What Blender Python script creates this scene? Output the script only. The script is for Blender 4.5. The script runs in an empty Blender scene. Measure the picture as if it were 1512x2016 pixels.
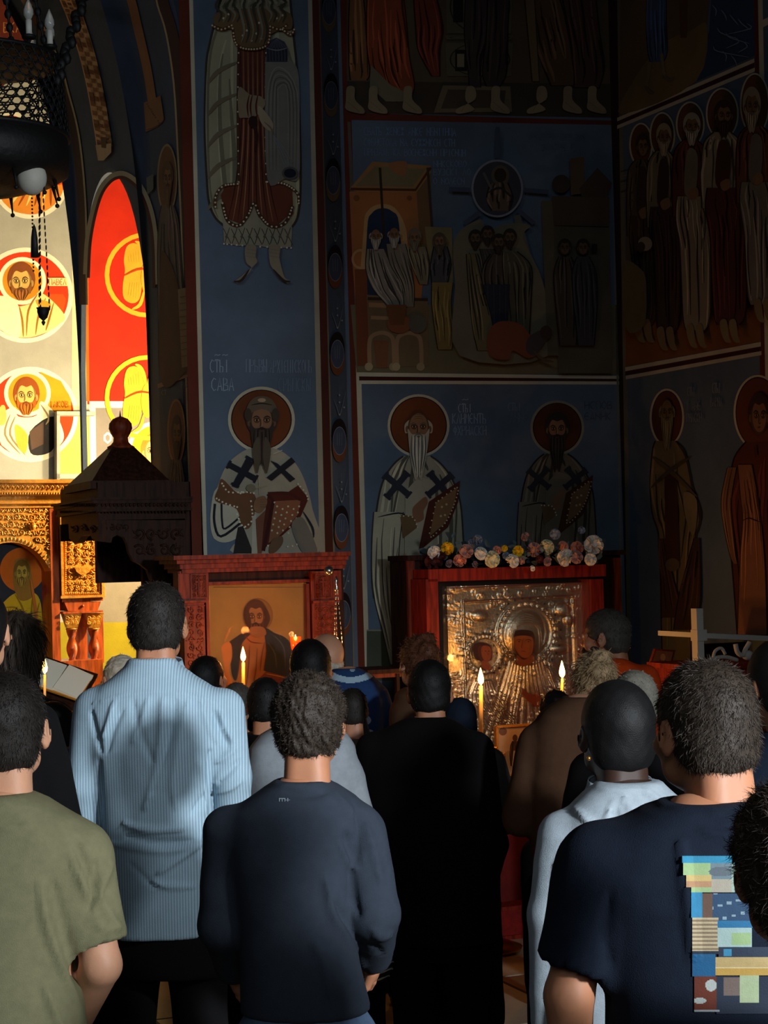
import bpy, bmesh, math, random
import numpy as np
from mathutils import Vector, Matrix, geometry
random.seed(7); RNG = np.random.default_rng(7)
SC = bpy.context.scene
COL = SC.collection
PI = math.pi
# ------------------------------------------------------------------ camera
FPX = 3600.0                       # focal length in pixels of the 1512x2016 frame
CAMZ = 1.93
cam_d = bpy.data.cameras.new('camera'); cam = bpy.data.objects.new('camera', cam_d); COL.objects.link(cam)
cam_d.sensor_fit = 'VERTICAL'; cam_d.sensor_height = 36.0; cam_d.lens = FPX/2016*36.0
cam_d.clip_start = 0.05
CR = Matrix.Rotation(math.radians(90+1.43), 3, 'X') @ Matrix.Rotation(math.radians(-1.5), 3, 'Z')
cam.matrix_world = Matrix.Translation((0, 0, CAMZ)) @ CR.to_4x4()
SC.camera = cam
CP = Vector((0, 0, CAMZ))
def ray(px, py):
    return CR @ Vector(((px-756)/FPX, -(py-1008)/FPX, -1.0))
def at(px, py, Y):
    """the point of the scene seen at that pixel of the photograph, Y metres in front"""
    d = ray(px, py); return CP + d*(Y/d.y)
# ------------------------------------------------------------------ world, lights, exposure
w = bpy.data.worlds.new('world'); SC.world = w; w.use_nodes = True
w.node_tree.nodes['Background'].inputs[0].default_value = (0.45, 0.6, 0.8, 1)
w.node_tree.nodes['Background'].inputs[1].default_value = 0.012
SC.view_settings.view_transform = 'Standard'; SC.view_settings.look = 'None'
SC.view_settings.exposure = 0.0; SC.view_settings.gamma = 1.0; SC.view_settings.use_curve_mapping = False
def aim(o, tgt):
    o.rotation_euler = (Vector(tgt)-o.location).to_track_quat('-Z', 'Y').to_euler()
def spot(name, loc, tgt, power, color, angle, blend=1.0, radius=0.3):
    l = bpy.data.lights.new(name, 'SPOT'); l.energy = power; l.color = color
    l.spot_size = math.radians(angle); l.spot_blend = blend; l.shadow_soft_size = radius
    o = bpy.data.objects.new(name, l); COL.objects.link(o); o.location = loc; aim(o, tgt); return o
def area(name, loc, tgt, power, color, sx, sy, spread=180):
    l = bpy.data.lights.new(name, 'AREA'); l.energy = power; l.color = color; l.shape = 'RECTANGLE'
    l.size = sx; l.size_y = sy; l.spread = math.radians(spread)
    o = bpy.data.objects.new(name, l); COL.objects.link(o); o.location = loc; aim(o, tgt); return o
# daylight from a window high on the right, raking across the backs of the crowd
area('window_daylight', (3.4, -0.5, 2.85), (-0.2, 4.6, 1.1), 42, (0.86, 0.94, 1.0), 0.5, 0.5, 50)
spot('tall_man_fill', (3.6, 0.9, 4.7), (-0.72, 5.0, 1.25), 560, (0.86, 0.94, 1.0), 15, 0.8, 0.18)  # added narrow spot, brightens the tall man where a neighbour shadows him
# added soft fill from behind the camera, lifts the shaded backs of the crowd
area('nave_fill', (0.5, -3.5, 4.6), (0.2, 6.0, 1.6), 34, (0.84, 0.93, 1.0), 3.5, 2.5, 120)
# daylight from a high window on the left, reaching the pier and the left end of the back wall
spot('high_window', (-2.6, 0.5, 5.2), (-1.0, 9.4, 3.6), 190, (0.84, 0.93, 1.0), 26, 1.0, 0.25)
spot('right_wall_fill', (-2.2, 2.0, 4.8), (2.9, 7.0, 3.2), 24, (0.80, 0.91, 1.0), 34, 1.0, 0.3)  # added weak spot to brighten the near part of the right wall
spot('arch_wall_fill', (-4.2, 4.0, 4.2), (-1.5, 10.4, 4.2), 120, (0.84, 0.93, 1.0), 30, 1.0, 0.3)  # added spot from the left, only lifts the dark arch wall
# low sun entering the sanctuary from the right through the arched opening behind the pier
lp = bpy.data.lights.new('sun_through_opening', 'POINT'); lp.energy = 470; lp.color = (1.0, 0.80, 0.46); lp.shadow_soft_size = 0.05
o = bpy.data.objects.new('sun_through_opening', lp); COL.objects.link(o); o.location = (-0.32, 10.42, 2.55)
lp = bpy.data.lights.new('far_wall_fill', 'POINT'); lp.energy = 165; lp.color = (1.0, 0.82, 0.5); lp.shadow_soft_size = 0.08  # added hidden point light, makes the far wall brighter towards the bottom
o = bpy.data.objects.new('far_wall_fill', lp); COL.objects.link(o); o.location = (-0.98, 11.85, 2.45)
# ------------------------------------------------------------------ materials
def S2L(c):
    return tuple(((v/255.0)/12.92 if v/255.0 <= 0.04045 else ((v/255.0+0.055)/1.055)**2.4) for v in c[:3])
MATS = {}
def mat(name, col=None, rough=0.7, metal=0.0, noise=0.0, nscale=20.0, bump=0.0, bscale=60.0, emit=None, estr=0.0,
        attr=False, spec=0.5, coords='Object', stripe=None, sheen=0.0, wood=False, weave=0.0, voro=0.0, alpha=None, col2=None, trans=0.0, sss=0.0):
    if name in MATS: return MATS[name]
    m = bpy.data.materials.new(name); MATS[name] = m; m.use_nodes = True
    nt = m.node_tree; N = nt.nodes; L = nt.links; b = N['Principled BSDF']
    b.inputs['Roughness'].default_value = rough; b.inputs['Metallic'].default_value = metal
    b.inputs['Specular IOR Level'].default_value = spec
    if sheen: b.inputs['Sheen Weight'].default_value = sheen
    if trans: b.inputs['Transmission Weight'].default_value = trans
    if sss:
        b.inputs['Subsurface Weight'].default_value = sss; b.inputs['Subsurface Scale'].default_value = 0.01
    tc = N.new('ShaderNodeTexCoord'); crd = tc.outputs[coords]
    if attr:
        a = N.new('ShaderNodeAttribute'); a.attribute_name = 'Col'; base = a.outputs['Color']
    else:
        r = N.new('ShaderNodeRGB'); r.outputs[0].default_value = (*S2L(col), 1); base = r.outputs[0]
    def math_(op, a_, b_):
        n = N.new('ShaderNodeMath'); n.operation = op
        for i, v in enumerate((a_, b_)):
            if isinstance(v, (int, float)): n.inputs[i].default_value = v
            else: L.new(v, n.inputs[i])
        return n.outputs[0]
    def mixc(fac, c1, c2, typ='MIX'):
        n = N.new('ShaderNodeMix'); n.data_type = 'RGBA'; n.blend_type = typ
        for i, v in ((0, fac), (6, c1), (7, c2)):
            if isinstance(v, (int, float)): n.inputs[i].default_value = v
            elif isinstance(v, tuple): n.inputs[i].default_value = v
            else: L.new(v, n.inputs[i])
        return n.outputs[2]
    if col2 is not None or wood:
        c2 = S2L(col2) if col2 is not None else tuple(v*0.45 for v in S2L(col))
        mp = N.new('ShaderNodeMapping'); L.new(crd, mp.inputs[0])
        if wood: mp.inputs['Scale'].default_value = (14, 14, 1.6)
        nz = N.new('ShaderNodeTexNoise'); nz.inputs['Scale'].default_value = 4.0 if wood else nscale
        nz.inputs['Detail'].default_value = 5; L.new(mp.outputs[0], nz.inputs['Vector'])
        cr = N.new('ShaderNodeMapRange'); cr.inputs[1].default_value = 0.38; cr.inputs[2].default_value = 0.62
        L.new(nz.outputs[0], cr.inputs[0])
        base = mixc(cr.outputs[0], base, (*c2, 1))
    if stripe:
        per, c2, wd = stripe
        sx = N.new('ShaderNodeSeparateXYZ'); L.new(crd, sx.inputs[0])
        fr = math_('FRACT', math_('MULTIPLY', sx.outputs[0], 1.0/per), 0.0)
        base = mixc(math_('LESS_THAN', fr, wd), base, (*S2L(c2), 1))
    if noise > 0:
        nz = N.new('ShaderNodeTexNoise'); nz.inputs['Scale'].default_value = nscale; nz.inputs['Detail'].default_value = 6
        nz.inputs['Roughness'].default_value = 0.65; L.new(crd, nz.inputs['Vector'])
        mr = N.new('ShaderNodeMapRange'); mr.inputs[1].default_value = 0.3; mr.inputs[2].default_value = 0.7
        mr.inputs[3].default_value = 1-noise; mr.inputs[4].default_value = 1+noise*0.6
        L.new(nz.outputs[0], mr.inputs[0])
        vm = N.new('ShaderNodeVectorMath'); vm.operation = 'SCALE'; L.new(base, vm.inputs[0]); L.new(mr.outputs[0], vm.inputs['Scale'])
        base = vm.outputs[0]
    L.new(base, b.inputs['Base Color'])
    h = None
    if bump > 0:
        nz = N.new('ShaderNodeTexNoise'); nz.inputs['Scale'].default_value = bscale; nz.inputs['Detail'].default_value = 4
        L.new(crd, nz.inputs['Vector']); h = nz.outputs[0]
    if voro > 0:
        vz = N.new('ShaderNodeTexVoronoi'); vz.inputs['Scale'].default_value = voro; L.new(crd, vz.inputs['Vector'])
        h = vz.outputs['Distance'] if h is None else math_('ADD', h, vz.outputs['Distance'])
        bump = max(bump, 0.6)
    if weave > 0:
        wv = N.new('ShaderNodeTexWave'); wv.inputs['Scale'].default_value = weave; L.new(crd, wv.inputs['Vector'])
        h = wv.outputs['Fac'] if h is None else math_('ADD', h, math_('MULTIPLY', wv.outputs['Fac'], 0.4))
        bump = max(bump, 0.15)
    if h is not None:
        bp = N.new('ShaderNodeBump'); bp.inputs['Strength'].default_value = bump; bp.inputs['Distance'].default_value = 0.01
        L.new(h, bp.inputs['Height']); L.new(bp.outputs[0], b.inputs['Normal'])
    if emit is not None:
        b.inputs['Emission Color'].default_value = (*S2L(emit), 1); b.inputs['Emission Strength'].default_value = estr
    if alpha is not None: b.inputs['Alpha'].default_value = alpha
    return m
# ------------------------------------------------------------------ objects
def tag(o, label=None, cat=None, group=None, kind=None):
    if label: o['label'] = label
    if cat: o['category'] = cat
    if group: o['group'] = group
    if kind: o['kind'] = kind
    return o
def empty(name, loc=(0, 0, 0), label=None, cat=None, group=None, rz=0):
    o = bpy.data.objects.new(name, None); COL.objects.link(o); o.location = loc; o.rotation_euler = (0, 0, rz)
    o.empty_display_size = 0.1
    o.matrix_world = Matrix.Translation(Vector(loc)) @ Matrix.Rotation(rz, 4, 'Z')
    return tag(o, label, cat, group)
def WM(o):
    m = Matrix.LocRotScale(o.location, o.rotation_euler, o.scale)
    return m if o.parent is None else WM(o.parent) @ o.matrix_parent_inverse @ m
class MB:
    """collects shapes given in the coordinates of the parent and links them as one mesh"""
    def __init__(s): s.v = []; s.f = []; s.c = []; s.sm = []; s.cur = None
    def add(s, vs, fs, smooth=False, col=None):
        n = len(s.v); s.v += [tuple(v) for v in vs]
        s.f += [tuple(i+n for i in f) for f in fs]; s.sm += [smooth]*len(fs); s.c += [col or s.cur or (1, 1, 1)]*len(fs); return s
    def box(s, c, d, M=None, col=None, taper=1.0):
        x, y, z = (k/2 for k in d); vs = []
        for dz in (-1, 1):
            t = taper if dz > 0 else 1.0
            for dx, dy in ((-1, -1), (1, -1), (1, 1), (-1, 1)):
                vs.append(Vector((dx*x*t, dy*y*t, dz*z)))
        if M is not None: vs = [M @ v for v in vs]
        vs = [v+Vector(c) for v in vs]
        return s.add(vs, [(3, 2, 1, 0), (4, 5, 6, 7), (0, 1, 5, 4), (1, 2, 6, 5), (2, 3, 7, 6), (3, 0, 4, 7)], False, col)
    def prism(s, pts, y0, y1, col=None):
        """outline in x,z extruded from y0 to y1"""
        n = len(pts)
        vs = [(x, y0, z) for x, z in pts]+[(x, y1, z) for x, z in pts]
        fs = [tuple(range(n)), tuple(range(2*n-1, n-1, -1))]+[(i, i+n, (i+1) % n+n, (i+1) % n) for i in range(n)]
        return s.add(vs, fs, False, col)
    def lathe(s, prof, c=(0, 0, 0), n=20, col=None, smooth=True, axis='Z'):
        vs = []; fs = []
        for r, z in prof:
            for k in range(n):
                a = 2*PI*k/n; p = Vector((r*math.cos(a), r*math.sin(a), z))
                if axis == 'Y': p = Vector((p.x, p.z, p.y))
                if axis == 'X': p = Vector((p.z, p.x, p.y))
                vs.append(p+Vector(c))
        for i in range(len(prof)-1):
            for k in range(n):
                fs.append((i*n+k, i*n+(k+1) % n, (i+1)*n+(k+1) % n, (i+1)*n+k))
        fs.append(tuple(range(n-1, -1, -1))); fs.append(tuple(range((len(prof)-1)*n, len(prof)*n)))
        return s.add(vs, fs, smooth, col)
    def tube(s, pts, r, n=6, col=None, closed=False):
        pts = [Vector(p) for p in pts]; m = len(pts)
        rr = r if isinstance(r, (list, tuple)) else [r]*m
        vs = []; fs = []; prev = None
        for i, p in enumerate(pts):
            t = (pts[(i+1) % m if closed else min(i+1, m-1)]-pts[i-1 if closed else max(i-1, 0)])
            if t.length < 1e-9: t = Vector((0, 0, 1))
            t.normalize()
            a = prev if prev is not None else (Vector((0, 0, 1)) if abs(t.z) < 0.9 else Vector((1, 0, 0)))
            x = a-t*a.dot(t)
            if x.length < 1e-6: x = t.orthogonal()
            x.normalize(); prev = x; y = t.cross(x)
            for k in range(n):
                an = 2*PI*k/n; vs.append(p+(x*math.cos(an)+y*math.sin(an))*rr[i])
        for i in range(m if closed else m-1):
            for k in range(n):
                j = (i+1) % m
                fs.append((i*n+k, i*n+(k+1) % n, j*n+(k+1) % n, j*n+k))
        if not closed: fs.append(tuple(range(n-1, -1, -1))); fs.append(tuple(range((m-1)*n, m*n)))
        return s.add(vs, fs, True, col)
    def ball(s, c, r, n=8, m=5, col=None, M=None):
        rx, ry, rz = r if isinstance(r, (tuple, list)) else (r, r, r); vs = []; fs = []
        for i in range(m+1):
            t = PI*i/m
            for k in range(n):
                a = 2*PI*k/n; p = Vector((rx*math.sin(t)*math.cos(a), ry*math.sin(t)*math.sin(a), -rz*math.cos(t)))
                if M is not None: p = M @ p
                vs.append(p+Vector(c))
        for i in range(m):
            for k in range(n):
                fs.append((i*n+k, i*n+(k+1) % n, (i+1)*n+(k+1) % n, (i+1)*n+k))
        return s.add(vs, fs, True, col)
    def build(s, name, m, parent=None, label=None, kind=None, cat=None, group=None, loc=None, world=False):
        me = bpy.data.meshes.new(name); me.from_pydata(s.v, [], s.f)
        me.polygons.foreach_set('use_smooth', np.array(s.sm, dtype=bool))
        if any(c != (1, 1, 1) for c in s.c):
            at_ = me.color_attributes.new('Col', 'FLOAT_COLOR', 'CORNER')
            nl = np.array([len(f) for f in s.f]); cc = np.ones((len(s.f), 4), np.float32); cc[:, :3] = np.array(s.c)
            at_.data.foreach_set('color', np.repeat(cc, nl, axis=0).ravel())
        if isinstance(m, str): m = MATS[m]
        me.materials.append(m); me.update()
        o = bpy.data.objects.new(name, me); COL.objects.link(o)
        if parent is not None: o.parent = parent
        if world and parent is not None: o.matrix_parent_inverse = WM(parent).inverted()
        if loc is not None: o.location = loc
        return tag(o, label, cat, group, kind)
def npmesh(name, V, F, m, parent=None, smooth=True, label=None, kind=None):
    me = bpy.data.meshes.new(name); nv, nf = len(V), len(F); k = F.shape[1]
    me.vertices.add(nv); me.vertices.foreach_set('co', V.astype(np.float32).ravel())
    me.loops.add(nf*k); me.polygons.add(nf)
    me.polygons.foreach_set('loop_start', np.arange(0, nf*k, k, dtype=np.int32))
    me.loops.foreach_set('vertex_index', F.astype(np.int32).ravel())
    me.polygons.foreach_set('use_smooth', np.full(nf, smooth)); me.update(calc_edges=True); me.validate()
    me.materials.append(MATS[m] if isinstance(m, str) else m)
    o = bpy.data.objects.new(name, me); COL.objects.link(o)
    if parent is not None: o.parent = parent
    return tag(o, label, None, None, kind)
def catmull(pts, n=4, closed=False):
    P = [tuple(map(float, p)) for p in pts]; m = len(P); out = []
    if m < 3: return P
    for i in range(m if closed else m-1):
        p0 = P[i-1] if (closed or i > 0) else P[0]; p1 = P[i]; p2 = P[(i+1) % m]; p3 = P[(i+2) % m] if (closed or i+2 < m) else P[-1]
        for k in range(n):
            t = k/n; t2 = t*t; t3 = t2*t
            out.append(tuple(0.5*((2*b)+(-a+c)*t+(2*a-5*b+4*c-d)*t2+(-a+3*b-3*c+d)*t3) for a, b, c, d in zip(p0, p1, p2, p3)))
    if not closed: out.append(P[-1])
    return out
def interp(x, xs, ys): return float(np.interp(x, xs, ys))
# ------------------------------------------------------------------ the planes of the building
TH = math.atan(1476/FPX)
U = Vector((math.cos(TH), math.sin(TH), 0)); W = Vector((-math.sin(TH), math.cos(TH), 0))
class Plane:
    """a vertical wall plane; N looks into the nave"""
    def __init__(s, p, d, n, curve=None): s.p = Vector((p.x, p.y, 0)); s.d = d; s.n = n; s.curve = curve
    def hit(s, px, py, off=0.0):
        r = ray(px, py); o = off
        for _ in range(8 if s.curve else 1):
            k = ((s.p+s.n*o-CP).dot(s.n))/r.dot(s.n); q = CP+r*k
            if s.curve:
                o = s.curve((q-s.p).dot(s.d), q.z)+off
        return q
PA = at(398, 1000, 9.3)
PF = Plane(PA, U, -W)
PBp = PF.hit(645, 1000)
PCp = at(689, 1000, PBp.y+0.34)
dST = Vector((PCp.x-PBp.x, PCp.y-PBp.y, 0)).normalized()
PST = Plane(PBp, dST, Vector((dST.y, -dST.x, 0)))
if PST.n.dot(CP-PST.p) < 0: PST.n = -PST.n
PB = Plane(PCp, U, -W)
PDp = PB.hit(1226, 1000)
PR = Plane(PDp, -W, -U)
def arch_off(t, z):
    o = 0.02*max(0, z-3.2)**2
    h = z-4.42
    if h > 0: R = 2.3; o += R-math.sqrt(max(0.01, R*R-h*h))
    return o
PS = Plane(PA, W, -U, arch_off)
PFar = Plane(PA+W*3.6, U, -W)
mat('fresco', attr=True, rough=0.85, noise=0.22, nscale=3.0, bump=0.12, bscale=120, spec=0.25)
mat('fresco_ground', (84, 100, 118), rough=0.85, noise=0.25, nscale=2.0, bump=0.12, bscale=120, spec=0.25)
mat('plaster', (150, 145, 130), rough=0.9, noise=0.2, nscale=3, bump=0.15, bscale=80)
mat('far_plaster', (158, 154, 142), rough=0.9, noise=0.15, nscale=3, bump=0.12, bscale=80)
mat('red_plaster', (196, 52, 12), rough=0.9, noise=0.12, nscale=3, bump=0.12, bscale=80)
mat('dark_blue_plaster', (40, 50, 66), rough=0.9, noise=0.35, nscale=3, bump=0.15, bscale=80)
def slab(name, pl, s0, s1, z0, z1, th, m, label=None):
    mb = MB(); a = pl.p+pl.d*s0; b = pl.p+pl.d*s1; vs = []
    for q in (a, b, b-pl.n*th, a-pl.n*th):
        vs += [Vector((q.x, q.y, z0)), Vector((q.x, q.y, z1))]
    fs = [(0, 2, 3, 1), (2, 4, 5, 3), (4, 6, 7, 5), (6, 0, 1, 7), (1, 3, 5, 7), (0, 6, 4, 2)]
    mb.add(vs, fs); o = mb.build(name, m, None, label, 'structure'); return o
TOP = 6.6
wB = (PBp-PA).dot(U)
wall_pier = slab('wall_pier', PF, 0, wB, 0, TOP, 0.3, 'fresco_ground', 'blue painted face of the pier behind the icon of the dark-robed bearded man')
reveal = slab('trim_1', PST, 0, (PCp-PBp).dot(dST), 0, TOP, 0.02, 'fresco_ground', 'narrow splayed reveal painted with a chain of oval lamps')
wall_back = slab('wall_back', PB, 0, (PDp-PCp).dot(U), 0, TOP, 0.3, 'fresco_ground', 'dark painted back wall of the bay behind the flowered icon')
wall_right = slab('wall_right', PR, -0.3, 2.6, 0, TOP, 0.3, 'fresco_ground', 'painted wall on the right receding towards the corner')
wall_far = slab('wall_far', PFar, -3.2, 1.4, 0, TOP+0.5, 0.2, 'far_plaster', 'bright sunlit plaster wall with painted medallions in the sanctuary')
far_side = slab('wall_far_side', Plane(PA+U*1.2, W, -U), 0.6, 3.7, 0, TOP, 0.15, 'far_plaster')
# arch wall between nave and sanctuary with its arched opening
def z_open(t):
    x = (t-1.80)/0.84
    return 3.16+1.12*math.sqrt(1-x*x) if abs(x) < 1 else None
def pt_s(t, z, off=0.0):
    q = PS.p+W*t+PS.n*(arch_off(t, z)+off); return Vector((q.x, q.y, z))
mb = MB(); ts = [0.012, .25, .5, .75, .955]; ts += [.9601+1.6798*k/24 for k in range(25)]; ts += [2.645, 2.70]
NZ = 80
cols = []
for t in ts:
    zo = z_open(t); z0 = 0 if zo is None else zo
    cols.append([z0+(TOP-z0)*k/NZ for k in range(NZ+1)])
for side, off in ((0, 0.0), (1, -0.03)):
    vs = [pt_s(t, z, off) for t, c in zip(ts, cols) for z in c]; fs = []
    for i in range(len(ts)-1):
        for k in range(NZ):
            a = i*(NZ+1)+k; f = (a, a+1, a+NZ+2, a+NZ+1); fs.append(f if side == 0 else f[::-1])
    mb.add(vs, fs, True)
n1 = len(ts)*(NZ+1)
fs = []
for i in range(len(ts)-1): a = i*(NZ+1); fs.append((a, a+NZ+1, a+NZ+1+n1, a+n1))
for k in range(NZ): fs.append((k, k+n1, k+1+n1, k+1)); a = (len(ts)-1)*(NZ+1)+k; fs.append((a, a+1, a+1+n1, a+n1))
mb.f += fs; mb.sm += [False]*len(fs); mb.c += [(1, 1, 1)]*len(fs)
wall_arch = mb.build('wall_arch', 'dark_blue_plaster', None, 'dark blue soffit wall of the great arch with an arched opening', 'structure')
# upper spandrel of the pier face that follows the arch
mb = MB(); vs = []; fs = []
for k in range(19):
    z = 3.2+(TOP-3.2)*k/18; q = pt_s(0, z); vs += [q, Vector((PA.x, PA.y, z)), q+W*0.28, Vector((PA.x, PA.y, z))+W*0.28]
for k in range(18):
    a = k*4; fs += [(a, a+1, a+5, a+4)]
mb.add(vs, fs); mb.build('trim_2', 'dark_blue_plaster', None, 'spandrel between pier and arch', 'structure')
# pilaster at the right edge of the wall
# ------------------------------------------------------------------ painting on the walls
class Mural:
    def __init__(s, pl, parent, name, label=None, base=0): s.pl = pl; s.parent = parent; s.name = name; s.label = label; s.v = []; s.f = []; s.c = []; s.L = base
    def _add(s, pts, faces, col, step=True):
        if step: s.L += 1
        off = 0.0008+0.00022*s.L+(0.005 if s.pl.curve else 0); n = len(s.v)
        s.v += [s.pl.hit(x, y, off) for x, y in pts]; c = S2L(col)
        for f in faces: s.f.append(tuple(i+n for i in f)); s.c.append(c)
    def P(s, pts, col, sm=False, n=4):
        if sm: pts = catmull(pts, n, True)
        tri = geometry.tessellate_polygon([[Vector((x, y, 0)) for x, y in pts]])
        s._add([tuple(p)[:2] for p in pts], [tuple(t) for t in tri], col); return s
    def R(s, x0, y0, x1, y1, col): return s.P([(x0, y0), (x1, y0), (x1, y1), (x0, y1)], col)
    def Q(s, a, b, c, d, col): return s.P([a, b, c, d], col)
    def E(s, cx, cy, rx, ry, col, rot=0, a0=0, a1=360, n=28):
        r = math.radians(rot); pts = []
        for k in range(n):
            t = math.radians(a0+(a1-a0)*k/(n if a1-a0 >= 360 else n-1)); x, y = rx*math.cos(t), ry*math.sin(t)
            pts.append((cx+x*math.cos(r)-y*math.sin(r), cy+x*math.sin(r)+y*math.cos(r)))
        s._add(pts, [tuple(range(n))], col); return s
    def ring(s, cx, cy, rx, ry, wd, col, n=32, a0=0, a1=360):
        pts = []; fs = []
        for k in range(n+1):
            t = math.radians(a0+(a1-a0)*k/n)
            pts += [(cx+rx*math.cos(t), cy+ry*math.sin(t)), (cx+(rx-wd*rx/max(rx, ry))*math.cos(t), cy+(ry-wd*ry/max(rx, ry))*math.sin(t))]
        fs = [(2*k, 2*k+1, 2*k+3, 2*k+2) for k in range(n)]
        s._add(pts, fs, col); return s
    def S(s, pts, wd, col, sm=True, taper=True, n=4, step=True):
        if sm and len(pts) > 2: pts = catmull(pts, n)
        m = len(pts); v = []; f = []
        for i in range(m):
            a = pts[max(i-1, 0)]; b = pts[min(i+1, m-1)]; dx, dy = b[0]-a[0], b[1]-a[1]; l = math.hypot(dx, dy) or 1
            ww = wd/2*(1-0.75*abs(2*i/(m-1)-1)**2 if taper else 1)
            v += [(pts[i][0]-dy/l*ww, pts[i][1]+dx/l*ww), (pts[i][0]+dy/l*ww, pts[i][1]-dx/l*ww)]
        f = [(2*i, 2*i+1, 2*i+3, 2*i+2) for i in range(m-1)]
        s._add(v, f, col, step); return s
    def L_(s, pts, wd, col, step=True): return s.S(pts, wd, col, sm=False, taper=False, step=step)
    def dots(s, pts, r, col, sp=None):
        if sp:
            q = catmull(pts, 6); out = [q[0]]; acc = 0
            for a, b in zip(q, q[1:]):
                d = math.hypot(b[0]-a[0], b[1]-a[1])
                acc += d
                if acc >= sp: out.append(b); acc = 0
            pts = out
        s.L += 1
        for x, y in pts:
            s._add([(x+r*math.cos(k*PI/3), y+r*math.sin(k*PI/3)) for k in range(6)], [(0, 1, 2, 3, 4, 5)], col, False)
        return s
    def T(s, txt, x, y, h, wid, col, wt=1.6, slant=0.0):
        """slavonic capitals drawn with strokes: x,y is the top left corner, wid the width of the whole line"""
        n = len(txt); cw = wid/n; s.L += 1
        for i, ch in enumerate(txt):
            for st in GLY.get(ch, ()):
                pts = [(x+(i+0.12+0.76*a)*cw, y+b*h+slant*(i+a)*cw) for a, b in st]
                s.S(pts, wt, col, sm=False, taper=False, step=False)
        return s
    def build(s):
        me = bpy.data.meshes.new(s.name); me.from_pydata(s.v, [], s.f)
        a = me.color_attributes.new('Col', 'FLOAT_COLOR', 'CORNER')
        nl = np.array([len(f) for f in s.f]); cc = np.ones((len(s.f), 4), np.float32); cc[:, :3] = np.array(s.c)
        a.data.foreach_set('color', np.repeat(cc, nl, axis=0).ravel())
        # make every face look into the nave
        me.materials.append(MATS['fresco']); me.update()
        o = bpy.data.objects.new(s.name, me); COL.objects.link(o); o.parent = s.parent
        if s.parent is not None: o.matrix_parent_inverse = WM(s.parent).inverted()
        if s.label: o['label'] = s.label
        return o
GLY = {
 'А': [[(0, 1), (.5, 0), (1, 1)], [(.2, .65), (.8, .65)]], 'В': [[(0, 1), (0, 0), (.8, .1), (.8, .4), (0, .5), (1, .6), (1, .9), (0, 1)]],
 'Б': [[(.9, 0), (0, 0), (0, 1), (.9, .95), (.9, .5), (0, .45)]], 'Г': [[(0, 1), (0, 0), (.9, 0), (.9, .15)]],
 'Д': [[(0, 1), (.1, .8), (.9, .8), (1, 1)], [(.15, .8), (.5, 0), (.85, .8)]], 'Е': [[(.95, .1), (.5, 0), (0, .3), (0, .7), (.5, 1), (.95, .9)], [(0, .5), (.8, .5)]],
 'Ж': [[(.5, 0), (.5, 1)], [(0, 0), (.5, .5), (0, 1)], [(1, 0), (.5, .5), (1, 1)]], 'И': [[(0, 0), (0, 1)], [(0, .55), (1, .45)], [(1, 0), (1, 1)]],
 'К': [[(0, 0), (0, 1)], [(.9, 0), (0, .5), (.9, 1)]], 'Л': [[(0, 1), (.5, 0), (1, 1)]], 'М': [[(0, 1), (.1, 0), (.5, .6), (.9, 0), (1, 1)]],
 'Н': [[(0, 0), (0, 1)], [(0, .3), (1, .7)], [(1, 0), (1, 1)]], 'О': [[(.5, 0), (0, .3), (0, .7), (.5, 1), (1, .7), (1, .3), (.5, 0)]],
 'П': [[(0, 1), (0, 0), (1, 0), (1, 1)]], 'Р': [[(0, 1), (0, 0), (.9, .1), (.9, .45), (0, .5)]], 'С': [[(.95, .12), (.5, 0), (0, .3), (0, .7), (.5, 1), (.95, .88)]],
 'Т': [[(0, .12), (0, 0), (1, 0), (1, .12)], [(.5, 0), (.5, 1)]], 'У': [[(0, 0), (.5, .5)], [(1, 0), (.2, 1)]], 'Х': [[(0, 0), (1, 1)], [(1, 0), (0, 1)]],
 'Ы': [[(0, 0), (0, 1), (.55, .95), (.55, .55), (0, .5)], [(1, 0), (1, 1)]], 'Ь': [[(0, 0), (0, 1), (.8, .95), (.8, .55), (0, .5)]],
 'З': [[(0, .05), (.8, .1), (.8, .4), (.3, .5), (.9, .6), (.9, .9), (0, 1)]], 'Ц': [[(0, 0), (0, .85), (1, .85), (1, 0)], [(1, .85), (1, 1.1)]],
 'Q': [[(.5, 0), (0, .3), (0, .7), (.5, 1), (1, .7), (1, .3), (.5, 0)]], '~': [[(0, .3), (.3, 0), (.6, .3), (1, 0)]], 'Ч': [[(0, 0), (0, .5), (1, .5)], [(1, 0), (1, 1)]],
 'І': [[(.5, 0), (.5, 1)]], 'Ф': [[(.5, 0), (.5, 1)], [(.5, .2), (0, .35), (0, .6), (.5, .75), (1, .6), (1, .35), (.5, .2)]]}
def dk(c, k): return tuple(max(0, min(255, v*k)) for v in c)
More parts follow.
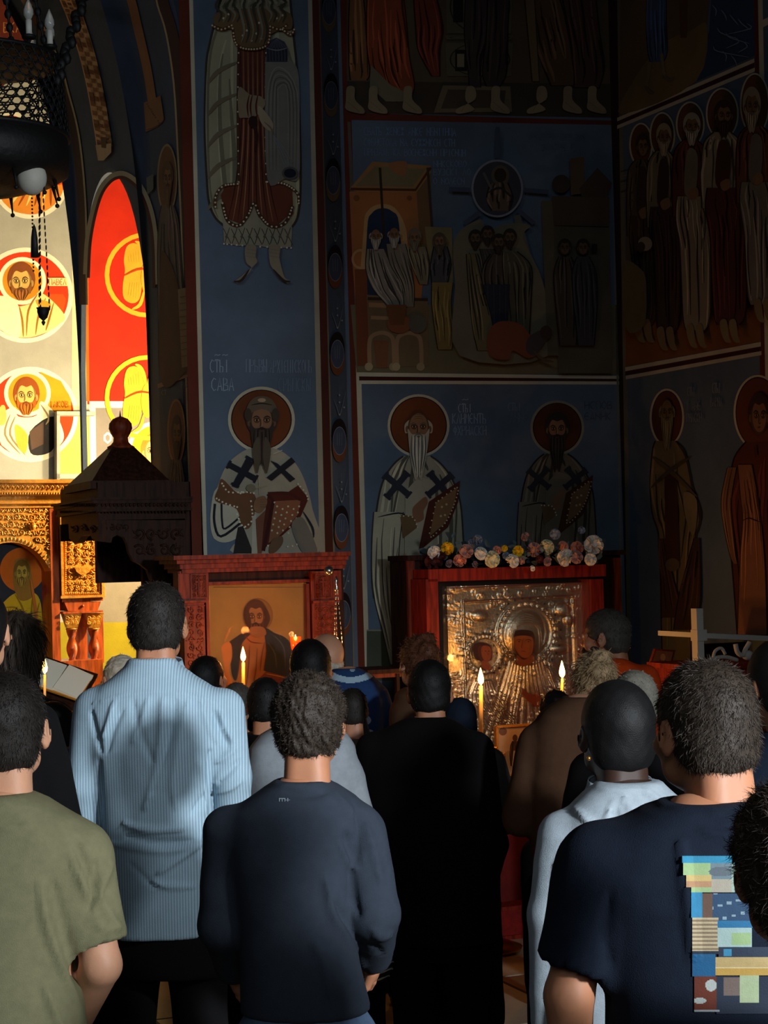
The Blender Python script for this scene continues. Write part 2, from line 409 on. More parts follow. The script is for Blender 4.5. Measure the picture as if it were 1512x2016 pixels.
def robe(m, rows, col, nf=6, seed=1, dark=0.5, light=1.35, wk=0.3, outline=True):
    """a garment given by rows (y, x left, x right), with painted folds"""
    rnd = random.Random(seed)
    left = catmull([(r[1], r[0]) for r in rows], 4); right = catmull([(r[2], r[0]) for r in rows], 4)
    m.P(left+right[::-1], col)
    n = len(left); wd = abs(right[n//2][0]-left[n//2][0])/nf
    if outline: m.S(left, max(1.2, wd*0.22), dk(col, 0.35), sm=False, taper=False); m.S(right, max(1.2, wd*0.22), dk(col, 0.35), sm=False, taper=False)
    for k in range(nf*2):
        u = (k+0.5)/(nf*2)+rnd.uniform(-.03, .03); a = rnd.uniform(0, .5); b = rnd.uniform(a+.25, 1.0); du = rnd.uniform(-.12, .12); pts = []
        for q in range(7):
            t = a+(b-a)*q/6; i = min(n-1, int(t*(n-1))); uu = min(.97, max(.03, u+du*(t-a)+0.02*math.sin(q*1.3+k)))
            pts.append((left[i][0]+(right[i][0]-left[i][0])*uu, left[i][1]+(right[i][1]-left[i][1])*uu))
        m.S(pts, wd*wk*rnd.uniform(.7, 1.6), dk(col, dark if k % 2 else light))
    return m
SKIN = (128, 94, 68); CREAM = (182, 178, 156); BROWN = (92, 40, 26); HALO = (104, 54, 26); BLUE = (70, 98, 140); DKB = (28, 30, 38)
def face(m, cx, cy, w, h, skin=SKIN, hair=(50, 42, 36), beard=None, bl=0, bald=False, turn=0.0, hat=None):
    """an icon face: w half width, h half height"""
    if not bald: m.E(cx, cy-h*0.18, w*1.38, h*1.15, hair)
    else:
        for sgn in (-1, 1): m.P([(cx+sgn*w*.8, cy-h*.5), (cx+sgn*w*1.3, cy-h*.2), (cx+sgn*w*1.25, cy+h*.35), (cx+sgn*w*.85, cy+h*.2)], hair, True)
    for sgn in (-1, 1): m.E(cx+sgn*w*1.05, cy+h*.1, w*.17, h*.22, dk(skin, .8))
    m.E(cx, cy, w, h, dk(skin, .62)); m.E(cx+turn*w*.1, cy-h*.04, w*.86, h*.9, skin)
    if not bald and not hat: m.P([(cx-w, cy-h*.3), (cx-w*.7, cy-h*1.05), (cx, cy-h*1.2), (cx+w*.7, cy-h*1.05), (cx+w, cy-h*.3), (cx+w*.55, cy-h*.72), (cx, cy-h*.62), (cx-w*.55, cy-h*.72)], hair, True)
    if bald:
        for j in (0, 1, 2): m.S([(cx-w*.5, cy-h*(.55+.13*j)), (cx, cy-h*(.62+.13*j)), (cx+w*.5, cy-h*(.55+.13*j))], h*.035, dk(skin, .65))
    if hat:
        m.P([(cx-w*1.2, cy-h*.45), (cx-w*1.25, cy-h*.9), (cx-w*.75, cy-h*1.4), (cx, cy-h*1.55), (cx+w*.75, cy-h*1.4), (cx+w*1.25, cy-h*.9), (cx+w*1.2, cy-h*.45), (cx, cy-h*.75)], hat, True)
        m.S([(cx-w*.9, cy-h*1.0), (cx, cy-h*1.1), (cx+w*.9, cy-h*1.0)], h*.08, dk(hat, .4)); m.E(cx, cy-h*1.3, w*.35, h*.12, dk(hat, 1.7))
    ex = w*.42; tx = turn*w*.18
    for sgn in (-1, 1):
        x = cx+tx+sgn*ex
        m.E(x, cy-h*.08, w*.29, h*.15, dk(skin, .5)); m.E(x, cy-h*.07, w*.2, h*.075, dk(skin, 1.25)); m.E(x+tx*.2, cy-h*.07, w*.09, h*.075, (18, 14, 12))
        m.S([(x-sgn*w*.26, cy-h*.2), (x+sgn*w*.05, cy-h*.32), (x+sgn*w*.36, cy-h*.18)], h*.07, dk(hair, .55))
        m.S([(x-w*.22, cy+h*.06), (x, cy+h*.1), (x+w*.22, cy+h*.06)], h*.03, dk(skin, .55))
    m.S([(cx+tx-w*.1, cy-h*.15), (cx+tx-w*.09, cy+h*.2), (cx+tx-w*.17, cy+h*.32)], w*.09, dk(skin, .5))
    m.S([(cx+tx+w*.02, cy-h*.2), (cx+tx+w*.03, cy+h*.3)], w*.12, dk(skin, 1.45)); m.S([(cx+tx-w*.15, cy+h*.34), (cx+tx, cy+h*.38), (cx+tx+w*.15, cy+h*.34)], h*.05, dk(skin, .45))
    if beard:
        bw = w*.95; B = cy+h+bl
        m.P([(cx-w*1.0, cy+h*.05), (cx-bw, cy+h*.7), (cx-bw*.8, cy+h*.7+bl*.5), (cx-bw*.35, B), (cx, B-bl*.12), (cx+bw*.3, B), (cx+bw*.75, cy+h*.7+bl*.5), (cx+bw, cy+h*.7), (cx+w*1.0, cy+h*.05), (cx+w*.62, cy+h*.42), (cx, cy+h*.38), (cx-w*.62, cy+h*.42)], beard, True)
        for j in range(9):
            u = (j-4)/4.5
            m.S([(cx+u*bw*.75, cy+h*.5), (cx+u*bw*.8+w*.06*math.sin(j*2.1), cy+h*.7+bl*.4), (cx+u*bw*.35, B-abs(u)*bl*.25)], w*.1, dk(beard, 1.45 if j % 2 else .5))
        m.S([(cx-w*.42, cy+h*.62), (cx-w*.2, cy+h*.46), (cx, cy+h*.44), (cx+w*.2, cy+h*.46), (cx+w*.42, cy+h*.62)], h*.13, dk(beard, .7))
    m.S([(cx-w*.16, cy+h*.57), (cx, cy+h*.6), (cx+w*.16, cy+h*.57)], h*.07, (96, 48, 36))
    return m
def halo(m, cx, cy, r, rx=None, fill=HALO, rim=CREAM, wd=5):
    rx = rx or r; m.E(cx, cy, rx+wd, r+wd, rim, n=40); m.E(cx, cy, rx, r, dk(fill, .4), n=40); m.E(cx, cy, rx*.96, r*.97, fill, n=40); return m
def cross_band(m, cx, cy, a, wd, col, rot=45):
    for q in (0, 90):
        t = math.radians(rot+q); dx, dy = a*math.cos(t), a*math.sin(t); m.L_([(cx-dx, cy-dy), (cx+dx, cy+dy)], wd, col)
        for e in (-1, 1): m.L_([(cx+e*dx-dy*.28, cy+e*dy+dx*.28), (cx+e*dx+dy*.28, cy+e*dy-dx*.28)], wd*.45, col)
    return m
# ================================================================== pier: two saints
m = Mural(PF, wall_pier, 'painted_border')
m.Q((350, -60), (376, -60), (412, 1330), (384, 1330), BROWN)
m.Q((371, -60), (378.5, -60), (414, 1330), (405, 1330), CREAM)
m.Q((605, -60), (613, -60), (646, 1330), (634, 1330), dk(CREAM, .8)); m.Q((613, -60), (626, -60), (662, 1330), (646, 1330), dk(BROWN, .75))
m.build()
m = Mural(PF, wall_pier, 'painted_saint', 'standing robed saint with long beard holding a domed church, cut by the top edge', 6)
robe(m, [(-20, 440, 570), (40, 424, 575), (90, 412, 580), (130, 406, 584), (250, 403, 590), (350, 407, 592), (400, 412, 590), (430, 425, 585), (447, 445, 575)], (150, 147, 122), 9, 3, .75, 1.15)
for k in range(5): m.S([(409, 165+k*62), (430, 140+k*62), (468, 122+k*62)], 9, (112, 104, 84))
m.P([(472, 90), (520, 90), (524, 210), (526, 355), (575, 372), (578, 420), (560, 445), (535, 447), (512, 425), (500, 398), (488, 425), (470, 440), (448, 430), (434, 385), (444, 366), (468, 360), (470, 200)], (96, 50, 36))
for k in range(11):
    x = 474+k*4.7; m.S([(x, 95), (x+1, 250), (x+(k-5)*2.0, 360), (x+(k-5)*5.2, 436)], 2.2, (150, 112, 82) if k % 2 else (50, 24, 18))
m.P([(437, 402), (450, 440), (478, 446), (500, 400), (512, 440), (540, 450), (572, 420), (575, 455), (573, 486), (540, 490), (500, 482), (470, 484), (441, 478)], (138, 136, 118))
for k in range(9): m.L_([(442+k*15, 480), (452+k*15, 448)], 1.5, (70, 66, 54)); m.L_([(440+k*15, 450), (456+k*15, 482)], 1.5, (70, 66, 54))
m.dots([(446+k*15, 466) for k in range(9)], 3, (90, 84, 70)); m.dots([(441, 480), (500, 485), (573, 488)], 2, (190, 186, 165), 5.5)
hem = [(438, 400), (448, 434), (470, 444), (488, 424), (500, 400), (512, 424), (535, 446), (562, 438), (576, 405)]
m.S(hem, 7, (66, 44, 30), taper=False); m.dots(hem, 2, (200, 195, 170), 5.5)
for x in (470, 524): m.S([(x, 90), (x-2, 220), (x, 358)], 5, (70, 50, 34), taper=False); m.dots([(x, 90), (x-2, 220), (x, 358)], 1.7, (200, 195, 170), 5)
for a in ([(468, 362), (440, 366), (425, 385), (424, 410)], [(526, 358), (560, 362), (585, 380), (588, 400)]): m.S(a, 6, (80, 58, 42), taper=False); m.dots(a, 2, (200, 195, 170), 5)
m.P([(522, 130), (530, 118), (552, 112), (575, 122), (588, 150), (590, 260), (588, 350), (560, 352), (526, 350)], (112, 112, 106), True)
for k in range(7): m.S([(527+k*3.4, 335), (527+k*3.4, 180+k*3), (548, 132+k*7), (585-k*3.2, 180), (586-k*3.2, 330)], 1.6, (80, 80, 78) if k % 2 else (136, 134, 124))
m.P([(524, 122), (525, 92), (530, 80), (544, 74), (560, 82), (566, 94), (566, 122)], (56, 60, 74))
for k in range(7): m.L_([(527+k*6, 94), (528+k*6, 120)], 2, (30, 32, 42)); m.S([(545, 76), (526+k*6.4, 94)], 1.5, (98, 104, 118))
m.S([(523, 94), (545, 99), (567, 94)], 2.5, (110, 114, 122))
m.P([(470, 172), (492, 186), (514, 190), (522, 205), (505, 228), (480, 232), (470, 226)], (130, 118, 96), True)
for x in (491, 497, 508): m.S([(x, 186), (x-4, 208), (x-2, 230)], 3.5, (74, 34, 26))
m.P([(508, 208), (524, 222), (538, 244), (534, 258), (520, 250), (510, 232)], (150, 138, 116), True); m.S([(520, 240), (533, 252), (540, 268)], 3, (110, 98, 80))
for k in range(4): m.S([(538, 265), (550+k*5, 300), (560+k*5, 326)], 1, (120, 128, 140))
m.E(571, 341, 16, 13, (80, 78, 76)); m.E(571, 341, 12, 9, (22, 28, 44)); m.S([(495, 235), (505, 265), (502, 300)], 7, (50, 28, 22)); m.E(498, 240, 9, 12, (44, 26, 22))
m.P([(420, 45), (440, 20), (560, 20), (575, 55), (555, 58), (530, 70), (515, 92), (500, 96), (470, 92), (460, 60), (440, 55)], (100, 82, 56), True)
for a in ([(418, 50), (436, 58), (456, 50)], [(458, 56), (466, 88), (495, 97), (526, 88), (532, 55)], [(532, 52), (552, 58), (566, 48)], [(556, 58), (572, 68), (579, 58)]): m.S(a, 6, (84, 50, 34), taper=False); m.dots(a, 2, (196, 188, 150), 5)
m.dots([(478, 70), (486, 60), (495, 80), (505, 66), (514, 76), (440, 36), (450, 28), (545, 36), (556, 30), (480, 48), (510, 45)], 2.4, (190, 184, 150))
for k in range(15):
    x = 430+k*9; m.S([(485+(k-7)*3, -30), (x+6*math.sin(k), 0), (x-4, 14), (x+6, 28+(30 if 4 < k < 11 else 0)), (x, 44+(40 if 4 < k < 11 else 0))], 5, (120, 116, 98) if k % 2 else (60, 58, 48))
for cx, d in ((493, -1), (540, 1)):
    m.P([(cx-9, 484), (cx+11, 484), (cx+10, 505), (cx+12, 518), (cx+d*20, 545), (cx+d*30, 553), (cx+d*22, 556), (cx-d*2, 530), (cx-9, 515)], (128, 122, 104), True)
    for k in range(3): m.S([(cx-9, 490+k*7), (cx+11, 493+k*7)], 1.5, (84, 78, 64))
    m.S([(cx-2, 530), (cx+d*18, 552), (cx+d*32, 554)], 5, (46, 38, 30))
m.build()
m = Mural(PF, wall_pier, 'painted_saint', 'half-length bishop saint with dark beard and black crosses on his stole', 6)
X = lambda a: 360+a/3.88; Y = lambda b: 600+b/3.88; G = lambda *l: [(X(a), Y(b)) for a, b in l]
m.T('СТЬІ', X(205), Y(420), 25, 38, (140, 160, 180), 1.8); m.T('~~', X(235), Y(380), 6, 30, (140, 160, 180), 1.5)
m.T('САВА', X(215), Y(560), 25, 46, (140, 160, 180), 1.8); m.T('ПРЬВЫ', X(480), Y(415), 26, 42, (120, 140, 160), 1.8); m.T('АРХІЕПІСКОПЬ', X(662), Y(420), 26, 84, (110, 128, 148), 1.5)
m.T('СРЬПСКЫ', X(728), Y(560), 26, 64, (100, 118, 140), 1.6)
halo(m, X(600), Y(877), 59, 60, HALO, CREAM, 6)
m.P(G((210, 1690), (215, 1560), (260, 1400), (320, 1250), (400, 1160), (520, 1095), (690, 1095), (800, 1150), (880, 1240), (940, 1370), (990, 1560), (1030, 1900), (390, 1900), (440, 1780), (330, 1810), (240, 1780)), (150, 146, 128), True)
m.P(G((215, 1560), (260, 1400), (420, 1430), (430, 1550), (480, 1700), (400, 1790), (300, 1815), (225, 1760)), (176, 172, 152), True)
for k, w_ in ((0, 5), (1, 4)): m.S(G((245+k*50, 1520), (240+k*60, 1660), (290+k*35, 1770-k*60), (450, 1660-k*50)), w_, DKB, taper=False)
m.P(G((300, 1330), (420, 1440), (520, 1430), (560, 1500), (520, 1690), (450, 1700), (410, 1560), (250, 1500), (270, 1400)), (104, 70, 46), True)
for a in (G((300, 1365), (350, 1430), (450, 1430)), G((258, 1480), (330, 1520), (415, 1545)), G((440, 1440), (480, 1430), (550, 1440)), G((415, 1600), (440, 1670), (470, 1700)), G((520, 1500), (530, 1640), (470, 1700))): m.dots(a, 2, (210, 205, 180), 5.4)
m.P(G((385, 1900), (420, 1700), (460, 1690), (540, 1900)), (40, 38, 36)); m.P(G((525, 1900), (530, 1620), (560, 1600), (570, 1900)), (170, 166, 148)); m.P(G((555, 1640), (640, 1560), (640, 1800), (600, 1900), (570, 1900)), (112, 70, 52))
m.P(G((650, 1440), (790, 1440), (880, 1380), (960, 1480), (900, 1620), (830, 1700), (740, 1780), (660, 1830), (600, 1880), (620, 1650)), (78, 32, 22)); m.P(G((700, 1500), (900, 1490), (880, 1600), (820, 1680), (730, 1770), (655, 1820)), (128, 84, 58))
m.S(G((650, 1445), (690, 1500), (615, 1880)), 7, (60, 22, 16), sm=False, taper=False); m.S(G((650, 1442), (800, 1440), (880, 1480), (900, 1490)), 6, (70, 26, 18), taper=False)
for i in range(5):
    for j in range(5): m.dots([(X(720+i*42-j*10), Y(1540+j*46+(i % 2)*20))], 2.1, (190, 184, 156))
m.dots(G((700, 1510), (650, 1840)), 1.8, (200, 195, 170), 5); m.dots(G((880, 1370), (940, 1440), (960, 1500)), 2, (200, 195, 170), 5); m.dots(G((840, 1690), (880, 1820), (790, 1850)), 2, (200, 195, 170), 5.5)
m.P(G((830, 1690), (900, 1620), (960, 1700), (1030, 1900), (920, 1900)), (110, 108, 98), True); m.S(G((920, 1580), (990, 1700), (1000, 1780)), 4, DKB)
m.P(G((540, 1530), (560, 1480), (620, 1460), (645, 1500), (630, 1550), (590, 1590), (545, 1570)), SKIN, True)
for k in range(4): m.S(G((590, 1490+k*18), (640, 1485+k*20)), 1.5, dk(SKIN, .5))
m.P(G((670, 1820), (700, 1780), (760, 1770), (760, 1830), (700, 1895), (660, 1890)), dk(SKIN, .8), True)
cross_band(m, X(455), Y(1275), 30, 11, DKB, 28); m.P(G((500, 1210), (560, 1180), (420, 1400), (375, 1385)), DKB); m.P(G((830, 1165), (860, 1200), (680, 1345), (640, 1320)), DKB); m.P(G((670, 1190), (720, 1210), (860, 1330), (820, 1355)), DKB)
m.S(G((580, 1310), (585, 1450)), 3, (170, 160, 130)); m.S(G((500, 1390), (560, 1400), (650, 1375)), 3, (150, 140, 112)); m.E(X(520), Y(1400), 9, 8, (120, 112, 92))
m.S(G((540, 1100), (600, 1170), (620, 1260)), 4, (90, 88, 78)); m.S(G((690, 1140), (760, 1110)), 4, (190, 186, 166))
face(m, X(603), Y(890), 23, 32, hair=(58, 48, 40), beard=(52, 44, 38), bl=56, hat=(96, 84, 68))
for sx in (-1, 1): m.E(X(603)+sx*27, Y(840), 7, 13, (64, 54, 44)); m.P([(X(603)+sx*6, Y(1010)), (X(603)+sx*18, Y(1100)), (X(603)+sx*10, Y(1290)), (X(603)+sx*3, Y(1180))], (78, 70, 58), True)
m.build()
# ================================================================== reveal: chain of ovals
m = Mural(PST, reveal, 'painted_chain')
def RX(y, u): return 627+(y/1100)*30+u*(44-0.006*y)
for a, b, c in ((-.02, .06, CREAM), (.9, 1.02, CREAM)):
    m.P([(RX(y, a), y) for y in range(-60, 1400, 80)]+[(RX(y, b), y) for y in range(1380, -61, -80)], dk(c, .8))
y = -15; k = 0
while y < 1250:
    cx = RX(y, .48)
    m.E(cx, y+27, 14.5, 35, (34, 24, 26)); m.E(cx, y+47, 14, 31, (128, 112, 84) if k < 3 else (128, 78, 50)); m.E(cx, y+36, 12.5, 27, (78, 92, 116)); m.ring(cx, y+36, 13, 28, 1.2, (150, 164, 180))
    for q in (-5, 0, 5): m.S([(cx+q, y+20), (cx+q*.8, y+45)], 1.3, (160, 172, 188))
    m.S([(cx-11, y-46), (cx-3, y-24), (cx, y-14), (cx+4, y-24), (cx+12, y-60)], 1.5, (130, 146, 165)); m.S([(cx, y-70), (cx+1, y-18)], 1.2, (120, 136, 155)); m.dots([(cx, y-40), (cx, y-54), (cx, y-16), (cx+9, y-30)], 1.9, (160, 175, 190))
    y += 167 if y < 300 else 171; k += 1
m.build()
# ================================================================== back wall
m = Mural(PB, wall_back, 'painted_border')
m.Q((668, -60), (684, -60), (722, 1330), (706, 1330), BROWN); m.Q((700, 700), (710, 700), (728, 1330), (719, 1330), CREAM)
m.Q((684, 240), (690, 240), (712, 745), (704, 745), dk(CREAM, .5))
m.P([(685, 222), (1218, 238), (1218, 246), (685, 236)], BROWN)
m.P([(703, 733), (1226, 740), (1226, 757), (703, 756)], CREAM); m.P([(707, 741), (1226, 746), (1226, 751), (707, 749)], (56, 18, 14))
m.Q((1205, 240), (1209, 240), (1228, 1330), (1224, 1330), dk(CREAM, .6))
m.P([(722, 1240), (1226, 1240), (1226, 1340), (722, 1340)], (70, 74, 62)); m.L_([(722, 1241), (1226, 1241)], 3, dk(CREAM, .7))
m.build()
m = Mural(PB, wall_back, 'painted_scene', 'row of robed painted figures standing on a dark ground at the top', 6)
m.P([(683, -60), (1215, -60), (1216, 232), (685, 222)], (62, 54, 44)); m.P([(683, -60), (1215, -60), (1215, 165), (683, 160)], (84, 72, 56))
robe(m, [(-40, 690, 712), (60, 686, 722), (140, 688, 728), (158, 690, 722)], (120, 84, 52), 3, 2); robe(m, [(-40, 724, 790), (40, 722, 800), (110, 724, 806), (165, 740, 816), (186, 770, 812)], (136, 66, 40), 7, 4); robe(m, [(-40, 812, 850), (50, 818, 872), (100, 824, 866), (150, 850, 866)], (110, 52, 36), 4, 6)
m.P([(730, 128), (770, 168), (808, 186), (812, 200), (760, 200), (728, 170)], (112, 104, 84)); m.P([(872, 168), (1005, 170), (1008, 220), (854, 222)], (104, 92, 70)); m.P([(882, 176), (996, 178), (992, 212), (868, 214)], (70, 60, 48))
for y0, y1 in ((-40, 66), (70, 78), (84, 150)): m.P([(876, y0), (1010, y0), (1006, y1), (880, y1)], (90, 84, 66)); m.ring(945, (y0+y1)/2, 60, abs(y1-y0)/2, 3, (50, 46, 38))
m.R(896, 98, 920, 140, (30, 26, 24)); m.R(900, 106, 914, 132, (120, 112, 92)); m.P([(892, -40), (912, -40), (912, 44), (892, 44)], (24, 22, 22))
robe(m, [(-40, 918, 960), (60, 914, 962), (120, 920, 948), (172, 924, 946)], (62, 50, 50), 4, 8); robe(m, [(-40, 960, 1004), (60, 958, 1000), (140, 950, 998), (170, 958, 984)], (58, 46, 44), 4, 9)
robe(m, [(-40, 1040, 1090), (60, 1046, 1120), (130, 1070, 1130), (168, 1085, 1136)], (86, 64, 46), 5, 10); robe(m, [(-40, 1100, 1170), (60, 1120, 1180), (130, 1130, 1190), (172, 1130, 1180)], (70, 50, 42), 5, 11); robe(m, [(-40, 1030, 1050), (160, 1048, 1062)], (110, 92, 66), 2, 12)
for x, d in ((690, 1), (735, 1), (803, 1), (926, -1), (976, 1), (1066, -1), (1118, 1), (1166, 1)):
    m.P([(x-7, 172), (x+8, 172), (x+9, 196), (x+d*26, 214), (x+d*24, 224), (x-d*8, 216), (x-9, 198)], (132, 118, 92), True); m.S([(x-6, 200), (x+d*18, 220)], 1.5, (60, 50, 38))
m.build()
m = Mural(PB, wall_back, 'painted_scene', 'seated bearded elders before an orange building beside a kneeling man and a round angel medallion', 6)
m.P([(690, 600), (1226, 600), (1226, 738), (702, 733)], (104, 96, 72))
L3 = (104, 128, 160)
m.T('СВАТЬ ЖЕНЕЖ АНКЕ НБНІІИЦА', 716, 250, 16, 182, L3, 1.4, .01); m.T('СФБИСТОЛА НА СУЖЖНКСИ СТИ', 716, 272, 15, 180, L3, 1.4, .01); m.T('ПРИЗАДЬ КА ВОСНЕЖСНИ ПРІСНЦИ', 717, 292, 14, 200, L3, 1.4, .01)
m.T('НИКСКОВО', 853, 316, 13, 66, L3, 1.3); m.T('ВУЗСКІ ЛО', 853, 332, 13, 74, L3, 1.3); m.T('О НОЛЕСН', 853, 350, 13, 62, L3, 1.3); m.T('НИКАНОРЬ ІВЕР ЗАХ', 1042, 262, 13, 110, dk(L3, .8), 1.3, .02); m.T('ЗОЛТИЕ Р', 1066, 284, 12, 66, dk(L3, .8), 1.3)
m.P([(688, 372), (733, 318), (848, 326), (848, 370), (820, 420)], (150, 112, 66)); m.P([(700, 366), (738, 328), (838, 333), (812, 368)], (120, 108, 78)); m.L_([(690, 372), (818, 374), (848, 330)], 5, (84, 46, 26))
m.P([(688, 377), (820, 379), (832, 560), (826, 640), (704, 640), (694, 520)], (156, 100, 56)); m.P([(820, 379), (848, 340), (850, 470), (832, 560)], (110, 84, 54))
m.P([(716, 600), (716, 450), (724, 415), (748, 402), (776, 408), (796, 440), (802, 480), (804, 600)], (176, 140, 92), True); m.P([(724, 600), (723, 450), (732, 420), (750, 410), (772, 416), (786, 445), (790, 600)], (36, 48, 72), True)
m.L_([(748, 330), (756, 470)], 5, (48, 38, 30)); m.L_([(842, 330), (852, 470)], 5, (60, 54, 40)); m.P([(765, 322), (800, 318), (796, 345), (778, 340)], (150, 100, 66), True); m.E(702, 390, 6, 6, (120, 76, 42)); m.E(806, 390, 5, 5, (120, 76, 42))
m.P([(836, 446), (890, 448), (892, 560), (850, 560)], (126, 112, 78)); m.ring(710, 510, 18, 20, 5, (176, 136, 96)); m.L_([(710, 530), (716, 720)], 24, (112, 62, 36))
m.P([(722, 580), (842, 590), (845, 720), (728, 724)], (110, 92, 66)); m.L_([(724, 588), (842, 590)], 6, (60, 42, 28)); m.L_([(726, 600), (780, 602)], 9, (158, 120, 84)); m.L_([(730, 625), (800, 628)], 7, (160, 124, 90))
for cx in (752, 806): m.S([(cx-24, 722), (cx-25, 680), (cx-20, 662), (cx, 655), (cx+18, 662), (cx+23, 680), (cx+24, 722)], 8, (150, 120, 90), taper=False); m.E(cx-26, 722, 8, 8, (166, 150, 116)); m.E(cx+22, 722, 8, 8, (150, 134, 100))
m.P([(735, 670), (765, 672), (762, 724), (742, 724)], (120, 76, 48))
robe(m, [(490, 722, 758), (530, 720, 780), (565, 732, 796), (590, 752, 808), (606, 765, 800)], (128, 122, 112), 7, 5, .45, 1.3); robe(m, [(480, 760, 798), (520, 768, 808), (560, 790, 815), (604, 796, 815)], (118, 112, 98), 5, 6, .45, 1.3); robe(m, [(486, 800, 838), (520, 810, 846), (560, 826, 842)], (116, 108, 86), 5, 7, .45, 1.3)
robe(m, [(485, 854, 880), (520, 848, 888), (560, 850, 880)], (70, 70, 74), 4, 8); robe(m, [(556, 850, 892), (600, 850, 888), (650, 856, 892), (688, 862, 890)], (122, 104, 60), 5, 9); m.E(786, 638, 24, 18, (130, 78, 48)); m.E(822, 638, 18, 18, (92, 88, 78)); m.P([(760, 600), (800, 600), (796, 640), (768, 640)], (110, 70, 40))
for x, y, w_, hc in ((740, 465, 10, (150, 146, 132)), (776, 462, 10, (150, 146, 132)), (816, 468, 10, (104, 96, 80)), (865, 476, 10, (80, 70, 56))): face(m, x, y, w_, 14, hair=hc, beard=hc, bl=13, bald=hc[0] > 140)
m.E(979, 371, 51, 57, (126, 132, 146), n=40); m.E(979, 371, 47, 53, (58, 62, 72), n=40); m.E(985, 345, 18, 20, (84, 78, 66)); m.E(985, 345, 12, 14, (48, 38, 32)); robe(m, [(360, 966, 1000), (390, 958, 1010), (415, 968, 1002)], (90, 76, 64), 4, 11); m.S([(960, 380), (985, 370), (1010, 392)], 5, (50, 44, 40)); m.L_([(952, 340), (968, 372)], 5, (92, 88, 84))
for a in ([(980, 250), (979, 312)], [(884, 372), (926, 374)], [(1032, 374), (1080, 378)], [(944, 418), (914, 440)], [(1020, 414), (1052, 440)]): m.L_(a, 9, (64, 76, 98))
m.P([(1012, 425), (1024, 422), (1096, 700), (1040, 690)], (92, 92, 84))
m.P([(895, 470), (944, 432), (960, 452), (1000, 440), (1044, 444), (1030, 470), (1070, 560), (1080, 700), (905, 700), (896, 560)], (106, 100, 82), True); m.P([(1066, 395), (1090, 395), (1100, 700), (1078, 700)], (84, 80, 64)); m.P([(1090, 445), (1200, 448), (1206, 735), (1100, 735)], (76, 72, 60))
for x in (1100, 1122, 1146, 1170): m.R(x, 392, x+8, 440, (36, 34, 32))
m.P([(1086, 386), (1200, 388), (1200, 446), (1090, 444)], (70, 60, 50)); m.P([(1122, 312), (1150, 308), (1152, 380), (1124, 384)], (88, 72, 54)); m.P([(1140, 372), (1176, 330), (1205, 360), (1196, 388), (1146, 388)], (64, 54, 46)); m.E(1105, 362, 18, 18, (60, 52, 44))
for x, y0, x0, x1, cc, sd in ((938, 478, 924, 968, (94, 90, 76), 1), (958, 470, 950, 985, (60, 56, 52), 2), (980, 480, 950, 1006, (72, 64, 58), 3), (1004, 475, 990, 1046, (80, 76, 62), 4)): robe(m, [(y0+20, x-14, x+14), (y0+50, x0, x1), (y0+110, x0+4, x1), (y0+190, x0+10, x1-4)], cc, 5, sd)
m.P([(952, 560), (1004, 560), (1000, 640), (960, 640)], (40, 42, 56))
for k in range(4): m.S([(960+k*12, 562), (962+k*11, 638)], 3, (66, 70, 84))
robe(m, [(500, 918, 936), (560, 922, 950), (640, 930, 970), (690, 940, 966)], (100, 92, 66), 4, 12)
for x, y in ((936, 470), (960, 462), (982, 478), (1004, 468)): face(m, x, y, 10, 14, skin=(96, 76, 56), hair=(44, 38, 32), beard=(48, 40, 34), bl=8)
m.P([(965, 700), (960, 660), (980, 634), (1020, 636), (1044, 660), (1062, 690), (1040, 705), (1010, 690), (1000, 708)], (112, 62, 44), True); m.P([(1040, 665), (1066, 650), (1080, 660), (1062, 690), (1050, 700), (1036, 690)], (66, 60, 60), True); m.E(1075, 655, 12, 14, (58, 46, 40)); m.S([(1050, 690), (1070, 708), (1090, 712)], 6, (84, 70, 52))
for x, sd in ((1112, 5), (1148, 6)): robe(m, [(505, x-12, x+12), (540, x-22, x+26), (600, x-18, x+28), (680, x-10, x+22)], (62, 56, 50) if sd == 5 else (54, 54, 60), 5, sd); face(m, x, 488, 10, 14, skin=(86, 68, 52), hair=(36, 32, 30))
m.R(1165, 480, 1176, 496, (24, 24, 26)); m.build()
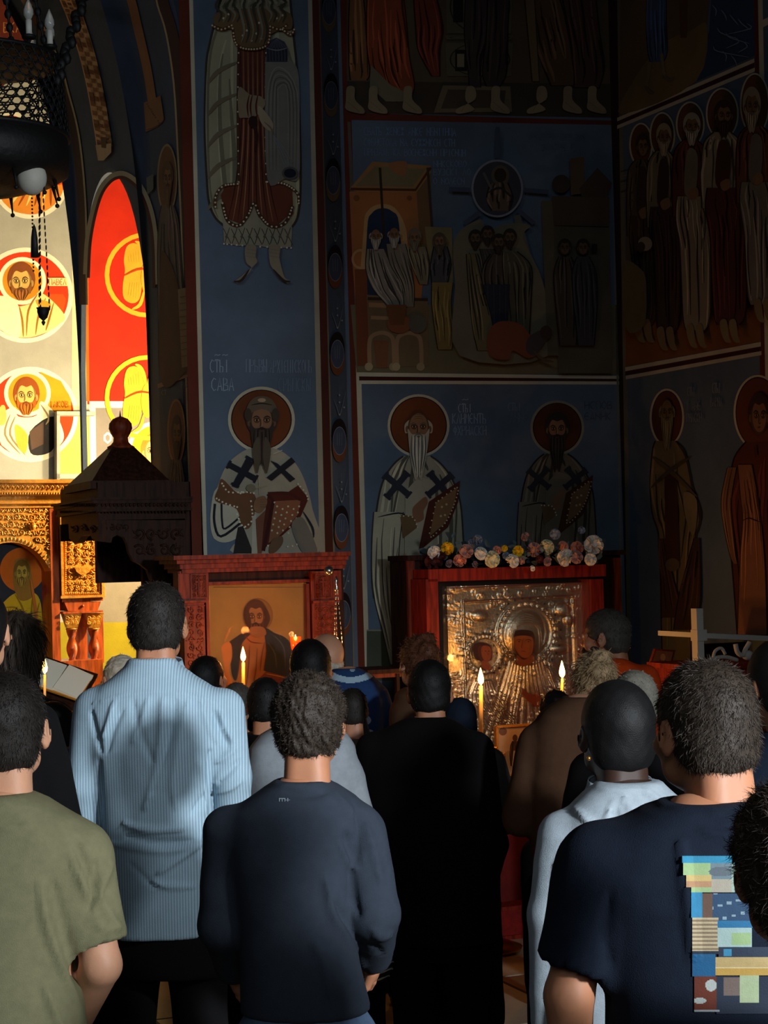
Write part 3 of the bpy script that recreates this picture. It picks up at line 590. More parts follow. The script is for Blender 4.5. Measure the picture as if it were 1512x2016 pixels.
def bishop(cx, cy, k, nm, lab, hair, bald, bl, vest, P_, dim=1.0):
    m = Mural(PB, wall_back, nm, lab, 6)
    V = vest; q = lambda *l: [(cx+a*k, cy+b*k) for a, b in l]
    halo(m, cx, cy, 57*k, 56*k, dk(HALO, dim), dk(CREAM, dim), 5)
    robe(m, [(cy+r*k, cx+a*k, cx+b*k) for r, a, b in ((60, -30, 24), (75, -48, 44), (105, -68, 66), (150, -80, 82), (220, -88, 88), (290, -92, 90), (340, -88, 84))], V, 10, 5, .55, 1.25)
    robe(m, [(cy+r*k, cx+a*k, cx+b*k) for r, a, b in ((170, -88, -30), (240, -92, -38), (320, -90, -40), (400, -72, -34), (470, -56, -26))], dk(V, 1.12), 5, 6, .5, 1.2); m.S(q((-80, 180), (-40, 172), (-20, 178)), 3*k, DKB)
    m.P(q((-26, 130), (0, 100), (34, 110), (20, 400), (-10, 470), (-30, 470)), dk(V, 1.05)); 
    for e in (-1, 1): cross_band(m, cx+e*42*k, cy+117*k, 30*k, 12*k, (44, 46, 56), 40 if e < 0 else 50)
    m.P(q((20, 150), (82, 108), (78, 150), (58, 200), (10, 240), (0, 245)), (74, 34, 22)); m.P(q((34, 152), (76, 122), (70, 155), (52, 192), (22, 218)), (122, 92, 62)); m.dots(q((34, 152), (76, 122), (70, 155), (52, 192), (22, 218), (34, 152)), 1.6, (190, 180, 140), 5); m.dots(q((46, 160), (55, 155), (44, 178), (52, 176)), 2.4, (180, 164, 120))
    m.P(q((-12, 165), (0, 150), (14, 140), (18, 152), (10, 168), (10, 184), (-6, 190)), SKIN, True); m.P(q((-36, 175), (-10, 178), (-2, 200), (-30, 222)), (104, 82, 54)); m.dots(q((-36, 178), (-12, 180), (-2, 200)), 1.6, (196, 190, 160), 5)
    m.P(q((-42, 340), (-24, 300), (-12, 330), (-16, 400), (-34, 440)), (120, 108, 80)); cross_band(m, cx-27*k, cy+365*k, 11*k, 4*k, (50, 40, 34), 0)
    face(m, cx, cy+4*k, 21*k, 30*k, hair=hair, beard=hair, bl=bl*k, bald=bald, skin=dk(SKIN, 1.05)); return m
bishop(824, 838, 1.0, 'painted_saint', 'bald white-bearded bishop saint holding a jewelled book', (164, 158, 140), True, 72, (152, 148, 128), None).build()
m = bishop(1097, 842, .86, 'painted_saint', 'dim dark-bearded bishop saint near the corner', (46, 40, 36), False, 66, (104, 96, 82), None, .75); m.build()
m = Mural(PB, wall_back, 'painted_inscription', None, 4)
m.T('СТЬІ', 902, 795, 17, 27, (140, 155, 175), 1.5); m.T('~', 908, 786, 5, 16, (140, 155, 175), 1.2); m.T('КЛИМЕНТЬ', 890, 814, 20, 68, (130, 146, 168), 1.5); m.T('ФХРИДСКИ', 892, 838, 19, 66, (120, 136, 158), 1.5)
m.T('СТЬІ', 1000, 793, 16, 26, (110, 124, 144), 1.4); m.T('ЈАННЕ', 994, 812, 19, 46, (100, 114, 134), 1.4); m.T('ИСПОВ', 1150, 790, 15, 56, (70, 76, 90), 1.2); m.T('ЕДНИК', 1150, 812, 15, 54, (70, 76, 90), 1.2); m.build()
# ================================================================== right wall
def yl(x, a, b): return a[1]+(b[1]-a[1])*(x-a[0])/(b[0]-a[0])
m = Mural(PR, wall_right, 'painted_border')
def band(xa, ya, xb, yb, wd, col):
    m.P([(xa, ya), (xb, yb), (xb, yb+wd*1.15), (xa, ya+wd)], col)
m.P([(1214, -60), (1222, -60), (1244, 1330), (1236, 1330)], dk(CREAM, .6)); m.P([(1196, -60), (1214, -60), (1236, 1330), (1226, 1330)], (44, 30, 26))
m.P([(1483, -60), (1491, -60), (1518, 1330), (1506, 1330)], BROWN); m.P([(1491, -60), (1500, -60), (1530, 1330), (1518, 1330)], CREAM)
m.P([(1500, 40), (1540, 20), (1540, 34), (1502, 54)], CREAM)
band(1215, 232, 1485, 115, 7, CREAM); band(1215, 239, 1485, 123, 8, (64, 26, 20)); band(1215, 247, 1486, 133, 7, CREAM)
band(1231, 723, 1498, 673, 8, CREAM); band(1231, 731, 1498, 682, 8, (64, 26, 20)); band(1232, 740, 1499, 691, 7, CREAM)
m.build()
m = Mural(PR, wall_right, 'painted_scene', 'fragment of a blue-clad walking figure on a stony hill', 6)
m.P([(1222, -60), (1400, -60), (1392, 60), (1370, 162), (1219, 230)], (98, 84, 58)); m.P([(1405, -60), (1482, -60), (1485, 110), (1372, 160), (1396, 60)], (48, 66, 96))
m.P([(1240, 170), (1300, 90), (1360, 60), (1392, 50), (1370, 160), (1225, 225)], (116, 100, 66), True)
robe(m, [(-40, 1276, 1312), (40, 1272, 1312), (100, 1275, 1314), (122, 1280, 1306)], (64, 86, 122), 5, 4); m.P([(1336, -30), (1352, -30), (1352, 74), (1340, 74)], (90, 62, 40))
m.L_([(1280, 122), (1272, 172)], 7, (120, 108, 84)); m.S([(1270, 168), (1278, 180), (1288, 184)], 6, (100, 90, 72)); m.L_([(1302, 105), (1308, 150)], 6, (120, 108, 84)); m.S([(1304, 148), (1318, 158), (1328, 154)], 6, (100, 90, 72))
for k in range(12): m.S([(1402+(k*17) % 75, 10+k*9), (1410+(k*17) % 75, 20+k*9), (1408+(k*23) % 70, 32+k*9)], 2.4, (110, 130, 160))
m.build()
m = Mural(PR, wall_right, 'painted_scene', 'row of haloed seated elders in grey and brown robes', 6)
m.P([(1232, 400), (1492, 330), (1496, 670), (1232, 720)], (96, 86, 68)); m.P([(1232, 640), (1496, 560), (1498, 672), (1232, 722)], (120, 78, 40))
for k in range(6): m.L_([(1222, 338+k*10), (1488, 262+k*11)], 3, (120, 108, 84) if k % 2 else (76, 64, 50))
halos = [(1262, 285, 20, 40), (1304, 266, 22, 42), (1359, 245, 25, 42), (1422, 224, 29, 48), (1486, 205, 26, 58)]
for i, (hx, hy, rx, ry) in enumerate(halos): halo(m, hx, hy, ry, rx, (96, 62, 36), CREAM, 3.5)
specs = [((86, 76, 58), (70, 54, 44)), ((112, 106, 86), (60, 44, 40)), ((84, 48, 40), (128, 122, 104)), ((136, 130, 110), (74, 40, 34)), ((96, 60, 46), (110, 106, 96))]
for i, ((hx, hy, rx, ry), (c1, c2)) in enumerate(zip(halos, specs)):
    y0 = hy+ry*.75; w_ = rx*1.15; bt = [640, 655, 650, 640, 600][i]
    robe(m, [(y0, hx-w_*.5, hx+w_*.5), (y0+22, hx-w_*1.1, hx+w_*1.1), (y0+80, hx-w_*1.25, hx+w_*1.2), (y0+150, hx-w_*1.2, hx+w_*1.3)], c1, 6, 20+i, .45, 1.3)
    robe(m, [(y0+110, hx-w_*.9, hx+w_*1.1), (y0+150, hx-w_*1.0, hx+w_*1.5), (y0+215, hx-w_*.7, hx+w_*1.45), (bt-30, hx-w_*.5, hx+w_*1.4), (bt, hx-w_*.3, hx+w_*1.0)], c2, 7, 30+i, .4, 1.4)
    m.P([(hx-w_*.2, y0+20), (hx+w_*.5, y0+30), (hx+w_*.3, y0+110), (hx-w_*.4, y0+100)], dk(c2, .9), True); m.P([(hx-4, y0+100), (hx+12, y0+92), (hx+16, y0+108), (hx+2, y0+116)], (126, 100, 74), True)
    for k, d in ((0, -8), (1, 10)): m.P([(hx+d-5+i*3, bt-8), (hx+d+7+i*3, bt-10), (hx+d+12+i*3, bt+22), (hx+d+16+i*3, bt+34), (hx+d+4+i*3, bt+32), (hx+d-4+i*3, bt+12)], (122, 108, 80), True)
    hc = [(54, 40, 32), (150, 140, 116), (150, 146, 132), (56, 36, 28), (140, 130, 110)][i]
    face(m, hx+(3 if i < 4 else -6), hy+4, rx*.5, ry*.5, skin=(120, 92, 64), hair=hc, beard=None if i == 0 else hc, bl=ry*.4, turn=.8)
m.P([(1226, 520), (1262, 530), (1272, 560), (1268, 640), (1232, 646)], (100, 94, 70), True); m.E(1270, 480, 14, 14, (140, 134, 120)); m.E(1262, 486, 8, 10, (60, 50, 44)); m.build()
m = Mural(PR, wall_right, 'painted_saint', 'standing old saint with long beard and crossed cloak near the corner', 6)
halo(m, 1313, 822, 53, 30, (84, 46, 28), CREAM, 4)
robe(m, [(868, 1290, 1330), (890, 1284, 1350), (950, 1280, 1362), (1010, 1284, 1382), (1050, 1296, 1372), (1120, 1300, 1366), (1230, 1302, 1362), (1300, 1304, 1360)], (104, 94, 68), 7, 41, .45, 1.25)
robe(m, [(1060, 1296, 1310), (1100, 1298, 1318), (1150, 1302, 1330), (1210, 1302, 1350), (1216, 1304, 1345)], (70, 48, 34), 4, 42); robe(m, [(1060, 1366, 1378), (1120, 1350, 1380), (1180, 1335, 1380), (1240, 1326, 1370)], (62, 44, 36), 4, 43)
m.P([(1308, 930), (1332, 930), (1338, 1105), (1310, 1105)], (60, 34, 26)); m.E(1324, 1112, 14, 13, (88, 78, 62)); m.S([(1284, 900), (1320, 928), (1372, 978)], 8, (84, 72, 50)); m.S([(1360, 900), (1320, 925), (1282, 960)], 8, (70, 60, 42)); m.P([(1346, 970), (1372, 985), (1366, 1055), (1350, 1020)], (120, 112, 88), True)
face(m, 1313, 812, 12, 26, skin=(110, 92, 66), hair=(120, 112, 86), beard=(116, 110, 84), bl=48, bald=True)
m.T('СТЬІ', 1353, 762, 18, 15, (120, 132, 150), 1.2); m.T('ІЮАНЕ', 1350, 790, 18, 29, (110, 122, 142), 1.2); m.T('РИЛСКИ', 1351, 813, 18, 31, (110, 122, 142), 1.2); m.build()
m = Mural(PR, wall_right, 'painted_saint', 'standing younger saint in red-brown cloak at the right edge', 6)
halo(m, 1492, 812, 70, 44, (96, 50, 30), CREAM, 4)
robe(m, [(870, 1468, 1530), (900, 1446, 1530), (950, 1436, 1530), (1000, 1428, 1530), (1100, 1440, 1530), (1200, 1448, 1530), (1260, 1452, 1530)], (82, 40, 32), 7, 51, .45, 1.35)
robe(m, [(920, 1432, 1450), (980, 1420, 1440), (1030, 1424, 1442), (1090, 1436, 1448), (1110, 1444, 1452)], (116, 84, 62), 3, 52); robe(m, [(915, 1452, 1480), (980, 1458, 1492), (1025, 1462, 1498), (1120, 1456, 1506), (1250, 1452, 1510)], (128, 86, 62), 5, 53)
m.S([(1460, 1026), (1474, 1020), (1486, 1024), (1498, 1028)], 2.5, (50, 26, 20)); face(m, 1494, 820, 16, 36, skin=(128, 92, 64), hair=(60, 40, 30), turn=.5); m.L_([(1486, 880), (1488, 900)], 3, (60, 36, 26))
m.T('СТЬІ', 1402, 754, 20, 16, (120, 132, 150), 1.2); m.T('ВАРНА', 1398, 782, 18, 24, (110, 122, 142), 1.2); m.build()
# ================================================================== arch wall (dark blue soffit)
m = Mural(PS, wall_arch, 'painted_border')
e = [(318, -20), (322, 10), (339, 66), (354, 165), (362, 300), (369, 450), (374, 600), (380, 800), (392, 1150)]
m.S(e, 22, (52, 26, 20), taper=False); m.S([(x-12, y) for x, y in e], 3.5, (150, 128, 96), taper=False)
e = [(40, -30), (57, 0), (90, 62), (119, 127), (134, 180), (152, 250), (163, 330), (169, 420), (170, 520), (171, 600)]
m.S([(x-7, y) for x, y in e], 16, (50, 24, 18), taper=False); m.S(e, 3.5, (150, 136, 106), taper=False)
op = [(308, 560), (306, 480), (300, 430), (288, 390), (272, 362), (252, 346), (236, 342), (218, 349), (200, 370), (188, 400), (178, 440), (172, 480), (169, 540)]
m.S(op, 11, (150, 138, 112), taper=False); m.S([(239+(x-239)*.93, y+7) for x, y in op], 6, (70, 28, 18), taper=False)
m.P([(310, 756), (379, 730), (380, 738), (311, 765)], (128, 96, 66)); m.build()
m = Mural(PS, wall_arch, 'painted_ladder_band', 'checkered brown and buff painted band', 4)
cl = catmull([(118, -40), (134, 0), (150, 40), (172, 110), (188, 180), (200, 250), (206, 290)], 8)
m.S(cl, 31, (186, 140, 94), taper=False, sm=False)
for i in range(0, len(cl)-1):
    for j in range(3):
        if (i+j) % 2 == 0 or i % 6 == 3:
            x, y = cl[i]; x2, y2 = cl[min(i+1, len(cl)-1)]; c = (92, 44, 18) if i % 6 == 3 else (112, 70, 36); dx = -10+j*10
            m.P([(x+dx-4, y), (x+dx+4, y+2), (x2+dx+4, y2+2), (x2+dx-4, y2)], c)
m.P([(188, 286), (219, 282), (219, 300), (204, 316), (193, 316)], (160, 132, 98)); m.P([(198, 270), (210, 270), (209, 292), (200, 294)], (74, 50, 24)); m.build()
m = Mural(PS, wall_arch, 'painted_broom_band', None, 4)
m.S([(240, -40), (258, 0), (270, 50), (284, 110), (292, 150), (300, 202)], 17, (124, 78, 46), taper=False)
m.P([(283, 202), (300, 196), (316, 188), (323, 235), (310, 250), (287, 260)], (116, 76, 46)); m.S([(288, 256), (306, 250), (322, 238)], 3, (80, 46, 30))
for k in range(10): m.dots([(290+(k*7) % 26, 205+(k*11) % 40)], 2, (84, 52, 32))
m.build()
m = Mural(PS, wall_arch, 'painted_saint', 'narrow foreshortened saint with an oval halo holding a scroll', 6)
m.E(329, 353, 20, 70, (120, 104, 76)); m.E(329, 353, 17, 65, (92, 58, 34)); robe(m, [(404, 318, 342), (440, 312, 352), (520, 310, 358), (620, 312, 366), (700, 312, 372), (738, 316, 374)], (86, 70, 60), 6, 61, .45, 1.25)
m.P([(316, 520), (326, 500), (350, 560), (372, 700), (362, 735), (316, 750)], (78, 48, 32), True); m.P([(350, 570), (366, 566), (376, 720), (358, 724)], (124, 98, 68)); face(m, 330, 352, 8, 26, skin=(112, 78, 50), hair=(80, 54, 36), beard=(90, 64, 44), bl=30)
for k in range(10): m.L_([(354, 585+k*13), (368, 583+k*13)], 1.2, (80, 60, 42))
m.P([(288, 350), (302, 342), (302, 372), (290, 384)], (78, 80, 76)); m.build()
m = Mural(PS, wall_arch, 'painted_medallion', 'narrow oval medallion low on the dark soffit wall', 6)
m.E(347, 850, 18, 65, (124, 84, 50)); m.E(347, 850, 15, 60, (96, 54, 28)); face(m, 348, 856, 8, 30, skin=(104, 66, 38), hair=(60, 36, 24), beard=(60, 36, 24), bl=20)
robe(m, [(905, 338, 356), (950, 332, 364), (990, 330, 368)], (82, 60, 46), 4, 63); m.T('СТ', 318, 768, 10, 10, (100, 100, 94), 1); m.T('РАБ', 356, 752, 12, 16, (100, 100, 94), 1); m.build()
# ================================================================== far wall in the sanctuary
YEL = (206, 150, 50); GLD = (216, 160, 40)
m = Mural(PFar, wall_far, 'painted_red_field', 'red painted wall field with gold eagle roundels', 0)
m.P([(166, 240), (340, 240), (340, 796), (166, 796)], (186, 34, 6)); m.P([(143, 330), (170, 330), (172, 812), (141, 812)], (206, 196, 150)); m.P([(166, 430), (173, 430), (176, 790), (170, 790)], (170, 90, 20))
for cx, cy in ((290, 541), (290, 783)):
    m.ring(cx, cy, 84, 84, 9, GLD); 
    for sg in (-1, 1):
        w_ = [(cx+sg*2, cy-20), (cx+sg*10, cy-50), (cx+sg*24, cy-62), (cx+sg*40, cy-56), (cx+sg*46, cy-30), (cx+sg*44, cy-8), (cx+sg*48, cy+20), (cx+sg*46, cy+46), (cx+sg*30, cy+56), (cx+sg*16, cy+48), (cx+sg*10, cy+20)]
        m.P(w_, dk(GLD, .95), True)
        for k in range(5): m.S([(cx+sg*(18+k*5), cy-50+k*3), (cx+sg*(16+k*5), cy-25)], 1.5, dk(GLD, .6)); m.S([(cx+sg*(18+k*5), cy+48-k*2), (cx+sg*(16+k*4.5), cy+15)], 1.5, dk(GLD, .6))
        m.S([(cx, cy-10), (cx+sg*6, cy-42), (cx+sg*14, cy-60), (cx+sg*24, cy-66)], 8, GLD); m.S([(cx+sg*6, cy+30), (cx+sg*14, cy+58), (cx+sg*30, cy+68)], 7, GLD)
    m.E(cx, cy+6, 12, 34, GLD); m.S([(cx-46, cy+2), (cx-10, cy-12), (cx+40, cy+2)], 4, (200, 50, 10))
m.build()
def medal(cx, cy, r, nm, lab, body):
    m = Mural(PFar, wall_far, nm, lab, 3); m.E(cx, cy, r, r, (226, 218, 190), n=48); m.E(cx, cy, r-9, r-9, (200, 52, 10), n=48); body(m, cx, cy, r); return m.build()
def b2(m, cx, cy, r):
    m.P([(cx+28, cy-2), (cx+74, cy-2), (cx+80, cy+8), (cx+70, cy+50), (cx+10, cy+20)], (210, 76, 10)); 
    m.E(cx-6, cy-28, 47, 47, (232, 224, 190), n=36); m.E(cx-6, cy-28, 39, 39, (206, 130, 20), n=36)
    m.P([(cx-44, cy+72), (cx-48, cy+20), (cx-20, cy+8), (cx-16, cy+22), (cx+16, cy+14), (cx+26, cy-6), (cx+54, cy+12), (cx+78, cy+42), (cx+66, cy+58), (cx+40, cy+74), (cx, cy+84)], (226, 206, 130), True)
    m.P([(cx-80, cy+8), (cx-20, cy+8), (cx-10, cy+80), (cx-40, cy+74), (cx-72, cy+46)], (232, 222, 180), True)
    for a in ([(cx+24, cy-2), (cx+6, cy+30), (cx+2, cy+80)], [(cx+40, cy+6), (cx+26, cy+40), (cx+20, cy+78)], [(cx+56, cy+14), (cx+46, cy+50), (cx+40, cy+70)], [(cx-12, cy+22), (cx-6, cy+50), (cx-4, cy+82)]): m.S(a, 4, (150, 96, 24))
    m.P([(cx+20, cy+10), (cx+50, cy+16), (cx+40, cy+40)], (190, 140, 40), True)
    face(m, cx-8, cy-26, 20, 30, skin=(214, 164, 84), hair=(122, 62, 20), beard=(134, 78, 28), bl=6, turn=-.4)
    m.P([(cx+44, cy-34), (cx+82, cy-34), (cx+84, cy-18), (cx+44, cy-18)], (232, 210, 140)); m.T('ПАВЕЛ', cx+46, cy-32, 12, 35, (180, 70, 14), 1.4)
def b3(m, cx, cy, r):
    m.P([(cx+20, cy-84), (cx+60, cy-66), (cx+80, cy-30), (cx+80, cy-6), (cx+20, cy-6)], (206, 140, 20)); m.E(cx-6, cy-42, 46, 46, (232, 224, 190), n=36); m.E(cx-6, cy-42, 38, 38, (206, 144, 24), n=36)
    m.P([(cx-60, cy+50), (cx-56, cy), (cx-30, cy-14), (cx-24, cy+4), (cx+12, cy+2), (cx+20, cy-26), (cx+44, cy-8), (cx+60, cy+20), (cx+64, cy+52), (cx+30, cy+80), (cx-20, cy+84), (cx-50, cy+66)], (232, 222, 184), True)
    m.P([(cx, cy+32), (cx+46, cy+4), (cx+48, cy+60), (cx+30, cy+78), (cx, cy+76)], (40, 36, 36), True); m.P([(cx-2, cy+34), (cx+26, cy+14), (cx+26, cy+58), (cx+2, cy+70)], (84, 62, 50))
    for a in ([(cx-40, cy), (cx-50, cy+40), (cx-20, cy+78)], [(cx-30, cy+4), (cx-40, cy+40), (cx-10, cy+80)], [(cx+20, cy-20), (cx+36, cy+6), (cx+30, cy+20)]): m.S(a, 4, (140, 120, 80))
    m.P([(cx-30, cy+20), (cx-6, cy+40), (cx-10, cy+76), (cx-26, cy+60)], (216, 168, 60), True); m.P([(cx-60, cy-14), (cx-50, cy-16), (cx-48, cy+14), (cx-60, cy+20)], (216, 180, 90), True)
    face(m, cx-8, cy-36, 19, 29, skin=(218, 172, 90), hair=(140, 66, 16), beard=(166, 84, 18), bl=8, turn=-.4); m.T('ІАКОВ', cx+38, cy-26, 12, 38, (180, 90, 14), 1.4)
def b1(m, cx, cy, r):
    m.P([(cx-64, cy+20), (cx-20, cy-10), (cx+40, cy-10), (cx+64, cy+20), (cx+30, cy+60), (cx-30, cy+62)], (214, 130, 40), True)
    for k in range(6): m.S([(cx-40+k*16, cy+50), (cx-20+k*12, cy+20), (cx+k*8, cy-20)], 5, (150, 62, 14) if k % 2 else (232, 200, 110))
    m.P([(cx+18, cy-20), (cx+36, cy-50), (cx+62, cy-10), (cx+54, cy+10)], (196, 60, 14), True)
medal(60, 355, 76, 'painted_medallion', 'medallion half hidden by the chandelier', b1)
medal(50, 581, 94, 'painted_medallion', 'medallion of a bearded apostle in a pale robe', b2)
medal(60, 816, 94, 'painted_medallion', 'medallion of a red-bearded apostle holding a dark book', b3)
medal(20, 262, 44, 'painted_medallion', None, lambda m, x, y, r: (m.E(x-4, y+4, 14, 16, (206, 120, 40)), m.ring(x, y, 30, 28, 5, (216, 150, 60))))
m = Mural(PFar, wall_far, 'painted_arch_scene', 'dark red painted arch with lettering at the top left', 3)
m.P([(-60, -40), (-60, 235), (56, 120), (48, 60), (30, 20), (0, -10)], (90, 30, 16)); m.S([(0, -6), (30, 24), (48, 60), (58, 100), (60, 150)], 4, (160, 140, 110)); m.T('ВКА', 6, 44, 20, 36, (170, 110, 60), 2)
m.P([(60, -40), (100, 40), (130, 130), (146, 220), (150, 330), (130, 330), (60, 130)], (58, 60, 60)); m.build()
m = Mural(PFar, wall_far, 'painted_panel', 'grey panel with white frame and a young haloed saint', 3)
m.P([(176, 790), (345, 790), (345, 960), (178, 960)], (226, 216, 190)); m.P([(188, 803), (345, 803), (345, 960), (190, 960)], (128, 118, 108)); m.T('Q', 204, 852, 20, 16, (232, 226, 200), 4)
m.E(304, 884, 52, 54, (232, 222, 180), n=40); m.E(304, 884, 44, 46, (210, 160, 30), n=40); face(m, 304, 890, 20, 28, skin=(220, 176, 96), hair=(170, 110, 30)); robe(m, [(918, 284, 324), (940, 262, 346), (985, 250, 350)], (210, 180, 90), 5, 3); m.build()
mb = MB()
def fq(px, py, off): return PFar.hit(px, py, off)
def fbox(x0, y0, x1, y1, o0, o1):
    a = [fq(x0, y0, o0), fq(x1, y0, o0), fq(x1, y1, o0), fq(x0, y1, o0)]; b = [v+PFar.n*(o1-o0) for v in a]
    mb.add(a+b, [(0, 1, 2, 3), (7, 6, 5, 4), (0, 4, 5, 1), (1, 5, 6, 2), (2, 6, 7, 3), (3, 7, 4, 0)])
fbox(106, 812, 182, 820, .0, .1); fbox(106, 818, 112, 946, .0, .1); fbox(106, 934, 180, 944, .0, .1)
mb.build('ledge', 'far_plaster', wall_far)
m = Mural(PFar, wall_far, 'painted_wall_patch', None, 2); m.P([(112, 820), (180, 820), (180, 936), (112, 936)], (216, 176, 84)); m.P([(-60, 1225), (340, 1225), (340, 1400), (-60, 1400)], (150, 130, 20)); m.P([(170, 960), (340, 960), (340, 1225), (170, 1225)], (132, 118, 98)); m.build()
# ================================================================== floor and ceiling
mb = MB(); mb.box((0, 8.2, TOP+.06), (12, 13, .1)); mb.build('ceiling', 'dark_blue_plaster', None, 'dark ceiling above the bay', 'structure')
mat('stone_pale', (176, 160, 138), rough=0.35, noise=0.2, nscale=5, bump=0.05, bscale=30); mat('stone_tan', (128, 98, 70), rough=0.35, noise=0.25, nscale=5, bump=0.05, bscale=30); mat('grout', (70, 62, 54), rough=0.9, noise=0.2)
mb = MB(); mb.box((0, 6, -0.06), (16, 18, 0.1)); floor = mb.build('floor', 'grout', None, 'stone slab floor of the nave', 'structure')
tm = []
for mn in ('stone_pale', 'stone_tan'):
    mb = MB(); h = .396; b = .006
    mb.add([(-h, -h, -.012), (h, -h, -.012), (h, h, -.012), (-h, h, -.012), (-h+b, -h+b, 0), (h-b, -h+b, 0), (h-b, h-b, 0), (-h+b, h-b, 0)], [(4, 5, 6, 7), (0, 1, 5, 4), (1, 2, 6, 5), (2, 3, 7, 6), (3, 0, 4, 7)])
    o = mb.build('tile', mn, floor); tm.append(o)
R45 = Matrix.Rotation(TH, 3, 'Z'); ii = 0
for i in range(-4, 6):
    for j in range(3, 14):
        p = R45 @ Vector((i*.8, j*.8, 0))
        if not (2.6 < p.y < 11.2 and abs(p.x) < 3.2): continue
        k = 1 if (i*3+j*5) % 4 == 0 else 0
        o = tm[k] if ii < 2 and tm[k].location.length == 0 and ii == k else tm[k].copy()
        if o.name not in COL.objects: COL.objects.link(o)
        o.parent = floor; o.location = (p.x, p.y, 0); o.rotation_euler = (0, 0, TH); ii += 1
for o in tm:
    if o.location.length == 0: bpy.data.objects.remove(o)
# ================================================================== furniture of the church
mat('dark_wood', (54, 30, 19), rough=0.6, spec=0.12, wood=True, bump=0.1, bscale=90)
mat('red_wood', (128, 50, 22), rough=0.5, spec=0.2, wood=True, bump=0.1, bscale=90)
mat('deep_red_wood', (150, 42, 24), rough=0.5, spec=0.2, wood=True, bump=0.08)
mat('gilt_wood', (214, 140, 42), rough=0.35, metal=0.35, noise=0.3, nscale=14, bump=0.3, bscale=60)
mat('orange_wood', (176, 76, 22), rough=0.3, wood=True, bump=0.1)
mat('picture', attr=True, rough=0.35, noise=0.15, nscale=8, spec=0.5)
mat('brass', (190, 130, 60), rough=0.3, metal=0.9); mat('silver', (190, 188, 180), rough=0.25, metal=0.95)
mat('black_iron', (11, 10, 10), rough=0.6, bump=0.2, spec=0.3); mat('black_cloth', (12, 11, 12), rough=0.95)
mat('red_cloth', (112, 18, 14), rough=0.9, noise=0.2, bump=0.2, bscale=200); mat('red_carpet', (150, 26, 20), rough=0.95, noise=0.3, nscale=30, bump=0.5, bscale=300)
mat('wax', (226, 178, 96), rough=0.5, sss=0.2); mat('flame', (255, 200, 110), emit=(255, 196, 90), estr=30); mat('ember', (255, 120, 50), emit=(255, 90, 20), estr=3)
mat('white_paint', (196, 194, 184), rough=0.6); mat('paper', (235, 228, 205), rough=0.8); mat('glass_bulb', (225, 225, 220), rough=0.1, trans=0.6)
mat('shell_white', (176, 172, 160), rough=0.6, noise=0.1)
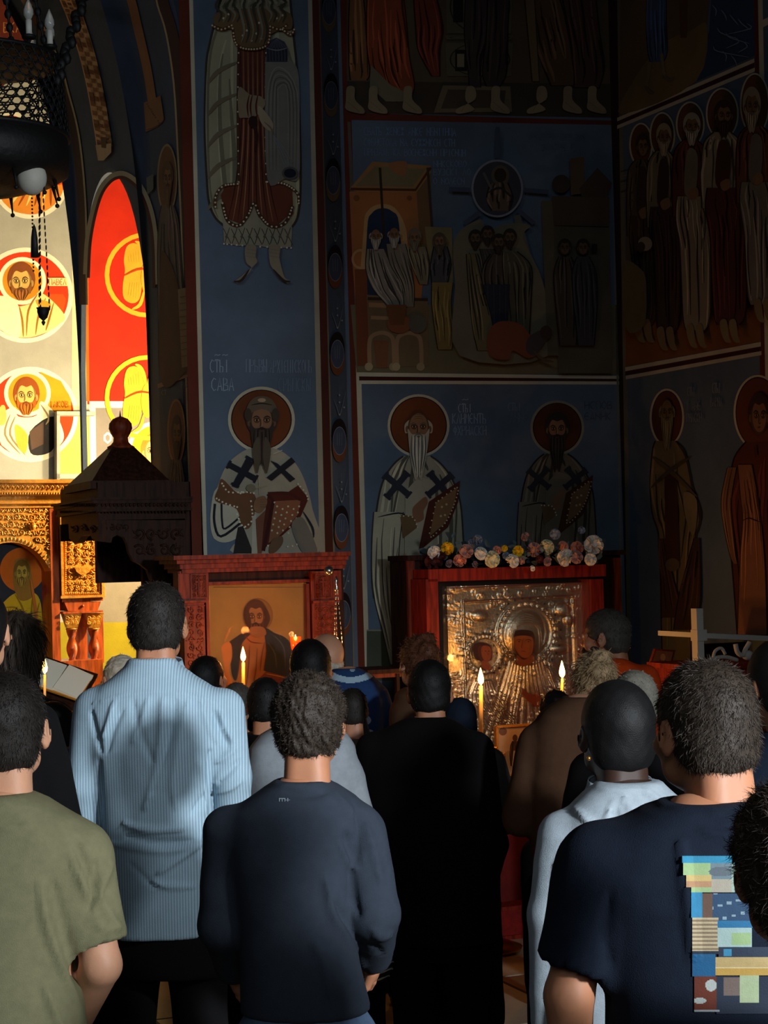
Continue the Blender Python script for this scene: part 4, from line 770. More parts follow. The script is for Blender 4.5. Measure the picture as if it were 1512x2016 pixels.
class Face(Plane):
    def __init__(s, px, Y, py=1100, d=None, n=None):
        o = at(px, py, Y); super().__init__(o, d or U, n or -W)
    def ext(s, x0, x1, y0, y1, o0=0.0):
        ym = (y0+y1)/2; xm = (x0+x1)/2
        a = (s.hit(x0, ym, o0)-s.p).dot(s.d); b = (s.hit(x1, ym, o0)-s.p).dot(s.d)
        return a, b, s.hit(xm, y0, o0).z, s.hit(xm, y1, o0).z
    def pt(s, u, z, off=0.0):
        q = s.p+s.d*u+s.n*off; return Vector((q.x, q.y, z))
    def sbox(s, mb, a, b, zt, zb, o0, o1, col=None):
        vs = [s.pt(u, z, o) for o in (o0, o1) for u, z in ((a, zt), (b, zt), (b, zb), (a, zb))]
        return mb.add(vs, [(0, 1, 2, 3), (7, 6, 5, 4), (0, 4, 5, 1), (1, 5, 6, 2), (2, 6, 7, 3), (3, 7, 4, 0)], False, col)
    def box(s, mb, x0, y0, x1, y1, o0, o1, col=None, zb=None):
        """box whose front face covers that rectangle of the photograph, from o0 to o1 towards the nave"""
        a, b, zt, z_ = s.ext(x0, x1, y0, y1, o1)
        return s.sbox(mb, a, b, zt, z_ if zb is None else zb, o0, o1, col)
    def extr(s, mb, pts, o0, o1, col=None):
        n = len(pts); fr = [s.hit(x, y, o1) for x, y in pts]; bk = [v-s.n*(o1-o0) for v in fr]
        tri = geometry.tessellate_polygon([[Vector((x, y, 0)) for x, y in pts]])
        fs = [tuple(t) for t in tri]+[tuple(i+n for i in t[::-1]) for t in tri]+[(i, (i+1) % n, (i+1) % n+n, i+n) for i in range(n)]
        return mb.add(fr+bk, fs, False, col)
    def scroll(s, mb, px, py, r, off, turns=1.3, sg=1, th=0, w=1.6, col=None):
        pts = []
        for k in range(12):
            t = k/11; a = th+sg*t*turns*2*PI; rr = r*(1-.8*t)
            pts.append(s.hit(px+rr*math.cos(a), py+rr*math.sin(a), off))
        mb.tube(pts, [w/FPX*pts[0].y*(1-.5*k/11) for k in range(12)], 5, col)
    def leaf(s, mb, px, py, r, ang, off, col=None):
        P = lambda a, b, o: s.hit(px+a*math.cos(ang)-b*math.sin(ang), py+a*math.sin(ang)+b*math.cos(ang), off+o)
        q = r/FPX*s.p.y
        vs = [P(-r, 0, 0), P(0, -r*.4, 0), P(r, 0, 0), P(0, r*.4, 0), P(0, 0, q*.5)]
        mb.add(vs, [(0, 1, 4), (1, 2, 4), (2, 3, 4), (3, 0, 4)], True, col)
    def carve(s, mb, x0, y0, x1, y1, off, r=7, seed=1, dens=1.0):
        """vine scrolls, leaves and berries filling a rectangle"""
        rnd = random.Random(seed); nx = max(1, round((x1-x0)/(r*1.9))); ny = max(1, round((y1-y0)/(r*1.9)))
        for i in range(nx):
            for j in range(ny):
                cx = x0+(i+.5)*(x1-x0)/nx; cy = y0+(j+.5)*(y1-y0)/ny; sg = 1 if (i+j) % 2 else -1
                s.scroll(mb, cx, cy, r*.85, off, 1.2, sg, rnd.uniform(0, 6), r*.18)
                for k in range(2):
                    a = rnd.uniform(0, 6.28); s.leaf(mb, cx+r*.7*math.cos(a), cy+r*.7*math.sin(a), r*.5, a+.6, off)
                if rnd.random() < .5: mb.ball(s.hit(cx+r*.1, cy, off), r*.22/FPX*s.p.y, 6, 4)
    def beads(s, mb, x0, y0, x1, y1, n, r, off):
        for k in range(n):
            t = (k+.5)/n; q = s.hit(x0+(x1-x0)*t, y0+(y1-y0)*t, off); R = r/FPX*q.y; mb.ball(q, (R, R*.8, R*1.2), 6, 4)
def framebox(F, mb, x0, y0, x1, y1, t, o0, o1, zb=None):
    F.box(mb, x0, y0, x1, y0+t, o0, o1); F.box(mb, x0, y1-t, x1, y1, o0, o1); F.box(mb, x0, y0+t, x0+t, y1-t, o0, o1); F.box(mb, x1-t, y0+t, x1, y1-t, o0, o1)
# ---------------------------------------------------------------- shrine with the icon of the man in a dark robe
F = Face(515, 9.05)
sh = empty('icon_shrine', (F.p.x, F.p.y, 0), 'carved red-brown wooden shrine against the blue pier holding the painted icon of a man', 'shrine', rz=TH)
mb = MB(); F.box(mb, 342, 1090, 691, 1098, -.2, .16); F.box(mb, 348, 1098, 686, 1106, -.2, .12); F.box(mb, 354, 1106, 682, 1116, -.2, .085); F.box(mb, 358, 1116, 680, 1124, -.2, .06); mb.build('cornice', 'red_wood', sh, world=True)
mb = MB(); F.box(mb, 362, 1122, 680, 1500, -.2, -.05, zb=.0); mb.build('back_panel', 'dark_wood', sh, world=True)
mb = MB(); F.box(mb, 408, 1122, 620, 1146, -.05, .01); mb.build('header', 'dark_wood', sh, world=True)
for x0, x1, sx in ((351, 411, 0), (612, 672, 1)):
    mb = MB(); F.box(mb, x0, 1124, x1, 1182, -.05, .04); F.box(mb, x0+12-sx*8, 1182, x1-3, 1187, -.05, .055); F.box(mb, x0+14-sx*8, 1187, x1-5, 1500, -.05, .03, zb=.0)
    F.box(mb, x0+2, 1124, x1-2, 1129, 0, .05)
    p = mb.build('pilaster', 'red_wood', sh, world=True)
    mb = MB(); cx0 = x0+24-sx*16; framebox(F, mb, cx0, 1130, cx0+33, 1178, 2, .04, .047); F.box(mb, cx0+15, 1136, cx0+18, 1172, .04, .05); F.box(mb, cx0+9, 1144, cx0+24, 1147, .04, .05); F.box(mb, cx0+11, 1137, cx0+22, 1139, .04, .05)
    F.carve(mb, cx0+3, 1150, cx0+30, 1176, .044, 5, 3); F.carve(mb, cx0+3, 1130, cx0+30, 1150, .044, 4, 4); F.carve(mb, x0+18-sx*8, 1194, x1-9, 1400, .034, 8, 5+sx)
    for yy in (1192, 1260, 1330): F.box(mb, x0+16-sx*8, yy, x1-7, yy+2, .03, .036)
    mb.build('carving', 'red_wood', p, world=True)
mb = MB(); framebox(F, mb, 408, 1143, 612, 1424, 6, -.05, .025); mb.build('frame', 'red_wood', sh, world=True)
mb = MB(); F.box(mb, 413, 1149, 606, 1420, -.05, -.02); ic = mb.build('painted_panel', 'gilt_wood', sh, world=True)
PF2 = Face(515, 9.05); PF2.p = F.p+F.n*(-.018); PF2.d = U; PF2.n = -W
def Pic(pl, parent, name='painting', label=None): return Mural(pl, parent, name, label)
m = Pic(PF2, ic, 'painting', 'bearded long-haired man in ochre tunic and dark cloak on gold ground'); m.P([(413, 1149), (606, 1149), (606, 1420), (413, 1420)], (150, 112, 54))
X = lambda a: 320+a/3.436; Y = lambda b: 1060+b/3.436; G = lambda *l: [(X(a), Y(b)) for a, b in l]
m.L_([(420, 1156), (598, 1156), (598, 1415)], 1.5, (96, 66, 32)); m.E(X(643), Y(520), 30, 34, (120, 78, 36)); m.E(X(643), Y(520), 28, 32, (132, 92, 42))
m.P(G((545, 640), (600, 625), (680, 620), (730, 640), (720, 800), (700, 940), (640, 1060), (500, 1060), (480, 900), (500, 720)), (158, 92, 38), True)
m.P(G((440, 720), (500, 665), (570, 625), (600, 640), (545, 700), (530, 760), (520, 860), (500, 960), (470, 930), (455, 820)), (40, 38, 36), True)
m.P(G((690, 610), (760, 640), (830, 670), (870, 730), (880, 900), (860, 960), (700, 900), (685, 880), (700, 760)), (42, 42, 42), True)
for a in (G((710, 700), (760, 780), (770, 880)), G((760, 660), (820, 740), (830, 880)), G((730, 640), (800, 700))): m.S(a, 2.2, (74, 72, 66))
for a in (G((560, 660), (600, 700), (680, 710)), G((640, 740), (630, 900), (600, 1040)), G((590, 720), (580, 880), (560, 1040)), G((690, 700), (670, 800), (660, 900))): m.S(a, 2.5, (104, 50, 22))
m.P(G((640, 960), (700, 900), (860, 940), (880, 1060), (600, 1060)), (120, 50, 24)); m.S(G((700, 915), (780, 930), (850, 950)), 2, (180, 120, 50))
m.P(G((400, 730), (440, 700), (465, 720), (470, 800), (450, 900), (475, 980), (400, 990), (420, 900), (405, 800)), (190, 110, 50), True); m.S(G((420, 700), (440, 650), (462, 600)), 4, (190, 120, 60)); m.S(G((445, 700), (470, 665)), 4, (180, 110, 56)); m.S(G((430, 690), (425, 640)), 3, (180, 110, 56))
face(m, X(630), Y(535), 17, 27, skin=(150, 98, 54), hair=(78, 44, 26), beard=(84, 48, 28), bl=9)
m.P(G((560, 470), (556, 540), (590, 600), (600, 560), (580, 480)), (70, 40, 24), True); m.P(G((700, 470), (728, 540), (705, 600), (685, 610), (692, 540)), (70, 40, 24), True); m.P(G((600, 600), (680, 600), (700, 650), (640, 670), (590, 640)), (140, 86, 44), True)
m.build()
mat('pane', (240, 240, 240), rough=0.03, trans=0.97, spec=0.5, alpha=0.18)
mb = MB(); F.box(mb, 414, 1150, 605, 1418, .012, .016); mb.build('glass_pane', 'pane', sh, world=True)
# small votive glass in front of the icon
def candle(px, yf, yb, Y, label, group=None, w=6.0, flame=1.0, power=1.6, nm='candle', lean=0):
    b = at(px, yb, Y); t = at(px+lean, yf+16, Y); r = w/2/FPX*Y
    e = empty(nm, b, label, 'candle', group); h = t.z-b.z; dx = t.x-b.x
    MB().tube([(0, 0, 0), (dx*.5, 0, h*.5), (dx, 0, h)], [r*1.1, r, r*.9], 8).build('shaft', 'wax', e)
    MB().tube([(dx, 0, h), (dx, 0, h+.006)], .0008, 4).build('wick', 'black_iron', e)
    k = flame*Y/FPX; MB().lathe([(.3*k, 0), (4.2*k, 5*k), (5.2*k, 10*k), (3.6*k, 18*k), (1.6*k, 25*k), (.2*k, 30*k)], (dx, 0, h+.002), 12).build('flame', 'flame', e)
    l = bpy.data.lights.new('candle_light', 'POINT'); l.energy = power*0.9; l.color = (1, .42, .10); l.shadow_soft_size = .02
    o = bpy.data.objects.new('candle_light', l); COL.objects.link(o); o.parent = e; o.location = (dx, -.03, h+.05); return e
def holder(px, py, Y, label, r=.11, group=None):
    b = at(px, py, Y); e = empty('candle_stand', (b.x, b.y, 0), label, 'candle stand', group); H = b.z
    MB().lathe([(.16, 0), (.17, .02), (.09, .05), (.03, .09), (.025, .4), (.04, .45), (.04, .5), (.022, .55), (.02, H-.2), (.05, H-.12), (.03, H-.08), (.03, H-.05)], (0, 0, 0), 20).build('column', 'brass', e)
    MB().lathe([(.03, H-.06), (r, H-.05), (r*1.04, H-.012), (r, H-.012), (r*.97, H-.04), (.02, H-.045)], (0, 0, 0), 24).build('tray', 'brass', e)
    for k in range(9):
        a = k*2*PI/9; x, y = (r*.75*math.cos(a), r*.75*math.sin(a)) if k else (0, 0)
        MB().lathe([(.004, H-.045), (.004, H-.01), (.012, H-.004), (.013, H+.012), (.009, H+.012), (.006, H)], (x, y, 0), 8).build('candle_cup', 'brass', e)
    return e
holder(480, 1460, 8.62, 'brass candle stand before the painted icon, mostly hidden by the crowd')
candle(479, 1288, 1450, 8.62, 'lit thin candle before the painted icon of the dark-robed man', w=7, power=4.5)
holder(950, 1478, 8.98, 'brass candle stand before the silver icon')
candle(947, 1334, 1470, 8.98, 'tall lit candle at the lower left of the silver icon', w=8, flame=1.15, power=5.0)
candle(1103, 1320, 1440, 8.98, 'lit candle at the lower right of the silver icon, behind the fair-haired woman', flame=1.15, power=3.6, lean=4)
holder(1100, 1445, 8.98, 'brass candle stand hidden behind the woman in the brown coat')
# red glass votive lamp beside the icon
def lamp(px, py, Y, top, label, glow=True, r=10):
    c = at(px, py, Y); e = empty('hanging_lamp', c, label, 'lamp'); R = r/FPX*Y; T = at(px, top, Y).z-c.z
    MB().lathe([(.1*R, -2.4*R), (.35*R, -1.9*R), (.15*R, -1.6*R), (.7*R, -1.1*R), (1.0*R, -.2*R), (1.0*R, .3*R), (1.15*R, .5*R), (1.0*R, .5*R), (.8*R, -.2*R), (.2*R, -.9*R)], (0, 0, 0), 14).build('bowl', 'silver' if glow else 'black_iron', e)
    for k in range(3):
        a = k*2.1+.3; ch = MB()
        n = max(8, int((T)/(R*1.1)));
        for i in range(n):
            t = i/n; p = Vector((R*1.05*math.cos(a)*(1-t), R*1.05*math.sin(a)*(1-t), .5*R+(T-.5*R)*t)); ch.ball(p, (R*.14, R*.14, R*.5), 4, 3)
        ch.build('chain', 'silver' if glow else 'black_iron', e)
    if not glow: MB().tube([(0, 0, T), (0, 0, TOP-c.z)], .002, 4).build('wire', 'black_iron', e)
    if glow:
        MB().lathe([(.1*R, 0), (.35*R, .5*R), (.3*R, .9*R), (.05*R, 1.6*R)], (0, 0, 0), 10).build('flame', 'flame', e)
        l = bpy.data.lights.new('lamp_light', 'POINT'); l.energy = .7; l.color = (1, .45, .12); l.shadow_soft_size = .015; o = bpy.data.objects.new('lamp_light', l); COL.objects.link(o); o.parent = e; o.location = (0, -.02, R*1.5)
    return e
e = lamp(665, 1270, 8.85, 1128, 'small lit silver oil lamp hanging on chains right of the painted icon', r=9)
MB().ball((-.035, 0, .36), .024, 14, 10).lathe([(.004, .33), (.012, .31), (.004, .29), (.014, .27), (.003, .25)], (-.0, 0, 0), 8).build('silver_ball', 'silver', e)
v = at(582, 1262, 8.72); e = empty('votive_glass', v, 'red glowing votive glass standing before the painted icon', 'votive light')
mat('red_glass', (230, 60, 20), rough=0.1, trans=0.5, emit=(255, 60, 8), estr=1.2)
MB().lathe([(.015, -.05), (.022, -.03), (.026, .02), (.024, .02), (.02, -.02), (.01, -.04)], (0, 0, 0), 12).build('glass', 'red_glass', e); MB().lathe([(.002, -.01), (.006, 0), (.004, .015), (.001, .03)], (0, 0, 0), 8).build('flame', 'flame', e)
MB().tube([(0, 0, -.05), (0, .01, -.3), (0, .1, -.5)], .006, 6).build('bracket', 'brass', e)
l = bpy.data.lights.new('votive_light', 'POINT'); l.energy = 2.2; l.color = (1, .25, .05); l.shadow_soft_size = .02; o = bpy.data.objects.new('votive_light', l); COL.objects.link(o); o.parent = e; o.location = (0, -.03, .03)
# ---------------------------------------------------------------- great icon in its red frame
F = Face(1016, 9.62)
st = empty('icon_stand', (F.p.x, F.p.y, 0), 'low stand covered in dark red cloth under the silver icon', 'stand', rz=TH)
mb = MB(); F.box(mb, 852, 1524, 1192, 1545, -.15, .24); mb.build('ledge', 'deep_red_wood', st, world=True)
mb = MB(); F.box(mb, 856, 1545, 1188, 1840, -.15, .2, zb=.0)
mb.build('cloth_front', 'red_cloth', st, world=True)
F.p = at(1016, 1850, 9.24); F.p.z = 0
cp = empty('carpeted_step', (F.p.x, F.p.y, 0), 'low step covered with red carpet before the icon stand', 'step', rz=TH)
mb = MB(); F.sbox(mb, -.62, .62, .155, .01, -.13, .0); mb.build('step_body', 'red_carpet', cp, world=True)
mb = MB(); F.sbox(mb, -.625, .625, .02, .0, -.13, .012); F.sbox(mb, -.625, .625, .165, .145, -.13, .012); mb.build('edging', 'deep_red_wood', cp, world=True)
F = Face(1016, 9.62)
bk = empty('icon_cabinet', (F.p.x, F.p.y, 0), 'dark wooden cabinet standing behind the silver icon and its flowers', 'cabinet', rz=TH)
mb = MB(); F.box(mb, 806, 1096, 1228, 1560, -.4, -.17, zb=0); mb.build('body', 'dark_wood', bk, world=True)
mb = MB(); F.box(mb, 802, 1088, 1232, 1098, -.4, -.13); mb.build('cornice', 'dark_wood', bk, world=True)
for x in (808, 1214): mb = MB(); F.box(mb, x, 1098, x+14, 1560, -.17, -.15, zb=0); mb.build('post', 'red_wood', bk, world=True)
mi = empty('great_icon', (F.p.x, F.p.y, F.hit(1022, 1524, .24).z+.002), 'silver-covered mother and child icon in a red wooden frame with glass', 'icon', rz=TH)
mb = MB(); zst = F.hit(1022, 1524, .24).z+.002
for x0, y0, x1, y1 in ((843, 1116, 1193, 1140), (843, 1140, 867, 1522), (1169, 1140, 1193, 1522), (867, 1502, 1169, 1522)): F.box(mb, x0, y0, x1, y1, -.14, .05, zb=zst if y1 > 1520 else None)
mb.build('frame', 'deep_red_wood', mi, world=True)
mb = MB(); F.box(mb, 866, 1138, 1170, 1510, -.14, -.1); mb.build('backing', 'black_cloth', mi, world=True)
mb = MB(); F.box(mb, 866, 1138, 1170, 1508, .02, .024); mb.build('glass_pane', 'pane', mi, world=True)
# the silver cover as a beaten relief
a_, b_, zt, zb = F.ext(884, 1161, 1150, 1500, -.06); NX, NZ_ = 200, 256
gx, gy = np.meshgrid(np.linspace(884, 1161, NX), np.linspace(1150, 1504, NZ_)); H = np.zeros_like(gx)
def bump_e(cx, cy, rx, ry, h, p=2):
    global H
    d = ((gx-cx)/rx)**2+((gy-cy)/ry)**2; H = np.maximum(H, np.where(d < 1, h*np.sqrt(np.clip(1-d, 0, 1)), 0)) if p == 2 else H+np.where(d < 1, h, 0)
def ridge(pts, wd, h):
    global H
    pts = catmull(pts, 3); dm = np.full_like(gx, 1e9)
    for (x0, y0), (x1, y1) in zip(pts, pts[1:]):
        vx, vy = x1-x0, y1-y0; L2 = vx*vx+vy*vy+1e-9; t = np.clip(((gx-x0)*vx+(gy-y0)*vy)/L2, 0, 1); dm = np.minimum(dm, np.hypot(gx-x0-t*vx, gy-y0-t*vy))
    H = H+h*np.exp(-(dm/wd)**2)
rnd = random.Random(5)
for k in range(300):
    cx, cy = rnd.uniform(884, 1161), rnd.uniform(1150, 1504); r = rnd.uniform(4, 9); a0 = rnd.uniform(0, 6)
    ridge([(cx+r*math.cos(a0+t)*(1-t/7), cy+r*math.sin(a0+t)*(1-t/7)) for t in (0, 1.2, 2.4, 3.6, 4.8)], 1.5, rnd.uniform(.7, 1.3))
H *= 1.0
inner = ((gx > 914) & (gx < 1128) & (gy > 1182)); H = np.where(inner, H*.75, H)
ridge([(914, 1180), (914, 1500)], 2, 2.2); ridge([(914, 1182), (1128, 1178)], 2, 2.0); ridge([(1130, 1178), (1132, 1500)], 2, 2.2); ridge([(892, 1156), (1154, 1152)], 2, 1.5)
def zero(cx, cy, rx, ry, lvl):
    global H
    d = ((gx-cx)/rx)**2+((gy-cy)/ry)**2; H = np.where(d < 1, lvl, H)
for cx, cy, r, rx in ((1036, 1248, 62, 58), (952, 1286, 38, 36)):
    zero(cx, cy, rx, r, .8)
    for q in (1.0, .86): ridge([(cx+rx*q*math.cos(t*PI/8), cy+r*q*math.sin(t*PI/8)) for t in range(17)], 1.6, 1.8)
    for t in range(28):
        a = t*2*PI/28; bump_e(cx+rx*.93*math.cos(a), cy+r*.93*math.sin(a), 3, 3, 3.0)
bump_e(1034, 1252, 42, 50, 5.0)
for k in range(5): ridge([(1034-38+k*3, 1300), (1034-36+k*3, 1240), (1034, 1208+k*5), (1034+36-k*3, 1240), (1034+38-k*3, 1300)], 1.3, .9)
body = [(990, 1300), (965, 1360), (930, 1400), (920, 1500), (1130, 1500), (1135, 1400), (1110, 1330), (1075, 1300)]
for k in range(26):
    u = k/25; ridge([(1000+u*70, 1305), (985+u*100, 1350), (960+u*150+rnd.uniform(-8, 8), 1410), (925+u*205, 1500)], 2.4, 2.0 if k % 2 else -.6)
for k in range(10): ridge([(1080, 1310+k*5), (1112, 1340+k*9), (1060-k*3, 1400+k*11)], 2.2, 1.8)
for k in range(8): ridge([(935+k*4, 1340), (925+k*8, 1380), (960+k*9, 1440)], 2.2, 1.6)
bump_e(945, 1210, 16, 12, 4); bump_e(1110, 1205, 17, 16, 5); bump_e(1102, 1282, 22, 12, 5); bump_e(1120, 1225, 10, 14, 4)
sc = .0011*9.62/3.6*.37
Hm = H*sc*3.6
gyv, gxv = NZ_, NX
us = np.linspace(a_, b_, NX); zs = np.linspace(zt, zb, NZ_); UU, ZZ = np.meshgrid(us, zs)
base = np.array([F.p.x, F.p.y, 0])+np.array(F.n)*(-.06)
V = base+UU[..., None]*np.array(U)+Hm[..., None]*np.array(F.n); V[..., 2] = ZZ
idx = np.arange(NX*NZ_).reshape(NZ_, NX); Fc = np.stack([idx[:-1, :-1], idx[1:, :-1], idx[1:, 1:], idx[:-1, 1:]], -1).reshape(-1, 4)
mat('beaten_silver', (232, 216, 180), rough=0.27, metal=0.93, noise=0.25, nscale=12, bump=0.15, bscale=90)
o = npmesh('silver_cover', V.reshape(-1, 3), Fc, 'beaten_silver', mi, label='beaten silver-gilt relief cover'); o.matrix_parent_inverse = WM(mi).inverted()
PM = Face(1016, 9.62); PM.p = F.p+F.n*(-.035)
X = lambda a: 780+a/3.15; Y = lambda b: 1020+b/3.15; G = lambda *l: [(X(a), Y(b)) for a, b in l]
m = Pic(PM, mi, 'painted_face', 'painted face and neck of the mother'); m.P(G((720, 730), (735, 700), (790, 692), (845, 705), (862, 760), (858, 840), (850, 890), (790, 920), (745, 905), (745, 860), (722, 800)), (60, 30, 20), True)
m.P(G((728, 755), (740, 735), (800, 728), (845, 745), (850, 800), (835, 850), (800, 868), (765, 850), (735, 800)), (168, 92, 48), True); m.P(G((750, 850), (790, 880), (845, 850), (850, 890), (790, 918), (748, 900)), (150, 76, 38), True)
m.S(G((790, 745), (778, 795), (785, 806)), 1.6, (96, 44, 24)); m.S(G((745, 760), (762, 752), (778, 760)), 1.5, (60, 26, 18)); m.S(G((800, 760), (820, 752), (838, 762)), 1.5, (60, 26, 18)); m.S(G((776, 828), (788, 824), (802, 830)), 1.6, (120, 34, 24)); m.dots(G((762, 765), (820, 766)), 1.6, (26, 14, 10)); m.build()
m = Pic(PM, mi, 'painted_child', 'painted face of the child'); m.P(G((475, 810), (490, 780), (520, 770), (560, 775), (590, 800), (595, 850), (590, 880), (560, 895), (595, 930), (575, 945), (530, 930), (525, 890), (490, 870)), (70, 34, 22), True)
m.P(G((530, 800), (560, 790), (588, 810), (590, 850), (580, 880), (550, 885), (530, 850)), (160, 78, 40), True); m.P(G((530, 890), (560, 885), (592, 930), (570, 943), (535, 928)), (150, 70, 36), True); m.dots(G((555, 825), (575, 825)), 1.2, (26, 14, 10)); m.S(G((560, 830), (572, 845), (565, 848)), 1.2, (90, 40, 24)); m.build()
m = Pic(PM, mi, 'painted_hand', 'painted third hand of the icon'); m.P(G((768, 1045), (790, 1060), (820, 1085), (860, 1090), (870, 1045), (878, 1080), (895, 1120), (890, 1170), (860, 1165), (810, 1130), (780, 1095)), (150, 66, 32), True); m.build()
mat('gem_dark', (40, 16, 20), rough=0.15)
mb = MB()
for cx, cy, rx, ry, n, a0, a1 in ((1036, 1250, 68, 72, 24, -235, 55), (952, 1288, 41, 42, 18, -260, 60)):
    for k in range(n):
        a = math.radians(a0+(a1-a0)*k/(n-1)); mb.ball(F.hit(cx+rx*math.cos(a), cy+ry*math.sin(a), -.045), .007, 8, 5)
mb.build('gems', 'gem_dark', mi, world=True, kind='stuff')
# small print leaning at the foot
F2 = Face(1010, 9.3); f = empty('small_icon', at(1010, 1530, 9.3), 'small framed print of a standing dark-robed saint leaning at the foot of the silver icon', 'icon', rz=TH)
mb = MB(); framebox(F2, mb, 978, 1427, 1046, 1527, 4, -.02, .008); mb.build('frame', 'gilt_wood', f, world=True)
mb = MB(); F2.box(mb, 980, 1429, 1044, 1525, -.02, -.006); mb.build('backing', 'dark_wood', f, world=True)
P3 = Face(1010, 9.3); P3.p = P3.p+P3.n*(-.004)
m = Pic(P3, f, 'print'); m.P([(981, 1430), (1043, 1430), (1043, 1524), (981, 1524)], (176, 140, 104)); m.P([(981, 1490), (1000, 1478), (1020, 1486), (1043, 1474), (1043, 1524), (981, 1524)], (140, 120, 96)); m.E(990, 1440, 8, 8, (110, 80, 60)); m.E(1014, 1453, 5, 7, (80, 50, 36))
robe(m, [(1459, 1009, 1019), (1470, 1005, 1024), (1490, 1004, 1026), (1508, 1006, 1024)], (66, 44, 38), 3, 3); m.P([(1011, 1478), (1018, 1478), (1022, 1508), (1008, 1508)], (170, 150, 120)); m.build()
c = at(1168, 1530, 9.5)
# ---------------------------------------------------------------- flowers on top of the frame
for nm, c in (('petal_white', (240, 236, 224)), ('petal_yellow', (250, 205, 20)), ('petal_peach', (238, 160, 128)), ('petal_pink', (180, 138, 130)), ('petal_red', (84, 30, 24)), ('petal_blue', (130, 146, 170)), ('petal_cream', (226, 226, 190))): mat(nm, c, rough=.8, noise=.15, nscale=60)
mat('leaf_green', (52, 66, 52), rough=.6, noise=.3, nscale=30); mat('leaf_blue', (84, 100, 100), rough=.6)
ga = empty('flower_garland', at(1016, 1118, 9.6), 'garland of white, yellow, peach and dark red blooms on top of the red icon frame', 'flowers', rz=TH)
def bloom_mesh(name, n, seed):
    rnd = random.Random(seed); mb = MB(); mb.ball((0, 0, 0), .62, 8, 6)
    for k in range(n):
        z = 1-1.7*(k+.5)/n; a = k*2.39996; r = math.sqrt(max(0, 1-z*z)); d = Vector((r*math.cos(a), r*math.sin(a), z)); t = d.orthogonal().normalized(); b = d.cross(t)
        ca, sa = math.cos(a*3), math.sin(a*3); t, b = t*ca+b*sa, b*ca-t*sa; w_ = rnd.uniform(.3, .45)
        vs = [d*.5-t*w_*.5, d*.5+t*w_*.5, d*1.0+t*w_+b*.18, d*1.08+b*.3, d*1.0-t*w_+b*.18]; mb.add(vs, [(0, 1, 2, 3, 4)], True)
    o = mb.build(name, 'petal_white', ga); return o
protos = [bloom_mesh('flower', 46, 1), bloom_mesh('flower', 70, 2)]
fl = [(235, 215, 34, 'white'), (318, 188, 31, 'yellow'), (435, 205, 34, 'pink'), (525, 220, 32, 'white'), (595, 255, 40, 'cream'), (395, 262, 31, 'peach'), (232, 272, 42, 'red'), (505, 135, 24, 'blue'), (625, 200, 22, 'peach'), (672, 188, 16, 'yellow'), (755, 205, 27, 'yellow'), (720, 265, 34, 'white'), (855, 195, 36, 'pink'), (935, 180, 36, 'cream'), (1035, 178, 28, 'peach'), (1120, 185, 32, 'peach'), (1225, 165, 46, 'white'), (1050, 245, 42, 'white'), (1118, 242, 32, 'pink'), (1205, 256, 30, 'white'), (800, 115, 22, 'pink'), (985, 100, 26, 'blue'), (1150, 75, 18, 'blue'), (330, 282, 20, 'pink'), (490, 288, 16, 'pink'), (940, 270, 22, 'pink'), (845, 312, 14, 'white'), (680, 232, 18, 'blue'), (778, 268, 16, 'pink'), (285, 235, 20, 'red'), (465, 150, 16, 'blue'), (890, 255, 20, 'red')]
WGi = WM(ga).inverted()
for i, (a, b, r, c) in enumerate(fl):
    o = protos[i] if i < 2 else protos[i % 2].copy()
    if i >= 2: COL.objects.link(o)
    o.parent = ga; p = at(X(a), Y(b), 9.56-.05*(b > 200)+random.uniform(-.03, .03)); q = WGi @ p; R = 1.22*r/3.15/FPX*9.6
    o.location = q; o.scale = (R, R, R*.9); o.rotation_euler = (random.uniform(.9, 1.7), 0, random.uniform(0, 6))
    if o.material_slots: o.material_slots[0].link = 'OBJECT'; o.material_slots[0].material = MATS['petal_'+c]
    o['label'] = {'white': 'white bloom', 'yellow': 'yellow bloom', 'pink': 'dusty pink bloom', 'cream': 'cream bloom', 'peach': 'peach bloom', 'red': 'dark red bloom', 'blue': 'pale blue bloom'}[c]
lf = None
for i in range(150):
    a = random.uniform(190, 1290); b = random.gauss(225, 42); 
    if lf is None:
        vs = [(0, 0, 0), (.28, .35, .08), (.22, .75, .05), (0, 1.1, -.1), (-.22, .75, .05), (-.28, .35, .08), (0, .5, -.04)]; lf = MB().add(vs, [(0, 1, 6), (1, 2, 6), (2, 3, 6), (3, 4, 6), (4, 5, 6), (5, 0, 6)], True).build('leaf', 'leaf_green', ga); o = lf
    else: o = lf.copy(); COL.objects.link(o)
    o.parent = ga; q = WGi @ at(X(a), Y(min(b, 285)), 9.6+random.uniform(-.02, .06)); o.location = q; R = random.uniform(.025, .06); o.scale = (R, R, R)
    o.rotation_euler = (random.uniform(.6, 2.0), random.uniform(-1.6, 1.6), random.uniform(-1, 1))
    if i % 3 == 0: o.material_slots[0].link = 'OBJECT'; o.material_slots[0].material = MATS['leaf_blue']
